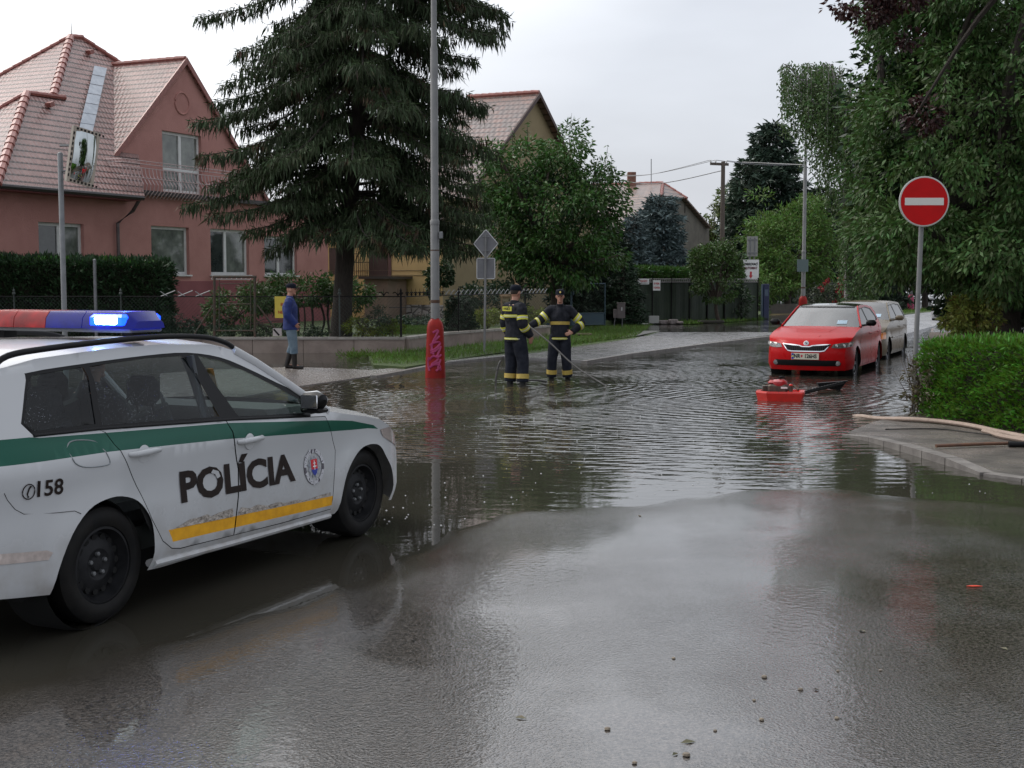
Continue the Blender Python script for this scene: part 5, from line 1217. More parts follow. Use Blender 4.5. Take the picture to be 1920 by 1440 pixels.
def window(pl, px, parent, name='window', lights=2, w0=0.0, depth=.12, split=None, pane=None, sill=True, tr=None):
    """px: 4 corners tl,tr,br,bl in photo pixels on the facade plane; returns hole polygon"""
    c = [pl.uv(a, b, w0) for a, b in px]; u0 = (c[0][0] + c[3][0]) / 2; u1 = (c[1][0] + c[2][0]) / 2; z1 = (c[0][1] + c[1][1]) / 2; z0 = (c[2][1] + c[3][1]) / 2
    fw = .095; mb = MB(); w1 = w0 + depth
    def bar(a0, a1, b0, b1, d0=0, d1=.06):
        q = [pl.P(a0, b0, w1 - d0), pl.P(a1, b0, w1 - d0), pl.P(a1, b1, w1 - d0), pl.P(a0, b1, w1 - d0)]; mb.prism(q, np.array([pl.n[0], pl.n[1], 0]) * d1)
    bar(u0, u1, z1 - fw, z1); bar(u0, u1, z0, z0 + fw); bar(u0, u0 + fw, z0 + fw, z1 - fw); bar(u1 - fw, u1, z0 + fw, z1 - fw)
    xs_ = [u0 + fw] 
    for k in range(1, lights):
        um = u0 + (u1 - u0) * (split if split else k / lights); bar(um - fw * .7, um + fw * .7, z0 + fw, z1 - fw, .01); xs_ += [um - fw * .7, um + fw * .7]
    xs_.append(u1 - fw)
    if tr: bar(u0 + fw, u1 - fw, z0 + (z1 - z0) * tr - .04, z0 + (z1 - z0) * tr + .04, .015, .05)
    # reveal
    rv = [pl.P(u0, z0, w0), pl.P(u1, z0, w0), pl.P(u1, z1, w0), pl.P(u0, z1, w0)]
    f = mb.build('window_frame', FRAMEW, parent)
    for i in range(lights):
        a, b = xs_[2 * i], xs_[2 * i + 1]
        mp_ = MB(); mp_.poly([pl.P(a, z0 + fw, w1 + .03), pl.P(b, z0 + fw, w1 + .03), pl.P(b, z1 - fw, w1 + .03), pl.P(a, z1 - fw, w1 + .03)])
        mp_.build('pane', (pane[i] if pane else PANE), f)
    if sill:
        ms = MB(); q = [pl.P(u0 - .06, z0 - .05, w0 - .07), pl.P(u1 + .06, z0 - .05, w0 - .07), pl.P(u1 + .06, z0 - .05, w1), pl.P(u0 - .06, z0 - .05, w1)]; ms.prism(q, (0, 0, .05)); ms.build('sill', FRAMEW, f)
    return [(u0, z0), (u1, z0), (u1, z1), (u0, z1)], w0, depth
def wall(pl, outline, holes, m, parent, w0=0.0, name='wall', step=1.2, depth=.12):
    P, T, mi = cdt(outline, [h for h in holes], (), step); V = [pl.P(a, b, w0) for a, b in P]
    F = [tuple(t) for t in T]; mb = MB(); mb.add(V, F)
    for h in holes:
        k = len(h)
        for i in range(k):
            a, b = h[i], h[(i + 1) % k]; mb.add([pl.P(*a, w0), pl.P(*b, w0), pl.P(*b, w0 + depth + .05), pl.P(*a, w0 + depth + .05)], [(0, 1, 2, 3)])
    return mb.build(name, m, parent)
# ---------------------------------------------------------------- pink house
PINK = stucco('pink_stucco', (.49, .242, .208), (.42, .198, .170))
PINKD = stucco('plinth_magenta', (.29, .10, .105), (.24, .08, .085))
TILE = tilemat('roof_tiles_red', (.32, .185, .165), (.25, .14, .125), (.19, .14, .13), cw=.17, chh=.26)
RIDGE = mat('ridge_tiles', (.34, .12, .095), (.22, .075, .06), scale=9, rough=.4)
ZINC = mat('zinc_flashing', (.35, .38, .42), (.26, .29, .33), scale=4, rough=.3, metal=.6)
GUT = mat('gutter_dark', (.05, .045, .045), rough=.4, metal=.4)
pl = Plane((285 - 960) / FPX * 42.0, 42.0, TH)
base = pl.P(0, .3); ph = thing('pink_house', base, 'pink stuccoed house with red tiled roof, gable and balcony behind the hedge', 'house')
W1, h1 = None, []
holes = []
for px, li, sp_, pn in (([(73, 416), (158, 420), (158, 520), (73, 520)], 2, None, [PANE, PANEL_]),
                   ([(284, 424), (355, 426), (355, 516), (284, 514)], 1, None, [PANEL_]),
                   ([(395, 429), (467, 432), (467, 516), (395, 515)], 2, .43, [PANE, PANEL_]),
                   ([(496, 442), (557, 445), (557, 517), (496, 516)], 2, .48, [PANE, PANE])):
    hh, _, _ = window(pl, px, ph, lights=li, split=sp_, pane=pn); holes.append(hh)
e0 = pl.uv(-40, 345); e1 = pl.uv(236, 364); 
zE = (e0[1] + e1[1]) / 2 
uL = pl.uv(-60, 400)[0] - 6; uR = pl.uv(615, 480)[0]; uC = pl.uv(238, 420)[0]
zT = pl.uv(330, 371)[1]
wall(pl, [(uL, .2), (uR, .2), (uR, zT + .05), (uC, zT + .05), (uC, zE), (uL, zE)], holes, PINK, ph)
# right end, plinth, bay roof slab
mb = MB()
for (u_) in (uR,): mb.add([pl.P(u_, .2, 0), pl.P(u_, .2, 9), pl.P(u_, zT, 9), pl.P(u_, zT, 0)], [(0, 1, 2, 3)])
mb.build('end_wall', PINK, ph)
mb = MB(); q = [pl.P(uL, .2, -.05), pl.P(uR + .05, .2, -.05), pl.P(uR + .05, .2, -.004), pl.P(uL, .2, -.004)]; mb.prism(q, (0, 0, pl.uv(400, 527)[1] - .2)); mb.build('plinth', PINKD, ph)
mb = MB(); q = [pl.P(uC - .05, zT, -.22), pl.P(uR + .2, zT, -.22), pl.P(uR + .2, zT, 2.2), pl.P(uC - .05, zT, 2.2)]; mb.prism(q, (0, 0, .14)); mb.build('balcony_slab', GUT, ph)
# gable wall set back
wg = .75
A_ = pl.uv(345, 116, wg); BL = pl.uv(172, 348, wg); BR = (2 * A_[0] - BL[0], BL[1]); 
BR = (pl.uv(480, 290, wg)[0] + 1.0, BL[1] + .1)
sl_ = (A_[1] - BL[1]) / (A_[0] - BL[0])
BR = (A_[0] + (A_[1] - (zT + .1)) / sl_, zT + .1); BLw = (A_[0] - (A_[1] - (zT + .1)) / sl_, zT + .1)
c_ = [pl.uv(a, b, wg) for a, b in ((305, 248), (378, 252), (378, 362), (305, 360))]
hh, _, _ = window(pl, [(305, 248), (378, 252), (378, 363), (305, 361)], ph, name='balcony_door', w0=wg, tr=.38, sill=False, pane=[PANEL_, PANEL_]); 
oc = pl.uv(341, 194, wg); oc_h = [(oc[0] + .31 * math.cos(a), oc[1] + .31 * math.sin(a)) for a in np.linspace(0, 2 * math.pi, 17)[:-1]]
wall(pl, [BLw, BR, A_], [hh], PINK, ph, w0=wg, name='gable_wall')
mb = MB(); rr = []
mb.tube([pl.P(oc[0] + .36 * math.cos(a), oc[1] + .36 * math.sin(a), wg - .01) for a in np.linspace(0, 2 * math.pi, 25)], .035, 6, cap=False); mb.build('round_niche_rim', PINK, ph)
mb = MB(); mb.poly([pl.P(oc[0] + .345 * math.cos(a), oc[1] + .345 * math.sin(a), wg - .008) for a in np.linspace(0, 2 * math.pi, 21)[:-1]]); mb.build('round_niche', PINK, ph)
# gable roof: two planes running back from the gable, with an overhang of .35 m
n3 = np.array([pl.n[0], pl.n[1], 0]); ov = -.07
At = np.array(pl.P(A_[0], A_[1] + .12, wg)); Lb = np.array(pl.P(BLw[0] - .25, BLw[1] + .12 - .25 * sl_, wg)); Rb = np.array(pl.P(BR[0] + .25, BR[1] + .12 - .25 * sl_, wg))
roofpoly('roof', [At + n3 * ov, At + n3 * 6, Lb + n3 * 6, Lb + n3 * ov], TILE, ph)
roofpoly('roof', [At + n3 * ov, At + n3 * 6, Rb + n3 * 6, Rb + n3 * ov], TILE, ph)
for X_ in (Lb, Rb):
    mb = MB(); d_ = (X_ - At); o_ = n3 * (ov - .02); mb.prism([At + o_ + np.array([0, 0, .03]), X_ + o_ + np.array([0, 0, .03]), X_ + o_ - np.array([0, 0, .16]), At + o_ - np.array([0, 0, .2])], -n3 * .05); mb.build('verge', RIDGE, ph)
def ridge(a, b, parent=ph, r=.11, name='ridge_tiles', m=RIDGE):
    a = np.array(a, float); b = np.array(b, float); n = max(2, int(np.linalg.norm(b - a) / .36)); mb = MB()
    for i in range(n):
        p = a + (b - a) * i / n; q = a + (b - a) * (i + 1.12) / n; mb.tube([p, q], [(r * .82, r * .7), (r * 1.08, r * .9)], 8)
    return mb.build(name, m, parent, smooth=True)
ridge(At + n3 * ov, At + n3 * 3.2)
# main hipped roof
we = -.55; zr = zE - .02; 
def on_slope(px, py, w_e, z_e, slope):
    """intersect a pixel ray with the front slope plane z = z_e + slope*(w-w_e)"""
    d = ray(px, py); dw = pl.n @ d[:2]; w0_ = -(pl.n @ pl.p)
    t = (z_e - CAM_H - slope * (w_e - w0_)) / (d[2] - slope * dw)
    return np.array([d[0] * t, d[1] * t, CAM_H + d[2] * t])
SLP = 1.12
EA = np.array(pl.P(pl.uv(0, 345, we)[0], pl.uv(120, 355, we)[1], we)); zr = EA[2]
S = lambda a, b: on_slope(a, b, we, zr, SLP)
apex = S(132, 68); apex2 = S(152, 70); hipb = S(100, 178); wing = S(50, 174); wingr = S(118, 183); cornL = S(-6, 346)
Rg = S(236, 128); val = S(186, 134); eaveR = np.array(pl.P(uC + .2, zr, we))
vb = S(150, 345)
eaveL = np.array(pl.P(pl.uv(-6, 346, we)[0], zr, we))
roofpoly('roof', [eaveL, eaveR, Rg, apex2, apex, hipb, wingr + (hipb - wingr) * .3, wing], TILE, ph)
back = n3
dU = (apex - hipb); hz = (hipb[2] - zr)
# upper end slope: hip from apex to hipb extended down to eave level
t_ = (apex[2] - zr) / (apex[2] - hipb[2]); corn_u = apex + (hipb - apex) * t_
Wd = 2 * (apex - corn_u) @ n3
roofpoly('roof', [apex, corn_u, corn_u + n3 * Wd], TILE, ph)
t_ = (wing[2] - zr) / (wing[2] - cornL[2]); corn_w = eaveL; Wd2 = 2 * (wing - corn_w) @ n3
roofpoly('roof', [wing, corn_w, corn_w + n3 * Wd2 ], TILE, ph)
roofpoly('roof', [wing, wingr, wingr + n3 * 4 + np.array([0, 0, -3]), corn_w + n3 * Wd2], TILE, ph)
roofpoly('roof', [apex, apex2, Rg, Rg + n3 * 2, corn_u + n3 * Wd], TILE, ph)
ridge(apex, hipb, r=.14); ridge(wing, corn_w, r=.14); ridge(wing, wingr); ridge(apex, apex2); ridge(apex2, Rg + np.array([0, 0, .05])); ridge(apex, corn_u + n3 * Wd, r=.10); ridge(wing, corn_w + n3 * Wd2, r=.1)
mb = MB(); mb.lathe([(.02, 0), (.012, .25), (.004, .5)], apex + np.array([.05, 0, 0]), (0, 0, 1), 6); mb.build('roof_finial', GUT, ph)
# zinc valley
z0_, z1_ = S(189, 132), S(150, 300)
mb = MB(); up_ = np.array([0, 0, .12]); dn = np.cross(z1_ - z0_, np.array([0, 0, 1.0])); dn /= np.linalg.norm(dn)
zs_ = [z0_ + (z1_ - z0_) * k / 9 for k in range(10)]
for i in range(9):
    a, b = zs_[i] + up_, zs_[i + 1] + up_; wv = .30
    nn = pl.a; A3 = np.array([nn[0], nn[1], 0]); mb.add([a - A3 * wv, a + A3 * wv, b + A3 * wv, b - A3 * wv], [(0, 1, 2, 3)]); mb.tube([b - A3 * wv, b + A3 * wv], .012, 5)
mb.build('valley_flashing', ZINC, ph)
# roof vents
for a, b in ((166, 102), (91, 201)): p = S(a, b); MB().box(p + n3 * -.06 + np.array([0, 0, .08]), (.22, .18, .14), rz=-TH, rx=.4).build('roof_vent', RIDGE, ph)
# gutter and downpipe
mb = MB(); g0, g1 = np.array(pl.P(uL, zr - .06, we - .03)), np.array(pl.P(uC + .1, zr - .06, we - .03)); mb.tube([g0, g1], .075, 8); mb.build('gutter', GUT, ph, smooth=True)
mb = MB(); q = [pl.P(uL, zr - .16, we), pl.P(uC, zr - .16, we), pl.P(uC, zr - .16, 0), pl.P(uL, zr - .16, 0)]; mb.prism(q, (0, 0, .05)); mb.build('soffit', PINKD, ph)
mb = MB(); du_ = pl.uv(216, 420)[0]; mb.tube([pl.P(uC, zr - .1, we + .02), pl.P(uC, zr - .45, -.25), pl.P(du_, zr - .85, -.10), pl.P(du_, .9, -.10)], .055, 8); mb.build('downpipe', mat('downpipe_zinc', (.16, .13, .13), (.10, .08, .08), scale=4, rough=.5, metal=.4), ph, smooth=True)
roofpoly('bay_roof', [pl.P(uC - 2.2, zr + .02, we + .2), pl.P(uC + .1, zr + .02, we + .2), pl.P(uC + .1, zr + .45, wg), pl.P(uC - 2.0, zr + .45, wg)], mat('orange_tiles', (.40, .10, .05), (.30, .07, .04), scale=12, rough=.4), ph, thick=.05)
# balcony railing bulging outwards
RAIL = mat('railing_pink_steel', (.52, .40, .39), rough=.5); mb = MB(); ru0, ru1 = pl.uv(226, 320, -.15)[0], pl.uv(440, 330, -.15)[0]; zt = pl.uv(300, 305, -.3)[1]; zb = zT + .05
for k in range(34):
    u_ = ru0 + (ru1 - ru0) * k / 33; mb.tube([pl.P(u_, zt - .22, -.22), pl.P(u_ + .02, zt - .45, -.24), pl.P(u_ + .03, zb + .25, -.42), pl.P(u_ + .02, zb + .05, -.38), pl.P(u_, zb - .15, -.2)], .016, 4)
for z_, w_ in ((zt, -.22), (zt - .10, -.22), (zt - .22, -.22), (zb + .45, -.33)): mb.tube([pl.P(ru0, z_, w_), pl.P(ru1, z_, w_)], .014, 5); mb.tube([pl.P(ru0, z_, w_), pl.P(ru0, z_, .7)], .012, 4)
for k in range(12):
    u_ = ru0 + (ru1 - ru0) * (k + .5) / 12; mb.tube([pl.P(u_ + .1 * math.cos(a), zt - .05 + .05 * math.sin(a), -.22) for a in np.linspace(0, 6.283, 9)], .008, 4, cap=False)
mb.build('balcony_railing', RAIL, ph)
mb = MB(); u0_, u1_ = pl.uv(397, 515, -.2)[0], pl.uv(470, 515, -.2)[0]; z_ = pl.uv(430, 516, -.2)[1]
mb.tube([pl.P(u0_, z_, -.18), pl.P(u1_, z_, -.18)], .012, 4); mb.tube([pl.P(u0_, z_ - .14, -.18), pl.P(u1_, z_ - .14, -.18)], .012, 4)
for k in range(9): u_ = u0_ + (u1_ - u0_) * k / 8; mb.tube([pl.P(u_, z_ - .14, -.18), pl.P(u_ + .12, z_, -.18)], .012, 4)
mb.build('flower_box_rack', FRAMEW, ph)

# ---------------------------------------------------------------- yellow house
YEL = stucco('yellow_stucco', (.52, .36, .16), (.45, .31, .14)); YELD = stucco('yellow_stucco_shaded', (.30, .235, .13), (.26, .20, .11))  # second tone is the same yellow with the facade's shade in the colour
TILE2 = tilemat('roof_tiles_mixed', (.20, .105, .08), (.11, .08, .07), (.15, .10, .085), cw=.25, chh=.42)
K = aty(830, 560, 53.0); pe = Plane(K[0], K[1], TH); pend = Plane(K[0], K[1], TH - math.pi / 2)
yh_ = thing('yellow_house', (K[0], K[1], .3), 'yellow house with steep tiled gable partly hidden by the spruce and the cherry tree', 'house')
pend.a = pe.n.copy(); pend.n = -(-pe.a)
pend.a = pe.n.copy(); pend.n = pe.a.copy()
mb = MB(); wzt = 4.3
mb.poly([(*K[:2], .2), pend.P(11, .2), pend.P(11, wzt), (*K[:2], wzt)]); mb.build('wall', YEL, yh_)
mb = MB()
for z_ in (pend.uv(760, 507)[1], pend.uv(760, 516)[1]): q = [pend.P(0, z_, -.02), pend.P(8, z_, -.02)]; mb.tube(q, .012, 4)
mb.build('wall_joint', YELD, yh_)
G = [pe.uv(a, b) for a, b in ((1000, 180), (903, 316))]; hw = (G[0][0] - G[1][0]); sg = (G[0][1] - G[1][1]) / hw
gz = 5.2; half = (G[0][1] - gz) / sg
mb = MB(); mb.poly([pe.P(0, .2), pe.P(G[0][0] + half, .2), pe.P(G[0][0] + half, gz), pe.P(*G[0]), pe.P(G[0][0] - half, gz), pe.P(0, gz)]); mb.build('gable_wall', YELD, yh_)
n3y = np.array([pe.n[0], pe.n[1], 0]); At2 = np.array(pe.P(G[0][0], G[0][1] + .15)); 
for s_ in (1, -1):
    X2 = np.array(pe.P(G[0][0] + s_ * (half + .3), gz + .15 - .3 * sg)); roofpoly('roof', [At2 - n3y * .3, At2 + n3y * 3.3, X2 + n3y * 3.3, X2 - n3y * .3], TILE2, yh_)
    mb = MB(); mb.prism([At2 - n3y * .32, X2 - n3y * .32, X2 - n3y * .32 - np.array([0, 0, .18]), At2 - n3y * .32 - np.array([0, 0, .22])], -n3y * .05); mb.build('verge', mat('verge_dark', (.06, .03, .025), rough=.6), yh_)
ridge(At2 - n3y * .3, At2 + n3y * 3.3, yh_, r=.15)
# lower tiled roof over the end wall
r0 = np.array(pend.P(-.4, wzt, -.4)); roofpoly('roof', [pend.P(-.4, wzt, -.4), pend.P(12, wzt, -.4), pend.P(9, wzt + 1.1, 4), pend.P(2.5, wzt + 1.1, 4)], TILE2, yh_)
# windows, door, grille, veranda base
def prect(plane, x0, y0, x1, y1, m, name, parent, w_=-.03, th=.05):
    u0, z1 = plane.uv(x0, y0, w_); u1, _ = plane.uv(x1, y0, w_); _, z0 = plane.uv(x0, y1, w_); mb = MB()
    mb.prism([plane.P(u0, z0, w_), plane.P(u1, z0, w_), plane.P(u1, z1, w_), plane.P(u0, z1, w_)], np.array([plane.n[0], plane.n[1], 0]) * th); return mb.build(name, m, parent)
WOODD = mat('dark_wood', (.035, .022, .02), (.06, .035, .03), scale=8, rough=.5, stretch=(8, 8, 1))
prect(pend, 692, 440, 726, 520, WOODD, 'door', yh_); prect(pend, 727, 452, 733, 520, mat('door_side_brown', (.10, .05, .045), rough=.5), 'door_side', yh_)
wn_ = prect(pend, 617, 465, 634, 515, WOODD, 'window', yh_); 
mb = MB()
for k in range(8):
    a = pend.uv(664 + k * 4, 470, -.25); b = pend.uv(664 + k * 4, 522, -.25); mb.tube([pend.P(a[0], a[1], -.25), pend.P(a[0], b[1], -.25)], .012, 4)
for y_ in (476, 492): a = pend.uv(662, y_, -.25); b = pend.uv(694, y_, -.25); mb.tube([pend.P(a[0], a[1], -.25), pend.P(b[0], a[1], -.25)], .014, 4)
mb.build('window_grille', BLACK, yh_)
prect(pend, 752, 448, 786, 478, mat('shutter_brown', (.06, .025, .02), rough=.6), 'shutter', yh_)
VER = stucco('veranda_plaster', (.24, .17, .13), (.19, .14, .11))
prect(pend, 683, 523, 727, 600, VER, 'veranda_wall', yh_, w_=-1.6, th=1.5); prect(pend, 672, 518, 732, 523, mat('slab_dark', (.05, .045, .04), rough=.5), 'veranda_slab', yh_, w_=-1.8, th=1.8)
STN = mat('stone_cladding', (.42, .38, .36), (.24, .21, .20), scale=14, rough=.7, bump=1, bscale=10, lo=.45, hi=.55)
def cobble_mat():
    m = bpy.data.materials.new('stone_cladding_cells'); m.use_nodes = True; n = m.node_tree.nodes; l = m.node_tree.links.new; b = n['Principled BSDF']
    co = n.new('ShaderNodeTexCoord'); v = n.new('ShaderNodeTexVoronoi'); v.feature = 'DISTANCE_TO_EDGE'; v.inputs['Scale'].default_value = 3.2; l(co.outputs['Object'], v.inputs[0])
    r = n.new('ShaderNodeMapRange'); r.inputs[1].default_value = .02; r.inputs[2].default_value = .10; l(v.outputs[0], r.inputs[0])
    mx = n.new('ShaderNodeMixRGB'); mx.inputs[1].default_value = (.10, .08, .075, 1); mx.inputs[2].default_value = (.42, .37, .35, 1); l(r.outputs[0], mx.inputs[0]); l(mx.outputs[0], b.inputs['Base Color'])
    bu = n.new('ShaderNodeBump'); bu.inputs['Distance'].default_value = .04; l(r.outputs[0], bu.inputs['Height']); l(bu.outputs[0], b.inputs['Normal']); b.inputs['Roughness'].default_value = .6; return m
prect(pend, 730, 571, 829, 612, cobble_mat(), 'stone_plinth', yh_, w_=-.12, th=.10)

# ---------------------------------------------------------------- grey house
GRY = stucco('grey_render', (.165, .15, .12), (.125, .115, .095), 2.0)
GK = aty(1243, 345, 75.0); pg_ = Plane(GK[0], GK[1], TH); gh = thing('grey_house', (GK[0], GK[1], .1), 'grey rendered house with half hipped tiled roof behind the blue spruce', 'house')
q = [pg_.uv(a, b) for a, b in ((1243, 365), (1286, 370), (1330, 422), (1330, 520), (1185, 520), (1185, 420))]
def px_hole(a, b): u, z = pg_.uv(a, b); return [(u - .12, z - .3), (u + .12, z - .3), (u + .12, z + .22), (u - .12, z + .22)]
hs = [px_hole(*t) for t in ((1250, 387), (1267, 389), (1284, 390))]
q[3] = (q[3][0], .1); q[4] = (q[4][0] - 1.0, .1); q[5] = (q[5][0] - 1.0, q[5][1])
wall(pg_, q, hs, GRY, gh, depth=.3)
mb = MB()
for h_ in hs: mb.poly([pg_.P(a, b, .28) for a, b in h_])
mb.build('attic_openings', HOLEM, gh)
n3g = np.array([pg_.n[0], pg_.n[1], 0]); rg0 = np.array(pg_.P(*pg_.uv(1243, 343, 1.2), 1.2)); j0 = np.array(pg_.P(*pg_.uv(1240, 367, -.3), -.3)); j1 = np.array(pg_.P(*pg_.uv(1287, 371, -.3), -.3))
lb_ = np.array(pg_.P(*pg_.uv(1165, 440, -.3), -.3)); rb_ = np.array(pg_.P(*pg_.uv(1334, 426, -.3), -.3))
TILE3 = tilemat('roof_tiles_grey_red', (.22, .13, .095), (.15, .10, .08), (.15, .115, .09), cw=.3, chh=.5)
roofpoly('roof', [rg0, rg0 + n3g * 12, lb_ + n3g * 12, lb_, j0], TILE3, gh); roofpoly('roof', [rg0, j0, j1], TILE3, gh); roofpoly('roof', [rg0, j1, rb_, rb_ + n3g * 12, rg0 + n3g * 12], TILE3, gh)
ridge(rg0, rg0 + n3g * 12, gh, r=.14); ridge(rg0, j0, gh, r=.1); ridge(rg0, j1, gh, r=.1)
cA = aty(1184, 345, 79); mb = MB(); mb.bbox((cA[0], cA[1], cA[2] + .1), (.5, .5, 1.2), .02); mb.build('chimney', mat('chimney_brick', (.22, .10, .07), (.14, .07, .05), scale=6, rough=.8), gh)
cA = aty(1221, 346, 78); cB = aty(1221, 298, 78); mb = MB(); mb.tube([cA, cB], .025, 5); mb.build('aerial_mast', GALV, gh)
# ================================================================== STREET FURNITURE
POLEG = mat('lamp_post_grey', (.15, .15, .15), (.22, .22, .215), scale=2.5, rough=.5, metal=.15, rough2=.6, detail=8)
CONER = mat('red_base_paint', (.30, .014, .010), (.19, .010, .008), scale=4, rough=.45, spec=.2, detail=6)
def lamp(px, Y, z0, zc, label, top=9.5, graf=None, pink=False, wd=.42, arm=True, group='street lamps along the left side of the road'):
    b = aty(px, 600, Y); t = thing('street_lamp', (b[0], Y, z0), label, 'street lamp', group)
    X = b[0]; mb = MB()
    h = zc - z0; r = wd / 2
    prof = [(r, -.15), (r, 0), (r * .98, h * .06), (r * .92, h * .40), (r * .84, h * .72), (r * .80, h * .86), (r * .66, h * .95), (r * .42, h), (.09, h * 1.01)]
    n = 8; V = []; F = []
    for rr, zz in prof:
        for k in range(16):
            a = 2 * math.pi * k / 16 + math.pi / 16; e = 1 / max(abs(math.cos(a)), abs(math.sin(a))) ** .55
            V.append((X + math.cos(a) * rr * e * .93, Y + math.sin(a) * rr * e * .93, z0 + zz))
    for i in range(len(prof) - 1):
        for j in range(16): F.append((i * 16 + j, i * 16 + (j + 1) % 16, (i + 1) * 16 + (j + 1) % 16, (i + 1) * 16 + j))
    F.append(tuple(range(len(V) - 16, len(V)))); mb.add(V, F)
    mb.build('base_cover', CONER if not pink else mat('pink_base_paint', (.35, .03, .10), (.28, .03, .06), scale=5, rough=.4), t, smooth=True)
    mb = MB(); z1 = z0 + 2.95; z2 = z0 + 6.15
    mb.lathe([(.086, h * .9), (.086, .97 * h + .35)], (X, Y, z0), (0, 0, 1), 16)
    mb.lathe([(.083, h + .2), (.082, z1 - z0), (.072, z1 - z0 + .03), (.070, z2 - z0), (.055, z2 - z0 + .06), (.045, top - z0)], (X, Y, z0), (0, 0, 1), 16)
    mb.lathe([(.089, z1 - z0 - .06), (.089, z1 - z0 + .01), (.074, z1 - z0 + .035)], (X, Y, z0), (0, 0, 1), 16, cap=False)
    mb.build('post', POLEG, t, smooth=True)
    mb = MB(); mb.lathe([(.088, z0 + h + .30 - z0), (.090, h + .33), (.088, h + .36)], (X, Y, z0), (0, 0, 1), 14); mb.lathe([(.086, z1 - .55 - z0), (.087, z1 - .53 - z0)], (X, Y, z0), (0, 0, 1), 14)
    mb.build('clamp_band', mat('rust', (.10, .05, .03), (.05, .03, .02), scale=20, rough=.8), t)
    if not arm: return t, X
    mb = MB(); hd = np.array([X, Y, top]); mb.tube(spline([hd, hd + np.array([.3, -.1, .5]), hd + np.array([1.2, -.4, .7])], 5), .035, 8); mb.build('bracket_arm', POLEG, t, smooth=True)
    mb = MB(); mb.bbox((hd[0] + 1.5, hd[1] - .5, top + .70), (.7, .26, .14), .05); mb.build('lamp_head', POLEG, t, smooth=True)
    return t, X
L1, LX = lamp(816, 24.8, 0, 1.115, 'nearest tall grey street lamp standing in the flood with red base covered in pink graffiti')
GRAF = mat('pink_spray_paint', (.38, .03, .13), (.28, .02, .08), scale=12, rough=.4)
mb = MB()
def gp_(a, z):
    r = .21 * (1 - .22 * (z / 1.1)); return np.array([LX + math.sin(a) * r * 1.06, 24.8 - math.cos(a) * r * 1.06, z])
for st in ([(-.2, .86), (.35, .90), (-.1, .70), (.5, .80)], [(-.5, .62), (.1, .68), (.55, .66), (.0, .55), (-.45, .52)], [(-.4, .47), (.1, .52), (.6, .60), (.2, .40), (.65, .45)], [(-.55, .34), (-.1, .42), (.3, .36), (-.3, .26), (.4, .30)], [(-.5, .20), (.0, .26), (.5, .22), (.1, .14)], [(-.6, .40), (-.65, .28), (-.5, .14)], [(.55, .36), (.3, .20), (.6, .16)], [(0, .76), (-.3, .6), (-.1, .45)]):
    P_ = [gp_(a, z) for a, z in spline([np.array(s) for s in st], 5)]; mb.tube(P_, (.020, .004), 6, up=(0, 1, 0))
mb.build('graffiti', GRAF, L1)
mb = MB(); p = aty(827, 441, 24.75); mb.bbox(p, (.07, .08, .13), .01); mb.build('junction_box', GALV, L1)
L2, _ = lamp(1505, 51.5, .05, 1.24, 'second street lamp with plain red base behind the red hatchback', top=9.6, arm=False)
L3, _ = lamp(1707, 80, -.02, 1.01, 'farthest street lamp with pink base beside the far road', top=8, pink=True, arm=False)
mb = MB(); a = aty(1496, 487, 51.6); mb.bbox(aty(1505, 498, 51.3), (.44, .03, .48), .01); mb.build('small_sign_back', mat('sign_back_green_grey', (.10, .14, .14), rough=.5), L2)
# ---- traffic mirror
Y = 23.0; pb = aty(121, 600, Y); t = thing('traffic_mirror', (pb[0], Y, 0), 'convex traffic mirror in chequered frame on a grey pole behind the police car', 'mirror')
mb = MB(); ptop = aty(122, 288, Y); mb.lathe([(.046, -.2), (.046, ptop[2]), (.03, ptop[2] + .02), (.001, ptop[2] + .03)], (pb[0], Y, 0), (0, 0, 1), 14); mb.build('pole', GALV, t, smooth=True)
c = aty(153, 294, Y - .10); X1 = np.array([.46, .89, -.13]); X1 /= np.linalg.norm(X1); U1 = np.array([.10, .0, 1.0]); U1 -= X1 * (U1 @ X1); U1 /= np.linalg.norm(U1); N1 = np.cross(X1, U1); 
if N1[1] > 0: N1 = -N1
hw, hh_ = .31, .48
def MP(a, b, o=0): return c + X1 * a + U1 * b + N1 * o
FRM = mat('mirror_frame', (.46, .40, .33), (.38, .33, .27), scale=8, rough=.5)
mb = MB(); 
for (a0, a1, b0, b1) in ((-hw, hw, hh_ - .07, hh_), (-hw, hw, -hh_, -hh_ + .07), (-hw, -hw + .07, -hh_ + .07, hh_ - .07), (hw - .07, hw, -hh_ + .07, hh_ - .07)):
    mb.prism([MP(a0, b0), MP(a1, b0), MP(a1, b1), MP(a0, b1)], N1 * .05)
for s_ in (1, -1):
    for k in range(8): a = -hw + .07 + k * .085; mb.prism([MP(a, s_ * (hh_ - .05), .052), MP(a + .045, s_ * (hh_ - .05), .052), MP(a + .045, s_ * (hh_ - .015), .052), MP(a, s_ * (hh_ - .015), .052)], N1 * .003, m=1)
for k in range(9): b = -hh_ + .09 + k * .09; mb.prism([MP(-hw + .012, b, .052), MP(-hw + .04, b, .052), MP(-hw + .04, b + .05, .052), MP(-hw + .012, b + .05, .052)], N1 * .003, m=1)
mb.build('frame', [FRM, BLACK], t)
mb = MB(); V = []; F = []; n = 14
for i in range(n + 1):
    for j in range(n + 1):
        x_, y_ = -1 + 2 * i / n, -1 + 2 * j / n; V.append(MP(x_ * (hw - .06), y_ * (hh_ - .06), .02 + .09 * (1 - x_ * x_) * .5 + .09 * (1 - y_ * y_) * .5))
for i in range(n):
    for j in range(n): a = i * (n + 1) + j; F.append((a, a + 1, a + n + 2, a + n + 1))
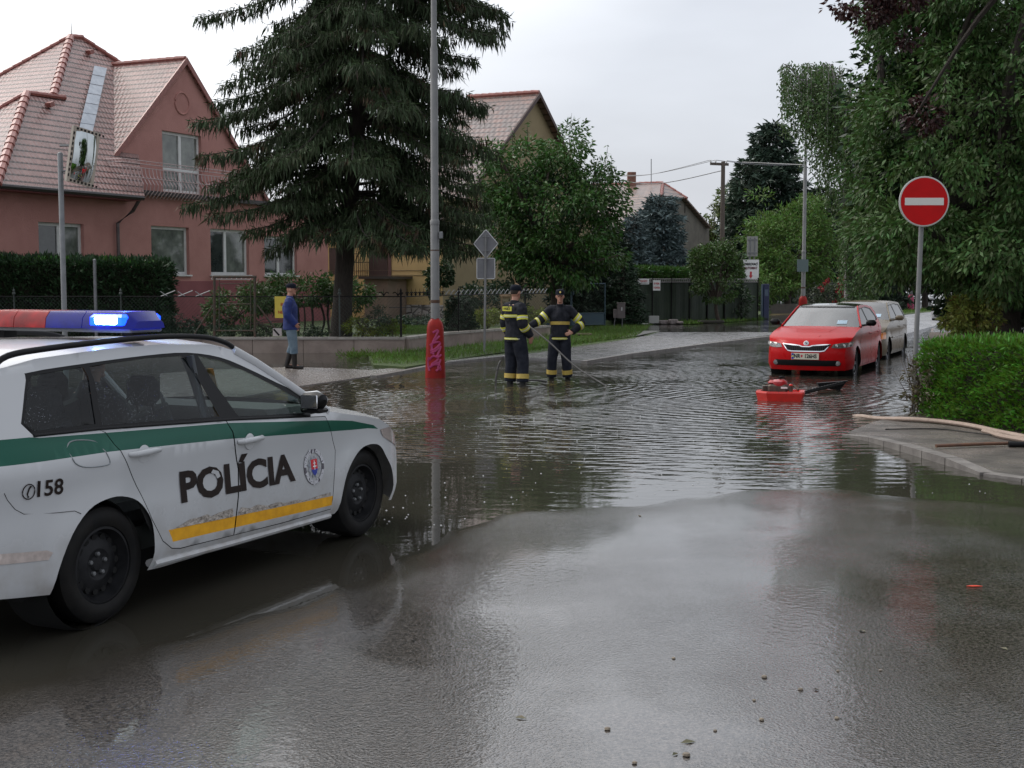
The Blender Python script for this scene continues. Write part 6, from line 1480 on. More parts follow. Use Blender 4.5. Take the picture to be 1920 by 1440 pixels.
mb.add(V, F); mb.build('mirror_glass', mat('mirror_surface', (.52, .55, .55), rough=.02, metal=1), t, smooth=True)
mb = MB(); mb.prism([MP(-hw + .02, -hh_ + .02, -.02), MP(hw - .02, -hh_ + .02, -.02), MP(hw - .02, hh_ - .02, -.02), MP(-hw + .02, hh_ - .02, -.02)], N1 * .02); mb.tube([MP(0, .2, -.02), np.array([pb[0], Y, c[2] + .2])], .02, 6); mb.tube([MP(0, -.2, -.02), np.array([pb[0], Y, c[2] - .25])], .02, 6); mb.build('back_plate', GALV, t)
# ---- no entry sign
Y = 19.0; c = aty(1732, 378, Y); bx = at(1716, 764, 0); t = thing('road_sign', (bx[0], Y, 0), 'round red no entry sign with white bar on a grey pole at the hedge corner', 'road sign')
mb = MB(); pt_ = c + np.array([0, .05, .2]); mb.tube([(bx[0] + .02, Y + .05, -.2), (bx[0] + .02, Y + .05, 0), tuple(pt_)], .036, 12); mb.build('pole', POLEG, t, smooth=True)
mb = MB(); mb.lathe([(.362, 0), (.362, .022), (.352, .026), (.001, .026)], c, (0, -1, 0), 48); mb.build('sign_rim', mat('sign_rim_grey', (.45, .44, .42), rough=.5), t)
mb = MB(); mb.lathe([(.340, .027), (.001, .0275)], c, (0, -1, 0), 48, cap=False); mb.build('sign_face', mat('sign_red', (.52, .006, .007), (.45, .006, .007), scale=5, rough=.5, spec=.15), t)
mb = MB(); mb.box(c + np.array([0, -.029, -.0]), (.56, .002, .105)); mb.build('white_bar', mat('sign_white', (.62, .60, .56), rough=.5), t)
mb = MB(); mb.box(c + np.array([0, .03, .12]), (.12, .05, .03)); mb.box(c + np.array([0, .03, -.14]), (.12, .05, .03)); mb.build('brackets', GALV, t)
# ---- back of the priority sign with supplementary plate
bp = at(908, 662, .06); Y = bp[1]; t = thing('road_sign', bp, 'grey back of a diamond road sign with a square plate below on a thin pole', 'road sign')
c = aty(911, 457, Y); c2 = aty(911, 503.5, Y); SB = mat('sign_back', (.19, .19, .20), (.15, .15, .16), scale=4, rough=.5, metal=.3); RIMW = mat('sign_edge', (.5, .5, .5), rough=.4)
mb = MB(); mb.tube([(bp[0], Y - .05, -.1), (c[0], Y - .05, c[2] + .22)], .03, 10); mb.build('pole', POLEG, t, smooth=True)
def plate(poly, c, nm, nm2):
    mb = MB(); mb.prism([c + np.array([a, 0, b]) for a, b in poly], (0, .02, 0)); o = mb.build(nm, SB, t)
    mb = MB(); mb.tube([c + np.array([a, -.002, b]) for a, b in poly + poly[:1]], .012, 6, cap=False); mb.build(nm2, RIMW, o)
dm = [(0, .335), (.03, .31), (.27, .03), (.29, 0), (.27, -.03), (.03, -.32), (0, -.345), (-.03, -.32), (-.27, -.03), (-.29, 0), (-.27, .03), (-.03, .31)]
plate(dm, c, 'diamond_plate', 'diamond_rim'); plate([(-.20, -.25), (.20, -.25), (.22, -.23), (.22, .23), (.20, .25), (-.20, .25), (-.22, .23), (-.22, -.23)], c2, 'square_plate', 'square_rim')
mb = MB()
for z_ in (.17, -.17): mb.tube([c + np.array([-.08, -.03, z_]), c + np.array([0, -.09, z_]), c + np.array([.08, -.03, z_])], .012, 5)
mb.tube([c2 + np.array([-.07, -.03, .22]), c2 + np.array([0, -.09, .22]), c2 + np.array([.07, -.03, .22])], .012, 5); mb.build('brackets', GALV, t)
# ---- parking meter direction board
bp = at(1404, 597, .10); Y = bp[1]; t = thing('road_sign', bp, 'white board with black lettering and red arrow on a pole behind the round bush', 'road sign')
s = FPX / Y; mb = MB(); c0 = aty(1408, 506, Y); mb.tube([(bp[0], Y, .05), (bp[0], Y, aty(1404, 445, Y)[2])], .045, 10); mb.tube([(bp[0] + .2, Y, aty(1404, 560, Y)[2]), (bp[0] + .2, Y, aty(1404, 445, Y)[2])], .03, 8); mb.build('pole', POLEG, t, smooth=True)
mb = MB(); mb.bbox(c0 + np.array([-.02, -.08, 0]), (.74, .03, .94), .01, axis=2); mb.build('board', WHITEP, t)
RT = mat('red_lettering', (.45, .02, .03), rough=.5); ox = c0 + np.array([-.02, -.10, 0])
text_on('lettering', 'PARKOVACÍ', .155, BLACK, ox + np.array([0, 0, .26]), (1, 0, 0), (0, 0, 1), t, bold=.008, sx=.72); text_on('lettering', 'AUTOMAT', .155, mat('dark_red_lettering', (.12, .02, .03), rough=.5), ox + np.array([0, 0, .08]), (1, 0, 0), (0, 0, 1), t, bold=.008, sx=.8)
mb = MB(); mb.prism([ox + np.array([a, 0, b]) for a, b in ((-.05, -.08), (.05, -.08), (.04, -.26), (.09, -.26), (0, -.40), (-.09, -.26), (-.04, -.26))], (0, -.004, 0)); mb.build('red_arrow', RT, t)
mb = MB(); mb.bbox(aty(1410, 462, Y) + np.array([0, -.08, 0]), (.50, .03, .92), .008); mb.build('panel_back', mat('panel_back_grey', (.27, .27, .25), rough=.6), t)
mb = MB()
for z_ in (.3, -.3): mb.box(aty(1410, 462, Y) + np.array([0, -.11, z_]), (.42, .03, .04))
for x_ in (-.1, .1): mb.box(aty(1410, 462, Y) + np.array([x_, -.115, 0]), (.05, .03, .8))
mb.build('panel_struts', GALV, t)
# ---- blue pillar (parking machine)
bp = at(1434, 598, .10); t = thing('parking_machine', bp, 'narrow dark blue pillar standing on the verge beside the white board', 'machine')
mb = MB(); mb.bbox((bp[0] + .03, bp[1], .10 + .80), (.26, .30, 1.60), .02); mb.build('body', mat('machine_blue', (.006, .014, .06), (.005, .01, .045), scale=3, rough=.4), t)
mb = MB(); mb.bbox((bp[0] - .14, bp[1] + .02, .10 + .80), (.06, .28, 1.58), .01); mb.box((bp[0] + .03, bp[1] - .153, 1.3), (.16, .01, .3)); mb.build('side_panel', mat('machine_grey_blue', (.06, .09, .13), rough=.5), t)
# ---- wooden utility pole with wires
up_ = aty(1356, 303, 62.0); t = thing('utility_pole', (up_[0], 62, .1), 'wooden utility pole with crossarm and wires behind the round bush', 'pole')
WOOD = mat('pole_wood', (.12, .095, .075), (.075, .06, .05), scale=6, rough=.8, stretch=(6, 6, .5)); mb = MB(); mb.lathe([(.13, 0), (.095, up_[2])], (up_[0], 62, 0), (0, 0, 1), 12); mb.build('pole', WOOD, t, smooth=True)
mb = MB(); d_ = np.array([.55, .25, 0]); q = up_ + np.array([-.1, 0, -.12]); mb.prism([q - d_ + np.array([0, -.05, -.06]), q + d_ * .7 + np.array([0, -.05, -.06]), q + d_ * .7 + np.array([0, -.05, .06]), q - d_ + np.array([0, -.05, .06])], (0, .1, 0)); mb.build('crossarm', WOOD, t)
mb = MB()
for k in (-.95, -.5, .5): mb.lathe([(.03, 0), (.045, .05), (.03, .12), (.001, .14)], q + d_ * k + np.array([0, 0, .06]), (0, 0, 1), 8)
mb.build('insulators', WHITEP, t, smooth=True)
WIRE = mat('wire_grey', (.16, .16, .17), rough=.5); mb = MB()
for k, (tx, ty, zz) in enumerate(((900, 345, 80), (900, 350, 80), (900, 352, 80))):
    a = q + d_ * (-.95, -.5, .3)[k] + np.array([0, 0, .18 - (.45 if k == 2 else 0)]); b = aty(1120, 334 - k * 2 + (6 if k == 2 else 0), 74); mid = (a + b) / 2 - np.array([0, 0, .25 + .2 * (k == 2)]); mb.tube(spline([a, mid, b, b + (b - a) * .6 - np.array([0, 0, .5])], 6), .013 + .008 * (k == 2), 4)
for k in (-.5, .5):
    a = q + d_ * k + np.array([0, 0, .18]); b = aty(1495, 309, 66); mb.tube(spline([a, (a + b) / 2 - np.array([0, 0, .1]), b], 6), .013, 4)
mb.build('wires', WIRE, t)
mb = MB(); mb.tube([aty(1392, 304, 60), aty(1505, 309, 51.5)], .02, 6); mb.build('stay_arm', mat('stay_grey', (.2, .2, .2), rough=.5), t)
# ---- garden fence on the wall
def chain(mb, a, b, z0, z1, step=.10, r=.0022):
    L_ = np.linalg.norm((b - a)[:2]); n = int(L_ / step); h = z1 - z0; d = (b - a) / L_
    for k in range(n):
        for s_ in (1, -1):
            u = k * step; u2 = u + s_ * h
            zz0, zz1, ua, ub = z0, z1, u, u2
            if ub > L_: f = (L_ - u) / h; ub = L_; zz1 = z0 + h * f
            if ub < 0: f = u / h; ub = 0; zz1 = z0 + h * f
            p = a + d * ua; q = a + d * ub; mb.tube([(p[0], p[1], zz0), (q[0], q[1], zz1)], r, 3, cap=False)
FGREEN = mat('fence_green_grey', (.05, .065, .06), (.04, .045, .04), scale=6, rough=.6); FBLK = mat('wrought_iron', (.008, .007, .007), rough=.5, spec=.2); FWHT = mat('fence_white_grey', (.30, .30, .30), (.22, .22, .22), scale=4, rough=.5)
wq = [at(*p, .40) for p in ((-260, 632), (380, 632), (760, 632), (834, 623), (1026, 610))]
t = thing('garden_fence', (wq[2][0], wq[2][1], .4), 'wire mesh fence with spiked wrought iron rail on top of the low garden wall', 'fence')
zr_ = aty(760, 556, wq[2][1])[2]
P_ = [wq[0], wq[1], wq[2], wq[3], wq[4]]
for a, b in ((P_[0], P_[1]), (P_[1], P_[2]), (P_[2], P_[3]), (P_[3], P_[4])): mb = MB(); chain(mb, a, b, .42, zr_ - .02, step=.10); mb.build('wire_mesh', FGREEN, t)
MB().tube([(a[0], a[1], zr_) for a in P_], .016, 6).build('rail', FBLK, t)
MB().tube([(P_[2][0] - .4, P_[2][1], zr_ - .28), (P_[3][0], P_[3][1], zr_ - .33)], .012, 5).build('lower_rail', FBLK, t)
for px in (28, 228, 637, 752, 860, 985): 
    f = None
    for a, b in zip(P_[:-1], P_[1:]):
        u0, u1 = 960 + FPX * a[0] / a[1], 960 + FPX * b[0] / b[1]
        if u0 <= px <= u1:
            k = (px - u0) / (u1 - u0); k = k * a[1] / (b[1] + k * (a[1] - b[1])); p = a + (b - a) * k
            mb = MB(); mb.tube([(p[0], p[1], .36), (p[0], p[1], zr_ + .06)], .028 if px in (752,) else .02, 8); mb.lathe([(.045, 0), (.05, .03), (.025, .07), (.035, .10), (.001, .17)], (p[0], p[1], zr_ + .05), (0, 0, 1), 8); mb.build('post', FBLK if px > 700 else FGREEN, t, smooth=True)
def spikes(a, b, st, m, white):
    L_ = np.linalg.norm((b - a)[:2]); n = int(L_ / st); mb = MB()
    for k in range(n):
        p = a + (b - a) * (k + .5) / n; d = (b - a) / L_ * st
        A0, A1 = (p[0] - d[0] * .45, p[1] - d[1] * .45), (p[0] + d[0] * .45, p[1] + d[1] * .45)
        if white: mb.tube([(A0[0], A0[1], zr_), (A1[0], A1[1], zr_ + .15)], .014, 4); mb.tube([(p[0], p[1], zr_), (A0[0], A0[1], zr_ + .13)], .010, 4)
        else:
            mb.tube([(p[0], p[1], zr_), (p[0], p[1], zr_ + .20)], [.012, .004], 5)
            for q_ in (A0, A1): mb.tube(spline([(p[0], p[1], zr_ + .02), ((p[0] + q_[0]) / 2, (p[1] + q_[1]) / 2, zr_ + .11), (q_[0], q_[1], zr_ + .08)], 3), .012, 4)
            mb.lathe([(.03, 0), (.035, .02), (.001, .05)], (p[0], p[1], zr_ + .03), (0, 0, 1), 6)
    mb.build('spiked_ornament', m, t)
wa = P_[2] + (P_[1] - P_[2]) * .14
spikes(wa, P_[2], .30, FBLK, False); spikes(P_[2], P_[3], .30, FBLK, False); spikes(P_[3], P_[4], .26, FWHT, True)
ga = at(300, 632, .4); spikes(ga, at(398, 632, .4), .42, FWHT, True)
# ---- trellis gate
Yw = P_[1][1] - .02; t = thing('garden_gate', aty(440, 628, Yw), 'rusty green steel gate frame standing above the garden wall in front of the pink house', 'gate')
GG = mat('gate_green', (.045, .055, .04), (.09, .045, .03), scale=7, rough=.7)
def G_(a, b): return aty(a, b, Yw)
mb = MB(); mb.tube([G_(402, 632), G_(402, 518)], .035, 6); mb.tube([G_(478, 632), G_(478, 518)], .035, 6); mb.tube([G_(399, 519), G_(481, 519)], .035, 6); mb.tube([G_(402, 620), G_(478, 620)], .02, 6); mb.build('gate_frame', GG, t)
mb = MB(); mb.tube([G_(411, 524), G_(411, 618)], .015, 5); mb.tube([G_(470, 524), G_(470, 618)], .015, 5); mb.tube([G_(411, 532), G_(470, 532)], .012, 5); mb.tube([G_(411, 570), G_(470, 570)], .012, 5); mb.build('inner_bars', GG, t)
mb = MB(); mb.tube([G_(400, 572), G_(362, 630)], .022, 6); mb.tube([G_(482, 572), G_(528, 630)], .022, 6); mb.build('brace', GG, t)
# single grey post by the hedge
p = aty(180, 600, 33.0); mb = MB(); mb.tube([(p[0], 33, .0), (p[0], 33, aty(180, 489, 33)[2])], .04, 10); mb.lathe([(.045, 0), (.04, .03), (.001, .05)], (p[0], 33, aty(180, 489, 33)[2]), (0, 0, 1), 10); tag(mb.build('fence_post', GALV, smooth=True), 'single grey steel post standing in front of the left hedge', 'post')
# ---- yellow notice on the fence, small white plate
Yn = P_[2][1] - .05; t = thing('notice_sign', aty(527, 595, Yn), 'yellow notice with red lettering on the fence behind the man in blue', 'sign')
c = aty(532, 576, Yn); mb = MB(); mb.bbox(c, (.46, .012, .55), .006); mb.build('board', mat('notice_yellow', (.62, .48, .06), (.55, .42, .06), scale=5, rough=.5), t)
RD = mat('notice_red', (.40, .08, .02), rough=.6)
for s_, z_, x_ in (('BU', .07, -.02), ('P', -.03, 0), ('NEPAR', -.13, 0)): text_on('lettering', s_, .10, RD, c + np.array([x_, -.010, z_]), (1, 0, 0), (0, 0, 1), t, bold=.004, sx=.95)
c = aty(520, 623, Yn); mb = MB(); mb.bbox(c, (.23, .02, .20), .01); o = mb.build('small_plaque', mat('plaque_pinkish', (.45, .40, .38), rough=.6)); tag(o, 'small pale plaque with a dark diagonal stroke leaning on top of the garden wall', 'plaque')
mb = MB(); mb.tube([c + np.array([-.09, -.015, .08]), c + np.array([.05, -.015, -.08])], (.022, .004), 6, up=(0, 1, 0)); mb.build('diagonal_stroke', FBLK, o)
# ---- blue gate
gA, gB = at(984, 615, .10), at(1133, 612, .10); gA[1] = 48.5; gA = aty(984, 614, 48.0); gB = aty(1134, 613, 50.0)
t = thing('blue_gate', gA, 'wide dark blue metal gate behind the right firefighter', 'gate'); GB = mat('gate_blue', (.018, .05, .075), (.03, .06, .075), scale=6, rough=.5)
d = gB - gA; zt_ = aty(984, 532, 48)[2]; zb_ = gA[2]
def gq(k, z): return (gA[0] + d[0] * k, gA[1] + d[1] * k, z)
for k0, k1 in ((0, .565), (.575, 1)):
    mb = MB(); mb.tube([gq(k0, zb_), gq(k0, zt_)], .03, 6); mb.tube([gq(k1, zb_), gq(k1, zt_)], .03, 6); mb.tube([gq(k0, zt_), gq(k1, zt_)], .026, 6); mb.tube([gq(k0, zb_ + .48), gq(k1, zb_ + .48)], .024, 6); mb.tube([gq(k0, zb_ + .05), gq(k1, zb_ + .05)], .024, 6); g_ = mb.build('gate_frame', GB, t)
    mb = MB(); mb.prism([gq(k0, zb_ + .05), gq(k1, zb_ + .05), gq(k1, zb_ + .48), gq(k0, zb_ + .48)], (0, .015, 0)); mb.build('lower_panel', GB, g_)
    mb = MB(); chain(mb, np.array(gq(k0, 0)), np.array(gq(k1, 0)), zb_ + .5, zt_, .12, .003); mb.build('gate_mesh', FGREEN, g_)
mb = MB(); mb.bbox(gq(.58, 1.45), (.14, .10, .3), .02); mb.build('lock_box', GB, t)
# ---- meter box
mp0 = aty(1163, 612, 50.5); t = thing('meter_box', mp0, 'small brownish utility meter box on legs beside the blue gate', 'box'); c = aty(1163, 583, 50.5)
BXM = mat('meter_box', (.16, .135, .13), (.12, .10, .10), scale=5, rough=.6); mb = MB(); mb.bbox(c + np.array([.03, 0, 0]), (.30, .18, .56), .01); mb.bbox(c + np.array([-.12, .02, -.10]), (.30, .16, .34), .01); mb.bbox(c + np.array([.03, 0, .30]), (.34, .22, .04), .01); mb.build('cabinet', BXM, t)
mb = MB(); mb.box(c + np.array([.05, -.095, .08]), (.05, .01, .13)); mb.build('meter_label', mat('meter_white', (.5, .5, .5), rough=.5), t)
mb = MB(); mb.tube([c + np.array([-.2, 0, -.26]), c + np.array([-.24, 0, -.62])], .02, 5); mb.tube([c + np.array([.08, 0, -.26]), c + np.array([.08, 0, -.62])], .02, 5); mb.build('legs', GALV, t)
# ---- green screened fence
fA, fB = aty(1186, 606, 53.0), aty(1420, 602, 59.0); t = thing('screen_fence', fA, 'tall fence covered in dark green privacy screen beneath the trimmed hedge', 'fence'); d = fB - fA; zt_ = aty(1190, 523, 53)[2] + .0
SCR = mat('green_screen', (.012, .022, .012), (.022, .034, .018), scale=2.5, rough=.75, bump=.6, bscale=8, detail=7)
def fq(k, z, o=0): return (fA[0] + d[0] * k, fA[1] + d[1] * k + o, z)
n = 7
for i in range(n):
    a, b = i / n, (i + .97) / n; mb = MB(); V = []; F = []; m_ = 8
    for j in range(m_ + 1):
        k = a + (b - a) * j / m_; o = .05 * math.sin(j * 1.3 + i); V += [fq(k, .08, o), fq(k, zt_ - .08, o * .6)]
    for j in range(m_): F.append((2 * j, 2 * j + 2, 2 * j + 3, 2 * j + 1))
    mb.add(V, F); mb.build('screen_panel', SCR, t)
for i in range(n + 1):
    mb = MB(); k = i / n; mb.tube([fq(k, .05, -.06), fq(k, zt_ + .06, -.06)], .028, 6); mb.build('post', FBLK, t)
mb = MB(); mb.tube([fq(0, zt_, -.06), fq(1, zt_, -.06)], .016, 5); mb.tube([fq(0, zt_ - .13, -.06), fq(1, zt_ - .13, -.06)], .016, 5)
for j in range(64): k = j / 64; mb.tube([fq(k, zt_ - .13, -.06), fq(k, zt_, -.06)], .020, 4)
mb.build('lattice_rail', mat('lattice_pale', (.22, .21, .20), rough=.6), t)
c = aty(1206, 528, 53.1); c[1] -= .2; mb = MB(); mb.bbox(c, (.44, .015, .22), .004); s1 = mb.build('notice_sign', WHITEP); tag(s1, 'small landscape white notice with red arrow line on the green screen fence', 'sign', )
text_on('lettering', 'VJAZD', .10, RT, c + np.array([0, -.010, .02]), (1, 0, 0), (0, 0, 1), s1, bold=.003); mb = MB(); mb.tube([c + np.array([-.17, -.012, -.06]), c + np.array([.17, -.012, -.06])], .008, 4); mb.build('arrow_line', BLACK, s1)
c = aty(1230, 535, 53.8); c[1] -= .25; mb = MB(); mb.bbox(c, (.30, .015, .42), .004); s1 = mb.build('notice_sign', WHITEP); tag(s1, 'small upright pinkish white notice with two red lines of lettering on the green screen fence', 'sign')
text_on('lettering', 'E VOJA', .10, RT, c + np.array([0, -.010, .07]), (1, 0, 0), (0, 0, 1), s1, bold=.005, sx=.7); text_on('lettering', 'V DVOR', .10, RT, c + np.array([0, -.010, -.10]), (1, 0, 0), (0, 0, 1), s1, bold=.005, sx=.7)
# rubble and slab at the foot of the fence
RUB = mat('rubble', (.24, .20, .19), (.14, .12, .11), scale=12, rough=.8, bump=1, bscale=20)
c = aty(1226, 603, 52.2); tag(MB().bbox((c[0], c[1], .10 + .2), (.42, .05, .30), .02, rz=.1).build('concrete_slab', mat('slab_pale', (.33, .33, .31), rough=.6)), 'pale square slab leaning upright at the foot of the green screen fence', 'slab')
for k, (a, b, w_, h_) in enumerate(((1190, 608, .62, .14), (1207, 611, .35, .05), (1246, 603, .5, .16), (1262, 602, .45, .2), (1275, 603, .3, .12))):
    c = aty(a, b, 52.6); bm_ = MB(); bm_.bbox((c[0], c[1] - (0 if k != 1 else .3), .10 + h_ / 2), (w_, .2, h_), .04, rz=.2 * k); tag(bm_.build('rubble_block', RUB if k != 1 else mat('white_block', (.5, .5, .48), rough=.7)), ('reddish broken masonry block at the left end of the rubble below the green fence', 'low flat white piece lying between the masonry block and the leaning slab', 'grey rubble block just right of the leaning slab', 'taller grey rubble block second from the right below the green fence', 'smallest rubble block at the right end of the rubble row')[k], 'rubble')
c = aty(1330, 603, 54.0); tag(MB().bbox((c[0], c[1] - .4, .17), (1.1, .35, .12), .05, rz=.2).build('drain_cover', mat('old_iron', (.03, .03, .025), (.05, .045, .03), scale=10, rough=.8)), 'dark low iron piece lying in the grass before the green fence', 'cover')
c = aty(1093, 623, 42.5); tag(MB().bbox((c[0], c[1], .10), (.62, .45, .07), .03).build('manhole_cover', mat('cover_brown', (.10, .07, .04), (.06, .045, .03), scale=9, rough=.8)), 'brown manhole cover in the grass right of the firefighters', 'cover')
# ---- far fence and low wall behind the parking machine
a, b = aty(1385, 590, 66), aty(1560, 586, 74); t = thing('far_fence', a, 'low brown wall with green wire fence across the far side street', 'fence'); mb = MB(); mb.prism([(a[0], a[1], .0), (b[0] + 3, b[1] + 2, .0), (b[0] + 3, b[1] + 2.2, .0), (a[0], a[1] + .2, .0)], (0, 0, .62)); mb.build('wall', mat('far_wall_brown', (.10, .085, .07), (.075, .065, .055), scale=3, rough=.8), t)
mb = MB(); chain(mb, a, b, .62, 1.75, .22, .005); mb.build('wire_mesh', FGREEN, t); MB().tube([(a[0], a[1], 1.75), (b[0], b[1], 1.75)], .02, 5).build('rail', FGREEN, t)
for k in range(6): p = a + (b - a) * k / 5; MB().tube([(p[0], p[1], .5), (p[0], p[1], 1.8)], .03, 5).build('post', FGREEN, t)
tag(MB().prism([aty(1385, 594, 64.5), aty(1520, 592, 68.5), aty(1520, 589, 70), aty(1385, 590, 66)], (0, 0, .04)).build('verge_strip', mat('yellowish_verge', (.20, .15, .06), (.14, .11, .05), scale=6, rough=.8)), kind='structure')
# ---- hoses on the right pavement
CANV = mat('canvas_hose', (.34, .26, .21), (.26, .19, .15), scale=9, rough=.7, bump=.3, bscale=60)
def groundpath(px, z): return [at(a, b, z) for a, b in px]
mb = MB(); P_ = groundpath([(1590, 768), (1612, 773), (1650, 780), (1700, 786), (1760, 790), (1820, 798), (1870, 809), (1925, 820), (2000, 838), (2150, 860)], .055); P_[0][2] = -.06; P_[1][2] = 0.0; P_[2][2] = .02
mb.tube(spline(P_, 6), (.043, .030), 12, up=(0, 0, 1)); tag(mb.build('fire_hose', CANV, smooth=True), 'thick pale canvas fire hose running out of the water along the hedge', 'hose')
mb = MB(); mb.tube(spline(groundpath([(1845, 808), (1858, 811), (1880, 818), (1925, 826), (1990, 838)], .05), 5), (.04, .03), 8); tag(mb.build('fire_hose', CANV, smooth=True), 'second flatter canvas hose tucked against the thick one at the right edge', 'hose')
mb = MB(); mb.tube(spline(groundpath([(1660, 805), (1720, 804), (1770, 805), (1830, 812), (1930, 824)], .035), 6), .008, 6); tag(mb.build('black_cable', BLACK, smooth=True), 'thin black cable lying across the right pavement', 'cable')
mb = MB(); P_ = groundpath([(1755, 836), (1800, 834), (1850, 832), (1900, 831)], .055); mb.tube(P_, .019, 10); t = mb.build('brown_pipe', mat('pipe_brown', (.16, .07, .035), (.10, .05, .03), scale=9, rough=.5), smooth=True); tag(t, 'thin brown pipe with black coupling lying on the right pavement', 'pipe')
mb = MB(); q = at(1905, 833, .06); mb.tube([q + np.array([-.08, 0, 0]), q + np.array([.10, -.02, 0])], .034, 10); mb.tube([q + np.array([.10, -.02, 0]), q + np.array([.3, -.05, 0])], .022, 10); mb.build('coupling', BLACK, t, smooth=True)
# ---- wooden deer figure in the garden behind the fence
c = aty(950, 553, 40.5); t = thing('garden_deer_figure', (c[0], c[1], .3), 'small tan wooden deer figure in the garden left of the firefighters caps', 'figure')
DW = mat('tan_wood', (.36, .24, .13), (.28, .18, .10), scale=8, rough=.7)
mb = MB(); z_ = c[2] - .02; mb.tube(spline([(c[0] - .22, c[1], z_ + .0), (c[0], c[1], z_ - .02), (c[0] + .16, c[1], z_ + .04), (c[0] + .24, c[1], z_ + .24), (c[0] + .28, c[1], z_ + .36)], 4), spline([(.05, .05), (.075, .07), (.07, .065), (.035, .035), (.03, .03)], 4), 10, up=(0, 1, 0)); mb.tube([(c[0] + .26, c[1], z_ + .36), (c[0] + .38, c[1] - .02, z_ + .32)], [.04, .022], 8)
for x_ in (-.16, .12):
    for y_ in (-.04, .04): mb.tube([(c[0] + x_, c[1] + y_, z_), (c[0] + x_, c[1] + y_, .3)], [.03, .016], 6)
mb.tube([(c[0] + .27, c[1], z_ + .38), (c[0] + .23, c[1], z_ + .56), (c[0] + .30, c[1], z_ + .66)], [.012, .01, .006], 5); mb.tube([(c[0] + .24, c[1], z_ + .48), (c[0] + .17, c[1], z_ + .56)], [.01, .006], 5); mb.build('body', DW, t, smooth=True)
# ================================================================== VEGETATION
def unit(a): return a / (np.linalg.norm(a, axis=-1, keepdims=True) + 1e-9)
def leaves(name, P, D, L_, W_, m, parent, fold=.15, up=None, kind=None):
    n = len(P); P = np.asarray(P, float); D = unit(np.asarray(D, float)); r = unit(rng.normal(size=(n, 3))) if up is None else unit(np.asarray(up) + .35 * rng.normal(size=(n, 3)))
    S_ = unit(np.cross(D, r)); Nn = np.cross(S_, D); L_ = np.broadcast_to(L_, (n,))[:, None]; W_ = np.broadcast_to(W_, (n,))[:, None]
    mid = P + D * L_ * .45 - Nn * L_ * fold * .3
    V = np.stack([P, mid + S_ * W_ * .5 + Nn * L_ * fold * .3, P + D * L_ - Nn * L_ * fold, mid - S_ * W_ * .5 + Nn * L_ * fold * .3], 1).reshape(-1, 3)
    F = np.arange(4 * n).reshape(n, 4)
    o = obj(name, V, F, m, parent); 
    if kind: o['kind'] = kind
    return o
def ell(px, py, rx, ry, Y, dz=None):
    """ellipsoid from pixel centre / radii at depth Y; dz = depth radius in metres"""
    c = aty(px, py, Y); s = Y / FPX; return (c, np.array([rx * s, dz if dz else rx * s, ry * s]))
def in_ells(n, ells, shell=.45):
    vol = np.array([np.prod(e[1]) for e in ells]) ** .8; k = rng.choice(len(ells), n, p=vol / vol.sum()); d = unit(rng.normal(size=(n, 3))); r = shell + (1 - shell) * rng.random((n, 1)) ** .6
    C = np.array([e[0] for e in ells])[k]; Rr = np.array([e[1] for e in ells])[k]
    return C + d * r * Rr, d
def clumped(ells, nc, rc, nl, flat=.7, shell=.5, droop=.5):
    C, dn = in_ells(nc, ells, shell); m_ = nc * nl; k = np.repeat(np.arange(nc), nl); rr = rc * (.6 + .8 * rng.random(nc))[k][:, None]
    d = unit(rng.normal(size=(m_, 3))); P = C[k] + d * rr * (rng.random((m_, 1)) ** .5) * np.array([1, 1, flat]); D = unit(d * .8 + dn[k] * .6 + rng.normal(size=(m_, 3)) * .4 + np.array([0, 0, -droop])); return P, D, C
def branches(mb, base, tops, r0, m=0, bend=.15):
    base = np.array(base, float)
    for tpt in tops:
        tpt = np.array(tpt, float); mid = base + (tpt - base) * .5 + rng.normal(size=3) * bend * np.linalg.norm(tpt - base) * .5 + np.array([0, 0, .1]); mb.tube(spline([base, mid, tpt], 4), list(np.linspace(r0, r0 * .25, 9)), 6, m)
BARK = mat('bark', (.055, .04, .03), (.09, .07, .055), scale=7, rough=.9, bump=1, bscale=18, stretch=(5, 5, 1)); BARKD = mat('bark_dark', (.028, .022, .018), (.05, .04, .032), scale=7, rough=.9, bump=1, bscale=18, stretch=(5, 5, 1))
BARKB = mat('bark_birch', (.35, .34, .32), (.06, .05, .05), scale=5, rough=.7, stretch=(1, 1, 5))
def broad(name, label, cat, base, ells, nc, rc, nl, leaf, lw, m, group=None, trunk=.15, bark=None, flat=.7, shell=.5, droop=.5, nb=14, hub=None, sparse=0):
    base = np.array(base, float); t = thing(name, base, label, cat, group); P, D, C = clumped(ells, nc, rc, nl, flat, shell, droop)
    leaves('crown', P, D, leaf * (.6 + .7 * rng.random(len(P))), lw * (.7 + .5 * rng.random(len(P))), m, t)
    mb = MB(); h = np.array(hub if hub is not None else [ells[0][0][0], ells[0][0][1], base[2] + (ells[0][0][2] - ells[0][1][2] - base[2]) * .5 + .4]); mb.tube(spline([base - np.array([0, 0, .2]), (base + h) / 2 + rng.normal(size=3) * .05, h], 4), list(np.linspace(trunk, trunk * .75, 9)), 10)
    idx = rng.choice(len(C), min(nb, len(C)), replace=False); branches(mb, h, C[idx], trunk * .5); mb.build('trunk', bark or BARK, t, smooth=True); return t
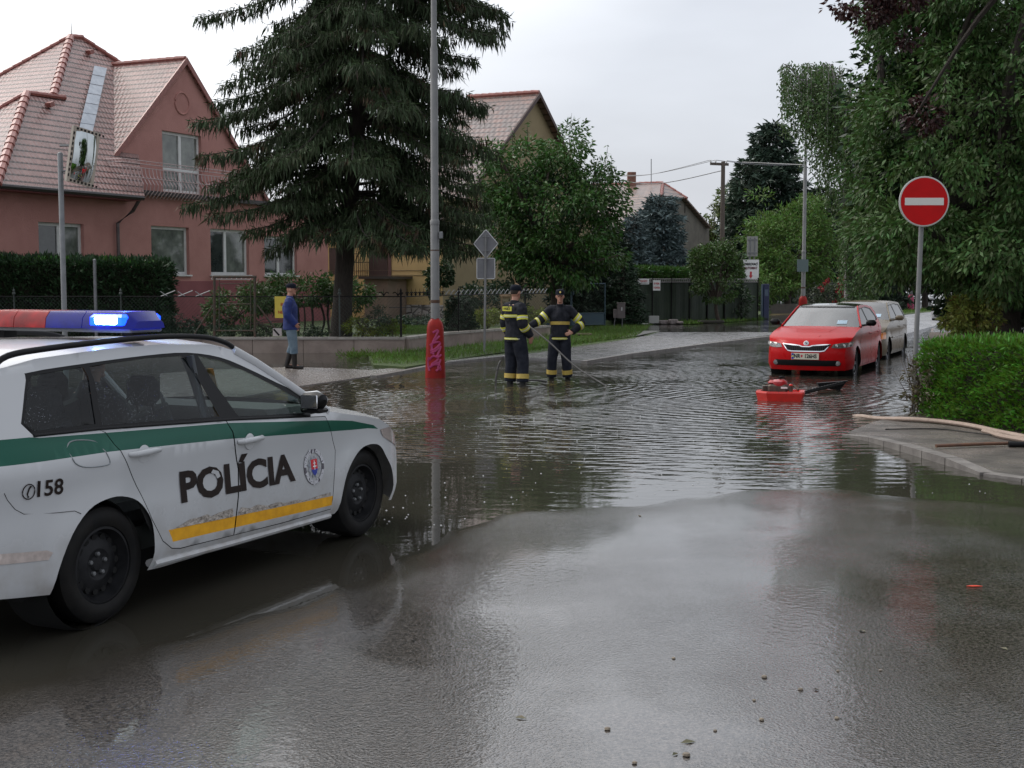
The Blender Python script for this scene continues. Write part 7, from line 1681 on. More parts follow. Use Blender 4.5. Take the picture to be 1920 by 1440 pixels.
# ---------------------------------------------------------------- big drooping spruce
SPR = leafmat('spruce_needles', (.027, .042, .018), (.046, .068, .027), scale=.9, rough=.6, trans=.08, c3=(.060, .032, .018)); SPRG = leafmat('spruce_new_growth', (.030, .052, .018), (.045, .070, .022), scale=1.5, rough=.55, trans=.1)
Yt = 35.0; sb = aty(638, 632, Yt); sb[2] = .3; ts = thing('spruce_tree', sb, 'large dark spruce with drooping branches standing before the pink and yellow houses', 'tree')
def trunk_at(z): px = np.interp(z, [.3, 3, 9.5, 18], [638, 651, 700, 715]); return np.array([(px - 960) / FPX * Yt, Yt, z])
mb = MB(); zs = np.linspace(.1, 17.5, 16); mb.tube([trunk_at(z) for z in zs], list(np.interp(zs, [0, .4, 3, 9, 17.5], [.34, .27, .235, .16, .04])), 12); mb.build('trunk', BARKD, ts, smooth=True)
limbs = []
def tip(px, py, dy): p = aty(px, py, Yt + dy); return p
for (px, py, dy) in ((388, 40, .5), (430, 165, -.6), (420, 200, .8), (378, 235, .2), (384, 300, -.8), (362, 392, -.3), (405, 410, -1.5), (480, 440, -1.0), (560, 440, -1.6), (610, 452, -2.2), (495, 300, 1.5), (500, 190, 2), (930, 28, .3), (905, 70, 1.5), (880, 120, -.5), (900, 205, .6), (912, 290, -.4), (905, 390, .2), (885, 470, -.6), (850, 480, -1.2), (790, 470, -2.2), (720, 470, -2.6), (690, 455, -2.8), (870, 330, 1.2), (860, 180, -1.5)):
    e = tip(px, py, dy); limbs.append((e[2] + .55 + .5 * rng.random(), e))
for i in range(190):
    z = 3.5 + 13.5 * (i / 190.) ** 1.05; az = rng.random() * 6.283; Rm = np.interp(z, [2.6, 4, 8, 10, 13, 18], [3.1, 3.7, 3.5, 3.5, 3.3, 1.0]) * (.62 + .42 * rng.random())
    if math.cos(az) < -.2 and 5.2 < z < 8.4 and rng.random() < .2: continue
    Rm *= .72 if (z < 5.0 and math.cos(az) < 0) else 1; c = trunk_at(z); e = c + np.array([math.cos(az) * Rm, math.sin(az) * Rm, -.15 - (.12 + .30 * rng.random()) * Rm]); limbs.append((z, e))
LP, LD, LL, GP, GD, GL = [], [], [], [], [], []; mb = MB()
for z, e in limbs:
    c = trunk_at(z); v = e - c; L_ = np.linalg.norm(v); hz = v * np.array([1, 1, 0]); hz /= np.linalg.norm(hz); sd = np.array([-hz[1], hz[0], 0])
    pth = spline([c, c + v * .35 + np.array([0, 0, .10 * L_]), c + v * .72 + np.array([0, 0, .03 * L_]), e + hz * .1 + np.array([0, 0, .12])], 6); mb.tube(pth, list(np.linspace(.05, .008, len(pth))), 5)
    n = int(L_ * 11)
    for k in range(n):
        t = .22 + .78 * (k + rng.random()) / n; i = min(int(t * (len(pth) - 1)), len(pth) - 2); p = pth[i] + (pth[i + 1] - pth[i]) * (t * (len(pth) - 1) - i)
        s_ = 1 if k % 2 else -1; bl = (.95 - .55 * t) * (.6 + .6 * rng.random()) * min(1, L_ / 2.5); dv = sd * s_ * .8 + hz * .45; q = p + dv * bl; nn = max(3, int(bl * 15))
        for j in range(nn):
            u = (j + rng.random()) / nn; a = p + (q - p) * u - np.array([0, 0, .25 * u * u * bl]) + rng.normal(size=3) * .03
            LP.append(a); LD.append(np.array([0, 0, -1.0]) + dv * .35 + rng.normal(size=3) * .22); LL.append((.18 + .36 * rng.random() ** 1.4) * (1.3 - .4 * t))
            LP.append(a + rng.normal(size=3) * .05); LD.append(np.array([0, 0, -1.0]) + dv * .15 + rng.normal(size=3) * .18); LL.append(.12 + .30 * rng.random() ** 1.5)
            if j % 2 == 0: GP.append(a); GD.append(dv * .7 + hz * .5 + rng.normal(size=3) * .35 + np.array([0, 0, -.1])); GL.append(.13 + .10 * rng.random())
mb.build('branches', BARKD, ts, smooth=True)
LP, LD, LL = np.array(LP), np.array(LD), np.array(LL); leaves('needle_sprays', LP, LD, LL, .026 + .026 * rng.random(len(LP)), SPR, ts); leaves('new_growth', np.array(GP), np.array(GD), np.array(GL), .03, SPRG, ts)
# ---------------------------------------------------------------- layered conifers
def conifer(name, label, px, pytop, pybase, rpx, Y, m, nl=70, zb=.2, low=.02, spray=.22, sw=.06, lift=.0, dens=13, group=None, top_r=.05, lean=0):
    b = aty(px, pybase, Y); b[2] = zb; tp = aty(px, pytop, Y); H = tp[2] - zb; Rr = rpx * Y / FPX; t = thing(name, b, label, 'tree', group); mb = MB(); mb.tube([(b[0], Y, zb), (b[0] + lean, Y, tp[2])], [.16 * Rr / 2 + .05, .015], 8); P, D = [], []
    for i in range(nl):
        f = low + (1 - low) * (i + rng.random()) / nl; z = zb + H * f; R_ = Rr * ((1 - f) ** .8 + top_r) * (.7 + .4 * rng.random()); az = i * 2.4 + rng.random(); hz = np.array([math.cos(az), math.sin(az), 0]); sd = np.array([-hz[1], hz[0], 0]); c = np.array([b[0], Y, z]); e = c + hz * R_ + np.array([0, 0, -.18 * R_ + lift * R_]); mb.tube([c, (c + e) / 2 + np.array([0, 0, -.06 * R_]), e], [.03, .02, .006], 4)
        n = max(4, int(R_ * dens))
        for k in range(n):
            tt = .15 + .85 * (k + rng.random()) / n; p = c + (e - c) * tt; bl = (.5 - .3 * tt) * min(1, R_) * (.5 + rng.random())
            for s_ in (1, -1):
                for j in range(3): a = p + (sd * s_ + hz * .6) * bl * (j + rng.random()) / 3; P.append(a + rng.normal(size=3) * .03); D.append(hz * .6 + sd * s_ * .6 + rng.normal(size=3) * .4 + np.array([0, 0, .1 - .2]))
    mb.build('trunk', BARKD, t); P, D = np.array(P), np.array(D); leaves('crown', P, D, spray * (.6 + .7 * rng.random(len(P))), sw, m, t); return t
BLUE = leafmat('blue_spruce_needles', (.070, .105, .105), (.12, .165, .165), scale=1.2, rough=.6, trans=.08); DKG = leafmat('dark_conifer', (.012, .026, .014), (.020, .038, .018), scale=1.0, rough=.6, trans=.08); THU = leafmat('thuja', (.014, .032, .016), (.024, .050, .020), scale=1.5, rough=.55, trans=.12)
conifer('blue_spruce', 'blue grey spruce in front of the grey house above the trimmed hedge', 1236, 366, 600, 62, 62, BLUE, nl=130, dens=17, spray=.28, sw=.075, low=.0, top_r=.42)
conifer('blue_spruce', 'smaller blue grey spruce between the cherry tree and the larger blue spruce', 1192, 400, 600, 40, 60, BLUE, nl=90, dens=15, spray=.26, sw=.07, top_r=.4)
conifer('dark_conifer', 'dark green conifer crowded behind the blue gate', 1150, 425, 610, 52, 53, DKG, nl=90, dens=15, spray=.3, sw=.07, top_r=.2)
conifer('dark_conifer', 'low dark conifer in the shade right of the diamond sign', 1090, 470, 610, 70, 52, DKG, nl=90, dens=14, spray=.3, sw=.07, top_r=.25)
conifer('small_thuja', 'bushy thuja beside the meter box at the left end of the screen fence', 1168, 474, 606, 34, 51.5, THU, nl=60, dens=18, spray=.16, sw=.05, top_r=.35, zb=.1)
conifer('small_thuja', 'left one of two dark columnar thujas behind the fence right of the lamp', 851, 557, 622, 15, 38.5, THU, nl=46, dens=26, spray=.12, sw=.04, top_r=.6, zb=.3); conifer('small_thuja', 'right one of two dark columnar thujas behind the fence right of the lamp', 873, 560, 622, 14, 39.0, THU, nl=46, dens=26, spray=.12, sw=.04, top_r=.6, zb=.3)
conifer('far_pine', 'tall dark blue green conifer rising behind the utility pole', 1445, 236, 585, 105, 92, leafmat('far_pine_needles', (.030, .055, .036), (.050, .080, .055), scale=.6, trans=.06), nl=170, dens=9, spray=.55, sw=.14, lift=.35, top_r=.22, low=.03)
conifer('far_pine', 'second dark conifer left of the tall one behind the utility pole', 1395, 300, 585, 66, 90, leafmat('far_pine_needles2', (.034, .060, .036), (.055, .085, .055), scale=.6, trans=.06), nl=110, dens=9, spray=.5, sw=.15, lift=.3, top_r=.15)
conifer('dark_conifer', 'dark conifer behind the red rose bush and the second lamp', 1610, 400, 600, 75, 78, DKG, nl=110, dens=11, spray=.45, sw=.12, top_r=.35); conifer('dark_conifer', 'dark conifer filling the gap right of the second lamp post', 1540, 350, 600, 60, 84, DKG, nl=110, dens=11, spray=.45, sw=.12, top_r=.3)
# ---------------------------------------------------------------- broadleaf trees
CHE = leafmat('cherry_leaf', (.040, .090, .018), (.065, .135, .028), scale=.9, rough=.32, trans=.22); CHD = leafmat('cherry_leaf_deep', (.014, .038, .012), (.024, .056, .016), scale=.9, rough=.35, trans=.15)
b = aty(1040, 615, 47); b[2] = .3
broad('cherry_tree', 'broad dark green cherry tree between the diamond sign and the grey house', 'tree', b, [ell(1040, 400, 125, 110, 47, 2.4), ell(960, 330, 62, 70, 47), ell(1060, 290, 60, 55, 47), ell(1120, 370, 52, 62, 47), ell(930, 440, 52, 70, 46.5), ell(918, 330, 34, 62, 46.5), ell(1060, 480, 110, 60, 46.5, 2)], 330, .42, 62, .19, .075, CHE, trunk=.2, hub=[b[0], 47, 2.2], nb=30, droop=.7, shell=.62)
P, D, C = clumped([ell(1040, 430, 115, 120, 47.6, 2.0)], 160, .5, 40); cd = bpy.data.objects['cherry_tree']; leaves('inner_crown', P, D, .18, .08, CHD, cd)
mb = MB(); P2, D2 = [], []
for (px, py, p2, q2) in ((1070, 300, 1072, 212), (1055, 290, 1050, 230), (1085, 310, 1092, 240), (1130, 340, 1140, 272), (1120, 345, 1112, 290), (1145, 350, 1146, 290), (990, 280, 988, 226), (965, 300, 960, 240)):
    a, e = aty(px, py, 47), aty(p2, q2, 47); mb.tube([a, (a + e) / 2 + rng.normal(size=3) * .05, e], [.018, .012, .004], 4)
    for k in range(34): f = rng.random(); P2.append(a + (e - a) * f + rng.normal(size=3) * .03); D2.append(np.array([rng.normal() * .8, rng.normal() * .8, -.25]))
mb.build('twigs', BARK, cd); leaves('twig_leaves', np.array(P2), np.array(D2), .17, .06, CHE, cd)
RND = leafmat('round_bush_leaf', (.040, .075, .016), (.070, .120, .030), scale=2, rough=.35, trans=.2); b = aty(1352, 602, 54); b[2] = .1
broad('round_bush_tree', 'small round leafed tree growing over the right end of the green screen fence', 'tree', b, [ell(1343, 515, 48, 58, 54, 1.1), ell(1316, 500, 26, 38, 54), ell(1368, 492, 20, 32, 54), ell(1346, 470, 34, 22, 54)], 150, .26, 52, .13, .065, RND, trunk=.09, nb=20, shell=.5)
WAL = leafmat('light_tree_leaf', (.075, .145, .026), (.12, .20, .045), scale=.8, rough=.4, trans=.28); b = aty(1475, 600, 70); b[2] = .15
broad('light_green_tree', 'light green feathery tree behind the blue pillar and second lamp post', 'tree', b, [ell(1480, 470, 78, 80, 70, 2.5), ell(1435, 440, 45, 45, 70), ell(1510, 415, 45, 50, 70), ell(1445, 520, 60, 45, 69), ell(1540, 480, 40, 60, 70), ell(1425, 375, 14, 18, 70)], 330, .45, 46, .26, .075, WAL, trunk=.2, nb=18, droop=.35)
b = aty(1340, 560, 98); b[2] = 0
broad('yellowish_tree', 'yellowish green tree between the grey house and the utility pole', 'tree', b, [ell(1345, 420, 30, 45, 98), ell(1370, 380, 22, 40, 98), ell(1325, 440, 20, 30, 98)], 90, .5, 40, .30, .12, leafmat('yellowish_leaf', (.075, .110, .025), (.12, .145, .04), scale=.8, trans=.25), trunk=.2)
# weeping birch
BIR = leafmat('birch_leaf', (.045, .085, .024), (.075, .125, .036), scale=1.2, rough=.4, trans=.25); b = aty(1592, 600, 42); b[2] = .1; tb = thing('weeping_birch', b, 'weeping birch with hanging strands against the sky beside the second lamp post', 'tree'); mb = MB(); P, D = [], []
hub = aty(1585, 300, 42); top = aty(1560, 120, 42); mb.tube(spline([b, hub, top], 5), list(np.linspace(.16, .04, 11)), 8)
for i in range(400):
    u = rng.random(); px = 1466 + 185 * u ** .8; py = 118 + 60 * rng.random() ** 2 + (22 if u > .45 and rng.random() < .5 else 0) + (260 * rng.random() if u > .55 else 0); Yb = 42 + rng.normal() * .9; a = aty(px, py, Yb)
    ln = (aty(px, 0, Yb)[2] - aty(px, np.interp(px, [1466, 1500, 1540, 1600, 1620], [85, 110, 200, 300, 330]) * (.35 + .8 * rng.random()), Yb)[2]); e = a + np.array([rng.normal() * .08, rng.normal() * .08, -abs(ln)]); n = int(abs(ln) * 26) + 4
    for k in range(n): f = (k + rng.random()) / n; P.append(a + (e - a) * f + rng.normal(size=3) * np.array([.06, .06, .03])); D.append(rng.normal(size=3) * .6 + np.array([0, 0, -.8]))
    if i % 4 == 0: mb.tube(spline([hub + (top - hub) * rng.random(), (hub + a) / 2 + np.array([0, 0, .5 * rng.random() + .2]), a, a + (e - a) * .8], 4), list(np.linspace(.03, .003, 13)), 4)
mb.build('trunk', BARKB, tb); leaves('crown', np.array(P), np.array(D), .115, .055, BIR, tb)
# big tree on the right
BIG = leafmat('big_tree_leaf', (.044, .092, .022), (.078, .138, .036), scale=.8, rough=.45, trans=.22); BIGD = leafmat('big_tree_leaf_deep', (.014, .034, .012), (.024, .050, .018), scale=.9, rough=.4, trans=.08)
b = aty(1890, 640, 24); b[2] = .05
bt = broad('big_cherry_tree', 'big dark green tree overhanging the hedge and the no entry sign at the right', 'tree', b, [ell(1790, 300, 190, 220, 24, 2.6), ell(1680, 400, 80, 130, 25, 1.6), ell(1678, 230, 60, 105, 26, 1.6), ell(1715, 440, 110, 70, 23.5, 1.4), ell(1880, 200, 130, 230, 24, 3), ell(1850, 470, 120, 90, 23, 2), ell(1680, 100, 70, 90, 25), ell(1950, 400, 120, 200, 23, 2.4), ell(1830, 40, 180, 120, 25, 3), ell(1860, -20, 170, 80, 23.5, 1.6), ell(1720, 20, 90, 60, 24.5, 1.4)], 960, .34, 74, .135, .052, BIG, trunk=.30, bark=BARKD, hub=aty(1880, 440, 24), nb=46, shell=.62, droop=.8)
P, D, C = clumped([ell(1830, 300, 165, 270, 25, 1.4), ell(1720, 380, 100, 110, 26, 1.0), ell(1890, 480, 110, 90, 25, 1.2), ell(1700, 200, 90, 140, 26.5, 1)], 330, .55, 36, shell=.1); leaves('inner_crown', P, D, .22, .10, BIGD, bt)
PLUM = leafmat('plum_leaf', (.026, .008, .009), (.045, .013, .012), scale=1.2, rough=.35, trans=.2); b = aty(1990, 640, 21); b[2] = .05
broad('purple_plum_tree', 'dark red leafed plum tree reaching into the top right corner', 'tree', b, [ell(1800, -60, 110, 30, 21, .6), ell(1680, -6, 50, 26, 21, .5), ell(1590, 10, 22, 12, 21, .3), ell(1640, 30, 34, 14, 21, .3), ell(1700, 78, 22, 10, 21.2, .3), ell(1730, 215, 26, 30, 22, .3)], 105, .18, 40, .10, .055, PLUM, trunk=.14, bark=BARKD, hub=aty(1980, -120, 21), nb=5, droop=.4)
# far trees closing the street
FARL = leafmat('far_leaf', (.018, .038, .014), (.034, .060, .020), scale=.6, trans=.15); g_ = 'street trees far up the road'
for (px, py, rx, ry, Y, lab) in ((1655, 505, 34, 40, 96, 'far street tree just right of the roses, dark trunk'), (1690, 500, 32, 42, 90, 'far street tree behind the pink lamp base'), (1735, 505, 34, 40, 94, 'far street tree between the sign pole and the silver car'), (1780, 500, 38, 45, 88, 'far street tree directly above the distant silver car')):
    b = aty(px, 575, Y); b[2] = .1; broad('street_tree', lab, 'tree', b, [ell(px, py, rx, ry, Y, 1.5)], 60, .5, 40, .3, .13, FARL, group=g_, trunk=.22, bark=BARKD, nb=8)
P, D, C = clumped([ell(1400, 520, 60, 60, 108, 2), ell(1500, 480, 120, 110, 112, 3), ell(1640, 480, 120, 120, 108, 3), ell(1780, 470, 140, 130, 110, 3), ell(1920, 470, 120, 150, 100, 3)], 460, 1.1, 40, shell=.2); o = leaves('distant_wood', P, D, .55, .3, leafmat('wood_leaf', (.012, .026, .012), (.022, .042, .018), scale=.4, trans=.1), None); tag(o, 'dark mass of distant trees closing the end of the street', 'trees', kind='stuff')
# roses
b = aty(1560, 600, 63); b[2] = .1; t = broad('rose_bush', 'bush with red roses left of the champagne coloured car roof', 'bush', b, [ell(1562, 560, 32, 38, 63, .8), ell(1520, 565, 28, 26, 63, .8)], 60, .3, 36, .13, .08, leafmat('rose_leaf', (.03, .05, .02), (.05, .06, .03), scale=2), trunk=.05); P, D, C = clumped([ell(1562, 535, 26, 18, 62.4, .4), ell(1580, 560, 14, 24, 62.4, .3)], 22, .12, 26); leaves('blossoms', P, D, .10, .09, leafmat('rose_petal', (.22, .012, .02), (.30, .03, .03), scale=3, trans=.3), t)
# ---------------------------------------------------------------- hedges
def hedge(name, label, a, b, thick, h0, h1, z0, n, m, leaf, lw, core, ends=True, out=(0, -1), bulge=.08, cat='hedge', top_m=None, droop=0.0):
    a, b = np.array(a, float), np.array(b, float); d = b - a; L_ = np.linalg.norm(d[:2]); e1 = np.array([d[0], d[1], 0]) / L_; nv = np.array([-e1[1], e1[0], 0]); 
    if nv[1] > 0: nv = -nv
    t = thing(name, (a[0], a[1], z0), label, cat)
    def Hh(u): return h0 + (h1 - h0) * u
    areas = np.array([L_ * (h0 + h1) / 2, L_ * thick, thick * h0, thick * h1, L_ * (h0 + h1) / 6]); areas /= areas.sum(); k = rng.choice(5, n, p=areas); u = rng.random(n); v = rng.random(n); P = np.zeros((n, 3)); N3 = np.zeros((n, 3)); hu = Hh(u)
    for kk in range(5):
        q = k == kk
        if kk in (0, 4): P[q] = a + e1 * (u[q] * L_)[:, None] + np.array([0, 0, 1]) * (v[q] * hu[q])[:, None] - (nv * thick if kk == 4 else 0); N3[q] = nv if kk == 0 else -nv
        if kk == 1: P[q] = a + e1 * (u[q] * L_)[:, None] - nv * (v[q] * thick)[:, None] + np.array([0, 0, 1]) * hu[q][:, None]; N3[q] = (0, 0, 1)
        if kk == 2: P[q] = a - nv * (u[q] * thick)[:, None] + np.array([0, 0, 1]) * (v[q] * h0)[:, None]; N3[q] = -e1
        if kk == 3: P[q] = a + e1 * L_ - nv * (u[q] * thick)[:, None] + np.array([0, 0, 1]) * (v[q] * h1)[:, None]; N3[q] = e1
    P[:, 2] += z0 - a[2]
    w_ = np.sin(P[:, 0] * 5.1 + P[:, 2] * 3.3) * np.sin(P[:, 1] * 4.3 + P[:, 2] * 6.1) + .7 * np.sin(P[:, 0] * 11.3 + P[:, 1] * 9.7 + P[:, 2] * 12.1); P += N3 * (bulge * w_ * .6 - .02 + rng.normal(size=n) * bulge * .5)[:, None]
    D = N3 * .9 + rng.normal(size=(n, 3)) * .45 + np.array([0, 0, .45 - droop]); leaves('foliage', P, D, leaf * (.6 + .7 * rng.random(n)), lw * (.7 + .5 * rng.random(n)), m, t, fold=.1)
    mb = MB(); c0 = .12; q = [a + nv * -c0 + e1 * c0, b + nv * -c0 - e1 * c0, b - nv * (thick - c0) - e1 * c0, a - nv * (thick - c0) + e1 * c0]
    V = [(p[0], p[1], z0) for p in q] + [(p[0], p[1], z0 + hh - c0) for p, hh in zip(q, (h0, h1, h1, h0))]; mb.add(V, [(0, 3, 2, 1), (4, 5, 6, 7), (0, 1, 5, 4), (1, 2, 6, 5), (2, 3, 7, 6), (3, 0, 4, 7)]); mb.build('inner_twigs', core, t); return t
CORE = mat('hedge_core', (.010, .012, .006), (.025, .018, .010), scale=14, rough=1, bump=1, bscale=20)
HDG = leafmat('right_hedge_leaf', (.050, .135, .010), (.10, .215, .024), scale=4, rough=.35, trans=.3); HLEFT = leafmat('left_hedge_leaf', (.018, .042, .016), (.030, .060, .022), scale=2, rough=.5, trans=.12); HTOP = leafmat('left_hedge_top', (.04, .11, .018), (.07, .16, .025), scale=2, trans=.25)
ha, hb = at(1727, 778, .04), at(1930, 812, .04); hb2 = ha + (hb - ha) * 2.2
hedge('green_hedge', 'bright green clipped hedge along the right pavement below the no entry sign', ha, hb2, 5.2, .97, 1.13, .03, 90000, HDG, .075, .027, CORE, bulge=.07)
P = np.stack([rng.random(1500), rng.random(1500), np.zeros(1500)], 1); dd_ = hb2 - ha; nn_ = np.array([-dd_[1], dd_[0], 0]) / np.linalg.norm(dd_[:2]); nn_ = nn_ if nn_[1] > 0 else -nn_; Q_ = ha + P[:, :1] * dd_ + P[:, 1:2] ** 2 * nn_ * 5; Q_[:, 2] = .97 + P[:, 0] * .16 + .04 * rng.random(1500); leaves('stray_shoots', Q_, rng.normal(size=(1500, 3)) * .35 + np.array([0, 0, 1]), .13, .022, HDG, bpy.data.objects['green_hedge'])
# browner twiggy end of that hedge
P, D, C = clumped([(ha + np.array([-.02, .15, .35]), np.array([.09, .45, .42]))], 30, .07, 20); o = thing('hedge_end_shrub', (ha[0], ha[1], 0), 'thin brownish twiggy shrub at the left end of the bright green hedge', 'shrub'); leaves('foliage', P, D, .075, .026, leafmat('brown_green_leaf', (.050, .060, .022), (.085, .060, .030), scale=5), o); mb = MB()
for i in range(16): e = ha + np.array([-.05 + rng.normal() * .10, .1 + rng.random() * .5, .5 + rng.random() * .35]); mb.tube([ha + np.array([.05 + rng.normal() * .05, .2, 0]), (ha + e) / 2 + rng.normal(size=3) * .04, e], [.008, .006, .003], 4)
mb.build('twigs', BARK, o)
VAR = leafmat('variegated_leaf', (.10, .15, .03), (.22, .22, .045), scale=3, trans=.3, c3=(.16, .07, .03)); b = aty(1800, 620, 22.6); b[2] = .05
broad('variegated_shrub', 'yellow and green variegated shrub behind the bright hedge beside the distant silver car', 'shrub', b, [ell(1815, 587, 38, 32, 22.6, .5), ell(1792, 604, 20, 20, 22.6, .4), ell(1845, 590, 36, 34, 22.8, .5)], 90, .12, 36, .09, .04, VAR, trunk=.04, nb=12)
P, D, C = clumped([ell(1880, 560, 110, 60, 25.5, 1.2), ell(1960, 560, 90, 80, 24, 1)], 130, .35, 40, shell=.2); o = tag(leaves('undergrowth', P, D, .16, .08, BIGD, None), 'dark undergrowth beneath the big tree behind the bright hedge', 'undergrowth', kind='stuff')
# left hedge
la, lb2 = aty(-120, 610, 34.6), aty(300, 610, 34.6)
hedge('left_hedge', 'tall dark clipped conifer hedge in front of the pink house behind the police light bar', (la[0], 34.6, .3), (lb2[0], 34.6, .3), 1.3, 2.10, 1.98, .3, 26000, HLEFT, .15, .05, CORE, bulge=.10); P = np.stack([np.interp(rng.random(6000), [0, 1], [la[0], lb2[0] - .1]), 34.65 + rng.random(6000) * 1.2, 2.36 + rng.normal(size=6000) * .05], 1); P[:, 2] += .04 * np.sin(P[:, 0] * 4) - (P[:, 0] - la[0]) * .02; leaves('top_growth', P, rng.normal(size=(6000, 3)) * .5 + np.array([0, 0, .9]), .13, .04, HTOP, bpy.data.objects['left_hedge'])
# hedge above the green screen
sa, sb2 = aty(1186, 505, 53.7), aty(1395, 512, 58.7)
hedge('trimmed_hedge', 'bright flat topped hedge rising just above the green screen fence', (sa[0], sa[1], .1), (sb2[0], sb2[1], .1), 1.0, sa[2] + .0 - .05, sb2[2] - .05, .1, 16000, leafmat('trimmed_leaf', (.035, .090, .014), (.060, .130, .022), scale=2, trans=.25), .16, .05, CORE, bulge=.05)
# ---------------------------------------------------------------- shrubs behind the fence
def shrub(name, label, ells, nc, rc, nl, leaf, lw, c1, c2, Y, px, zb=.3, trunk=.03, nb=8, cat='shrub', c3=None, **k):
    b = aty(px, 630, Y); b[2] = zb; return broad(name, label, cat, b, ells, nc, rc, nl, leaf, lw, leafmat(name + '_leaf', c1, c2, scale=2.5, trans=.22, c3=c3), trunk=trunk, nb=nb, **k)
shrub('large_leaf_shrub', 'large leaved light and dark green shrub behind the green steel gate frame', [ell(440, 580, 58, 42, 35.6, .7), ell(480, 560, 34, 30, 35.4, .5), ell(410, 575, 30, 36, 35.4, .5)], 120, .15, 32, .12, .045, (.045, .085, .022), (.10, .15, .05), 35.6, 440)
lt = shrub('laurel_hedge', 'glossy laurel hedge behind the man in blue and the spruce trunk', [ell(570, 545, 100, 32, 38.5, .6), ell(650, 550, 50, 34, 38.5, .6), ell(500, 556, 40, 28, 38.3, .5)], 170, .2, 40, .13, .045, (.035, .080, .018), (.065, .120, .030), 38.5, 570)
for px in (520, 560, 585, 602, 618, 660): a = aty(px, 628, 38.3); a[2] = .3; e = aty(px + 8 * rng.normal(), 560, 38.4); MB().tube(spline([a, (a + e) / 2 + rng.normal(size=3) * .08, e], 3), .035, 5).build('stem', BARKD, lt)
shrub('ground_juniper', 'low dark groundcover shrub on the garden edge behind the rear of the light bar', [ell(330, 612, 50, 22, 34.6, .5), ell(400, 618, 40, 14, 34.4, .4)], 80, .14, 36, .09, .03, (.014, .034, .018), (.026, .055, .026), 34.6, 340)
shrub('ground_juniper', 'low spreading groundcover shrub along the wall top below the gate frame', [ell(480, 621, 60, 11, 34.2, .4), ell(570, 622, 50, 9, 34.2, .4)], 70, .11, 36, .08, .03, (.022, .045, .02), (.04, .07, .03), 34.2, 520)
shrub('golden_shrub', 'small yellow green shrub just right of the spruce trunk', [ell(668, 612, 24, 15, 34.5, .35), ell(685, 622, 18, 10, 34.4, .3)], 30, .09, 30, .09, .03, (.11, .15, .02), (.19, .20, .03), 34.5, 670)
shrub('grey_green_shrub', 'feathery grey green shrub between the golden shrubs under the spruce', [ell(708, 602, 28, 28, 35, .5)], 46, .12, 36, .08, .02, (.03, .05, .03), (.05, .075, .045), 35, 708)
shrub('golden_shrub', 'yellow green shrub left of the red lamp base behind the fence post', [ell(740, 615, 20, 14, 34.6, .35), ell(722, 620, 16, 10, 34.5, .3)], 30, .09, 30, .08, .03, (.09, .13, .02), (.15, .18, .03), 34.6, 738)
shrub('ivy', 'green ivy climbing the yellow wall behind the nearest lamp post', [ell(812, 530, 9, 40, 50, .2), ell(835, 512, 14, 26, 50, .2), ell(806, 508, 10, 10, 50, .2)], 60, .14, 30, .12, .08, (.025, .05, .02), (.045, .075, .03), 50, 815)
shrub('golden_hedge', 'bright yellow green hedge behind the fence left of the firefighters', [ell(915, 596, 30, 16, 42, .4), ell(895, 600, 16, 14, 42, .4)], 70, .12, 34, .08, .035, (.12, .16, .02), (.22, .24, .035), 42, 915)
shrub('golden_hedge', 'bright yellow green hedge seen between the two firefighters', [ell(1000, 592, 34, 16, 44, .4), ell(970, 595, 20, 14, 44, .4)], 70, .12, 34, .08, .035, (.12, .16, .02), (.21, .23, .035), 44, 1000)
shrub('dark_shrub', 'dark shrub between the yellow house and the cherry tree behind the white tipped fence', [ell(905, 548, 40, 22, 45, .6), ell(880, 560, 24, 24, 45, .5), ell(960, 560, 50, 40, 46, .6)], 90, .2, 34, .14, .06, (.014, .032, .014), (.026, .05, .02), 45, 910)
shrub('bedding_plants', 'low row of blue green bedding plants below the stone plinth', [ell(790, 605, 45, 8, 44, .6), ell(740, 604, 30, 8, 44, .5)], 50, .16, 34, .12, .05, (.025, .055, .03), (.045, .08, .045), 44, 780)
shrub('street_shrub', 'dark bushy growth at the foot of the round tree by the fence end', [ell(1386, 566, 20, 38, 58, .8), ell(1382, 540, 12, 30, 60, .8)], 60, .25, 34, .16, .07, (.02, .04, .016), (.035, .06, .022), 58, 1392, zb=.1)
shrub('street_shrub', 'light green shrub behind the sign posts at the side street corner', [ell(1412, 572, 24, 20, 68, 1)], 40, .3, 34, .2, .08, (.04, .08, .02), (.07, .12, .03), 68, 1412, zb=.1)
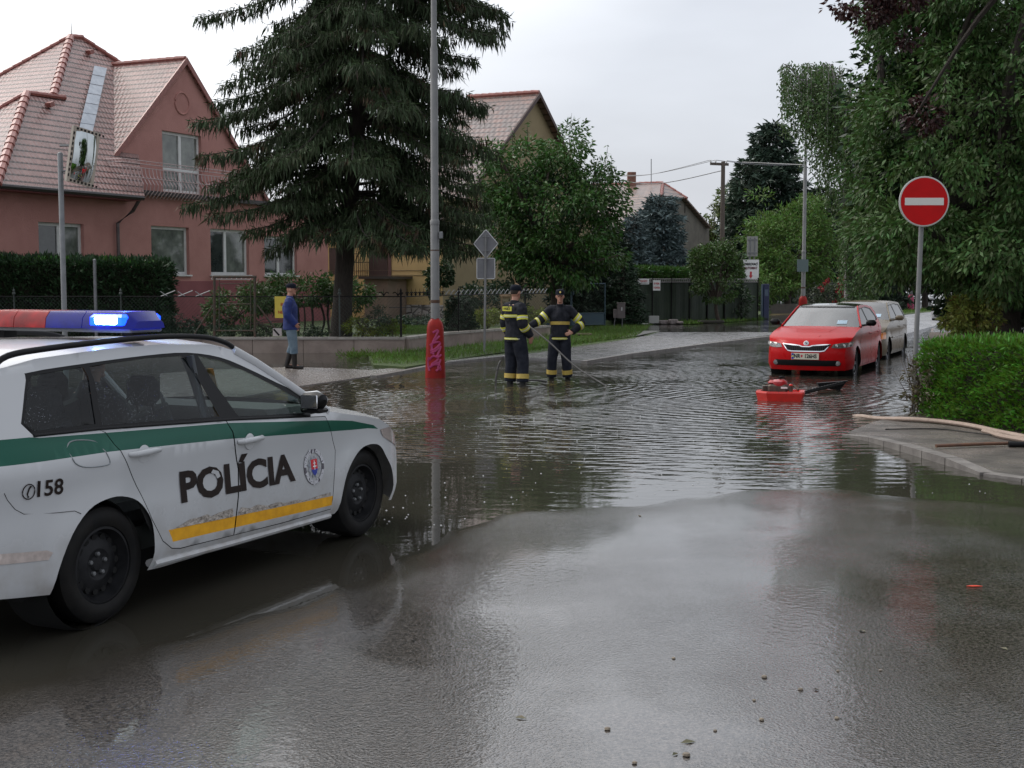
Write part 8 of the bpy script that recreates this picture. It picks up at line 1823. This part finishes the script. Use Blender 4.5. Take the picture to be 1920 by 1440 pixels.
# ---------------------------------------------------------------- grass (stuff)
GRS = leafmat('grass_blade', (.065, .130, .018), (.12, .19, .035), scale=1.5, rough=.5, trans=.3)
def grass(name, label, px, z, dens, h, w_, n=None):
    Q = [at(a, b, z) for a, b in px]; poly = [(p[0], p[1]) for p in Q]; A = np.array(poly); lo, hi = A.min(0), A.max(0); n = int((hi - lo).prod() * dens); n = min(n, 60000); G_ = lo + rng.random((n, 2)) * (hi - lo); G_ = G_[inpoly(G_, poly)]; k = len(G_)
    P = np.concatenate([G_, np.full((k, 1), z - .01)], 1); D = rng.normal(size=(k, 3)) * np.array([.45, .45, 0]) + np.array([0, 0, 1]); tuft = .5 + .9 * (np.sin(P[:, 0] * 3.1 + 1) * np.sin(P[:, 1] * 2.7) * .5 + .5)
    o = leaves(name, P, D, h * tuft * (.5 + rng.random(k)), w_, GRS, None, fold=.2); tag(o, label, 'grass', kind='stuff')
grass('grass', 'wet green grass strip between the garden wall and the left pavement', [(690, 665), (834, 653), (940, 642), (1012, 636), (1016, 623), (990, 616), (1136, 612.5), (1192, 608.5), (1225, 609), (1190, 633), (1100, 646), (1000, 661), (943, 663), (836, 674), (770, 684), (700, 682)], .055, 620, .12, .012)
grass('grass', 'grass along the foot of the green screen fence', [(1235, 608), (1300, 608), (1380, 603.5), (1440, 598), (1430, 594.5), (1330, 601), (1235, 605)], .10, 260, .12, .02)
grass('grass', 'far grass verge around the pink lamp base', [(1690, 589), (1750, 583), (1750, 579), (1690, 583)], .14, 60, .12, .03)
Q = [at(700, 629, .30), at(820, 626, .30), at(830, 606, .30), at(720, 608, .30)]; n = 16000; u, v = rng.random((n, 1)), rng.random((n, 1)); P = (Q[0] * (1 - u) + Q[1] * u) * (1 - v) + (Q[3] * (1 - u) + Q[2] * u) * v; o = leaves('grass', P, rng.normal(size=(n, 3)) * .4 + np.array([0, 0, 1]), .10, .014, GRS, None); tag(o, 'garden lawn behind the fence left of the red lamp base', 'grass', kind='stuff')
P, D, C = clumped([(at(700, 668, .03), np.array([.9, .35, .05])), (at(760, 672, .03), np.array([.7, .4, .05])), (at(650, 664, .02), np.array([.4, .1, .03]))], 70, .12, 22, shell=.1, droop=-.8); P[:, 2] = np.maximum(P[:, 2], .005); o = leaves('weeds', P, D, .09, .02, GRS, None); tag(o, 'weeds growing out of the flooded verge at the foot of the garden wall', 'weeds', kind='stuff')
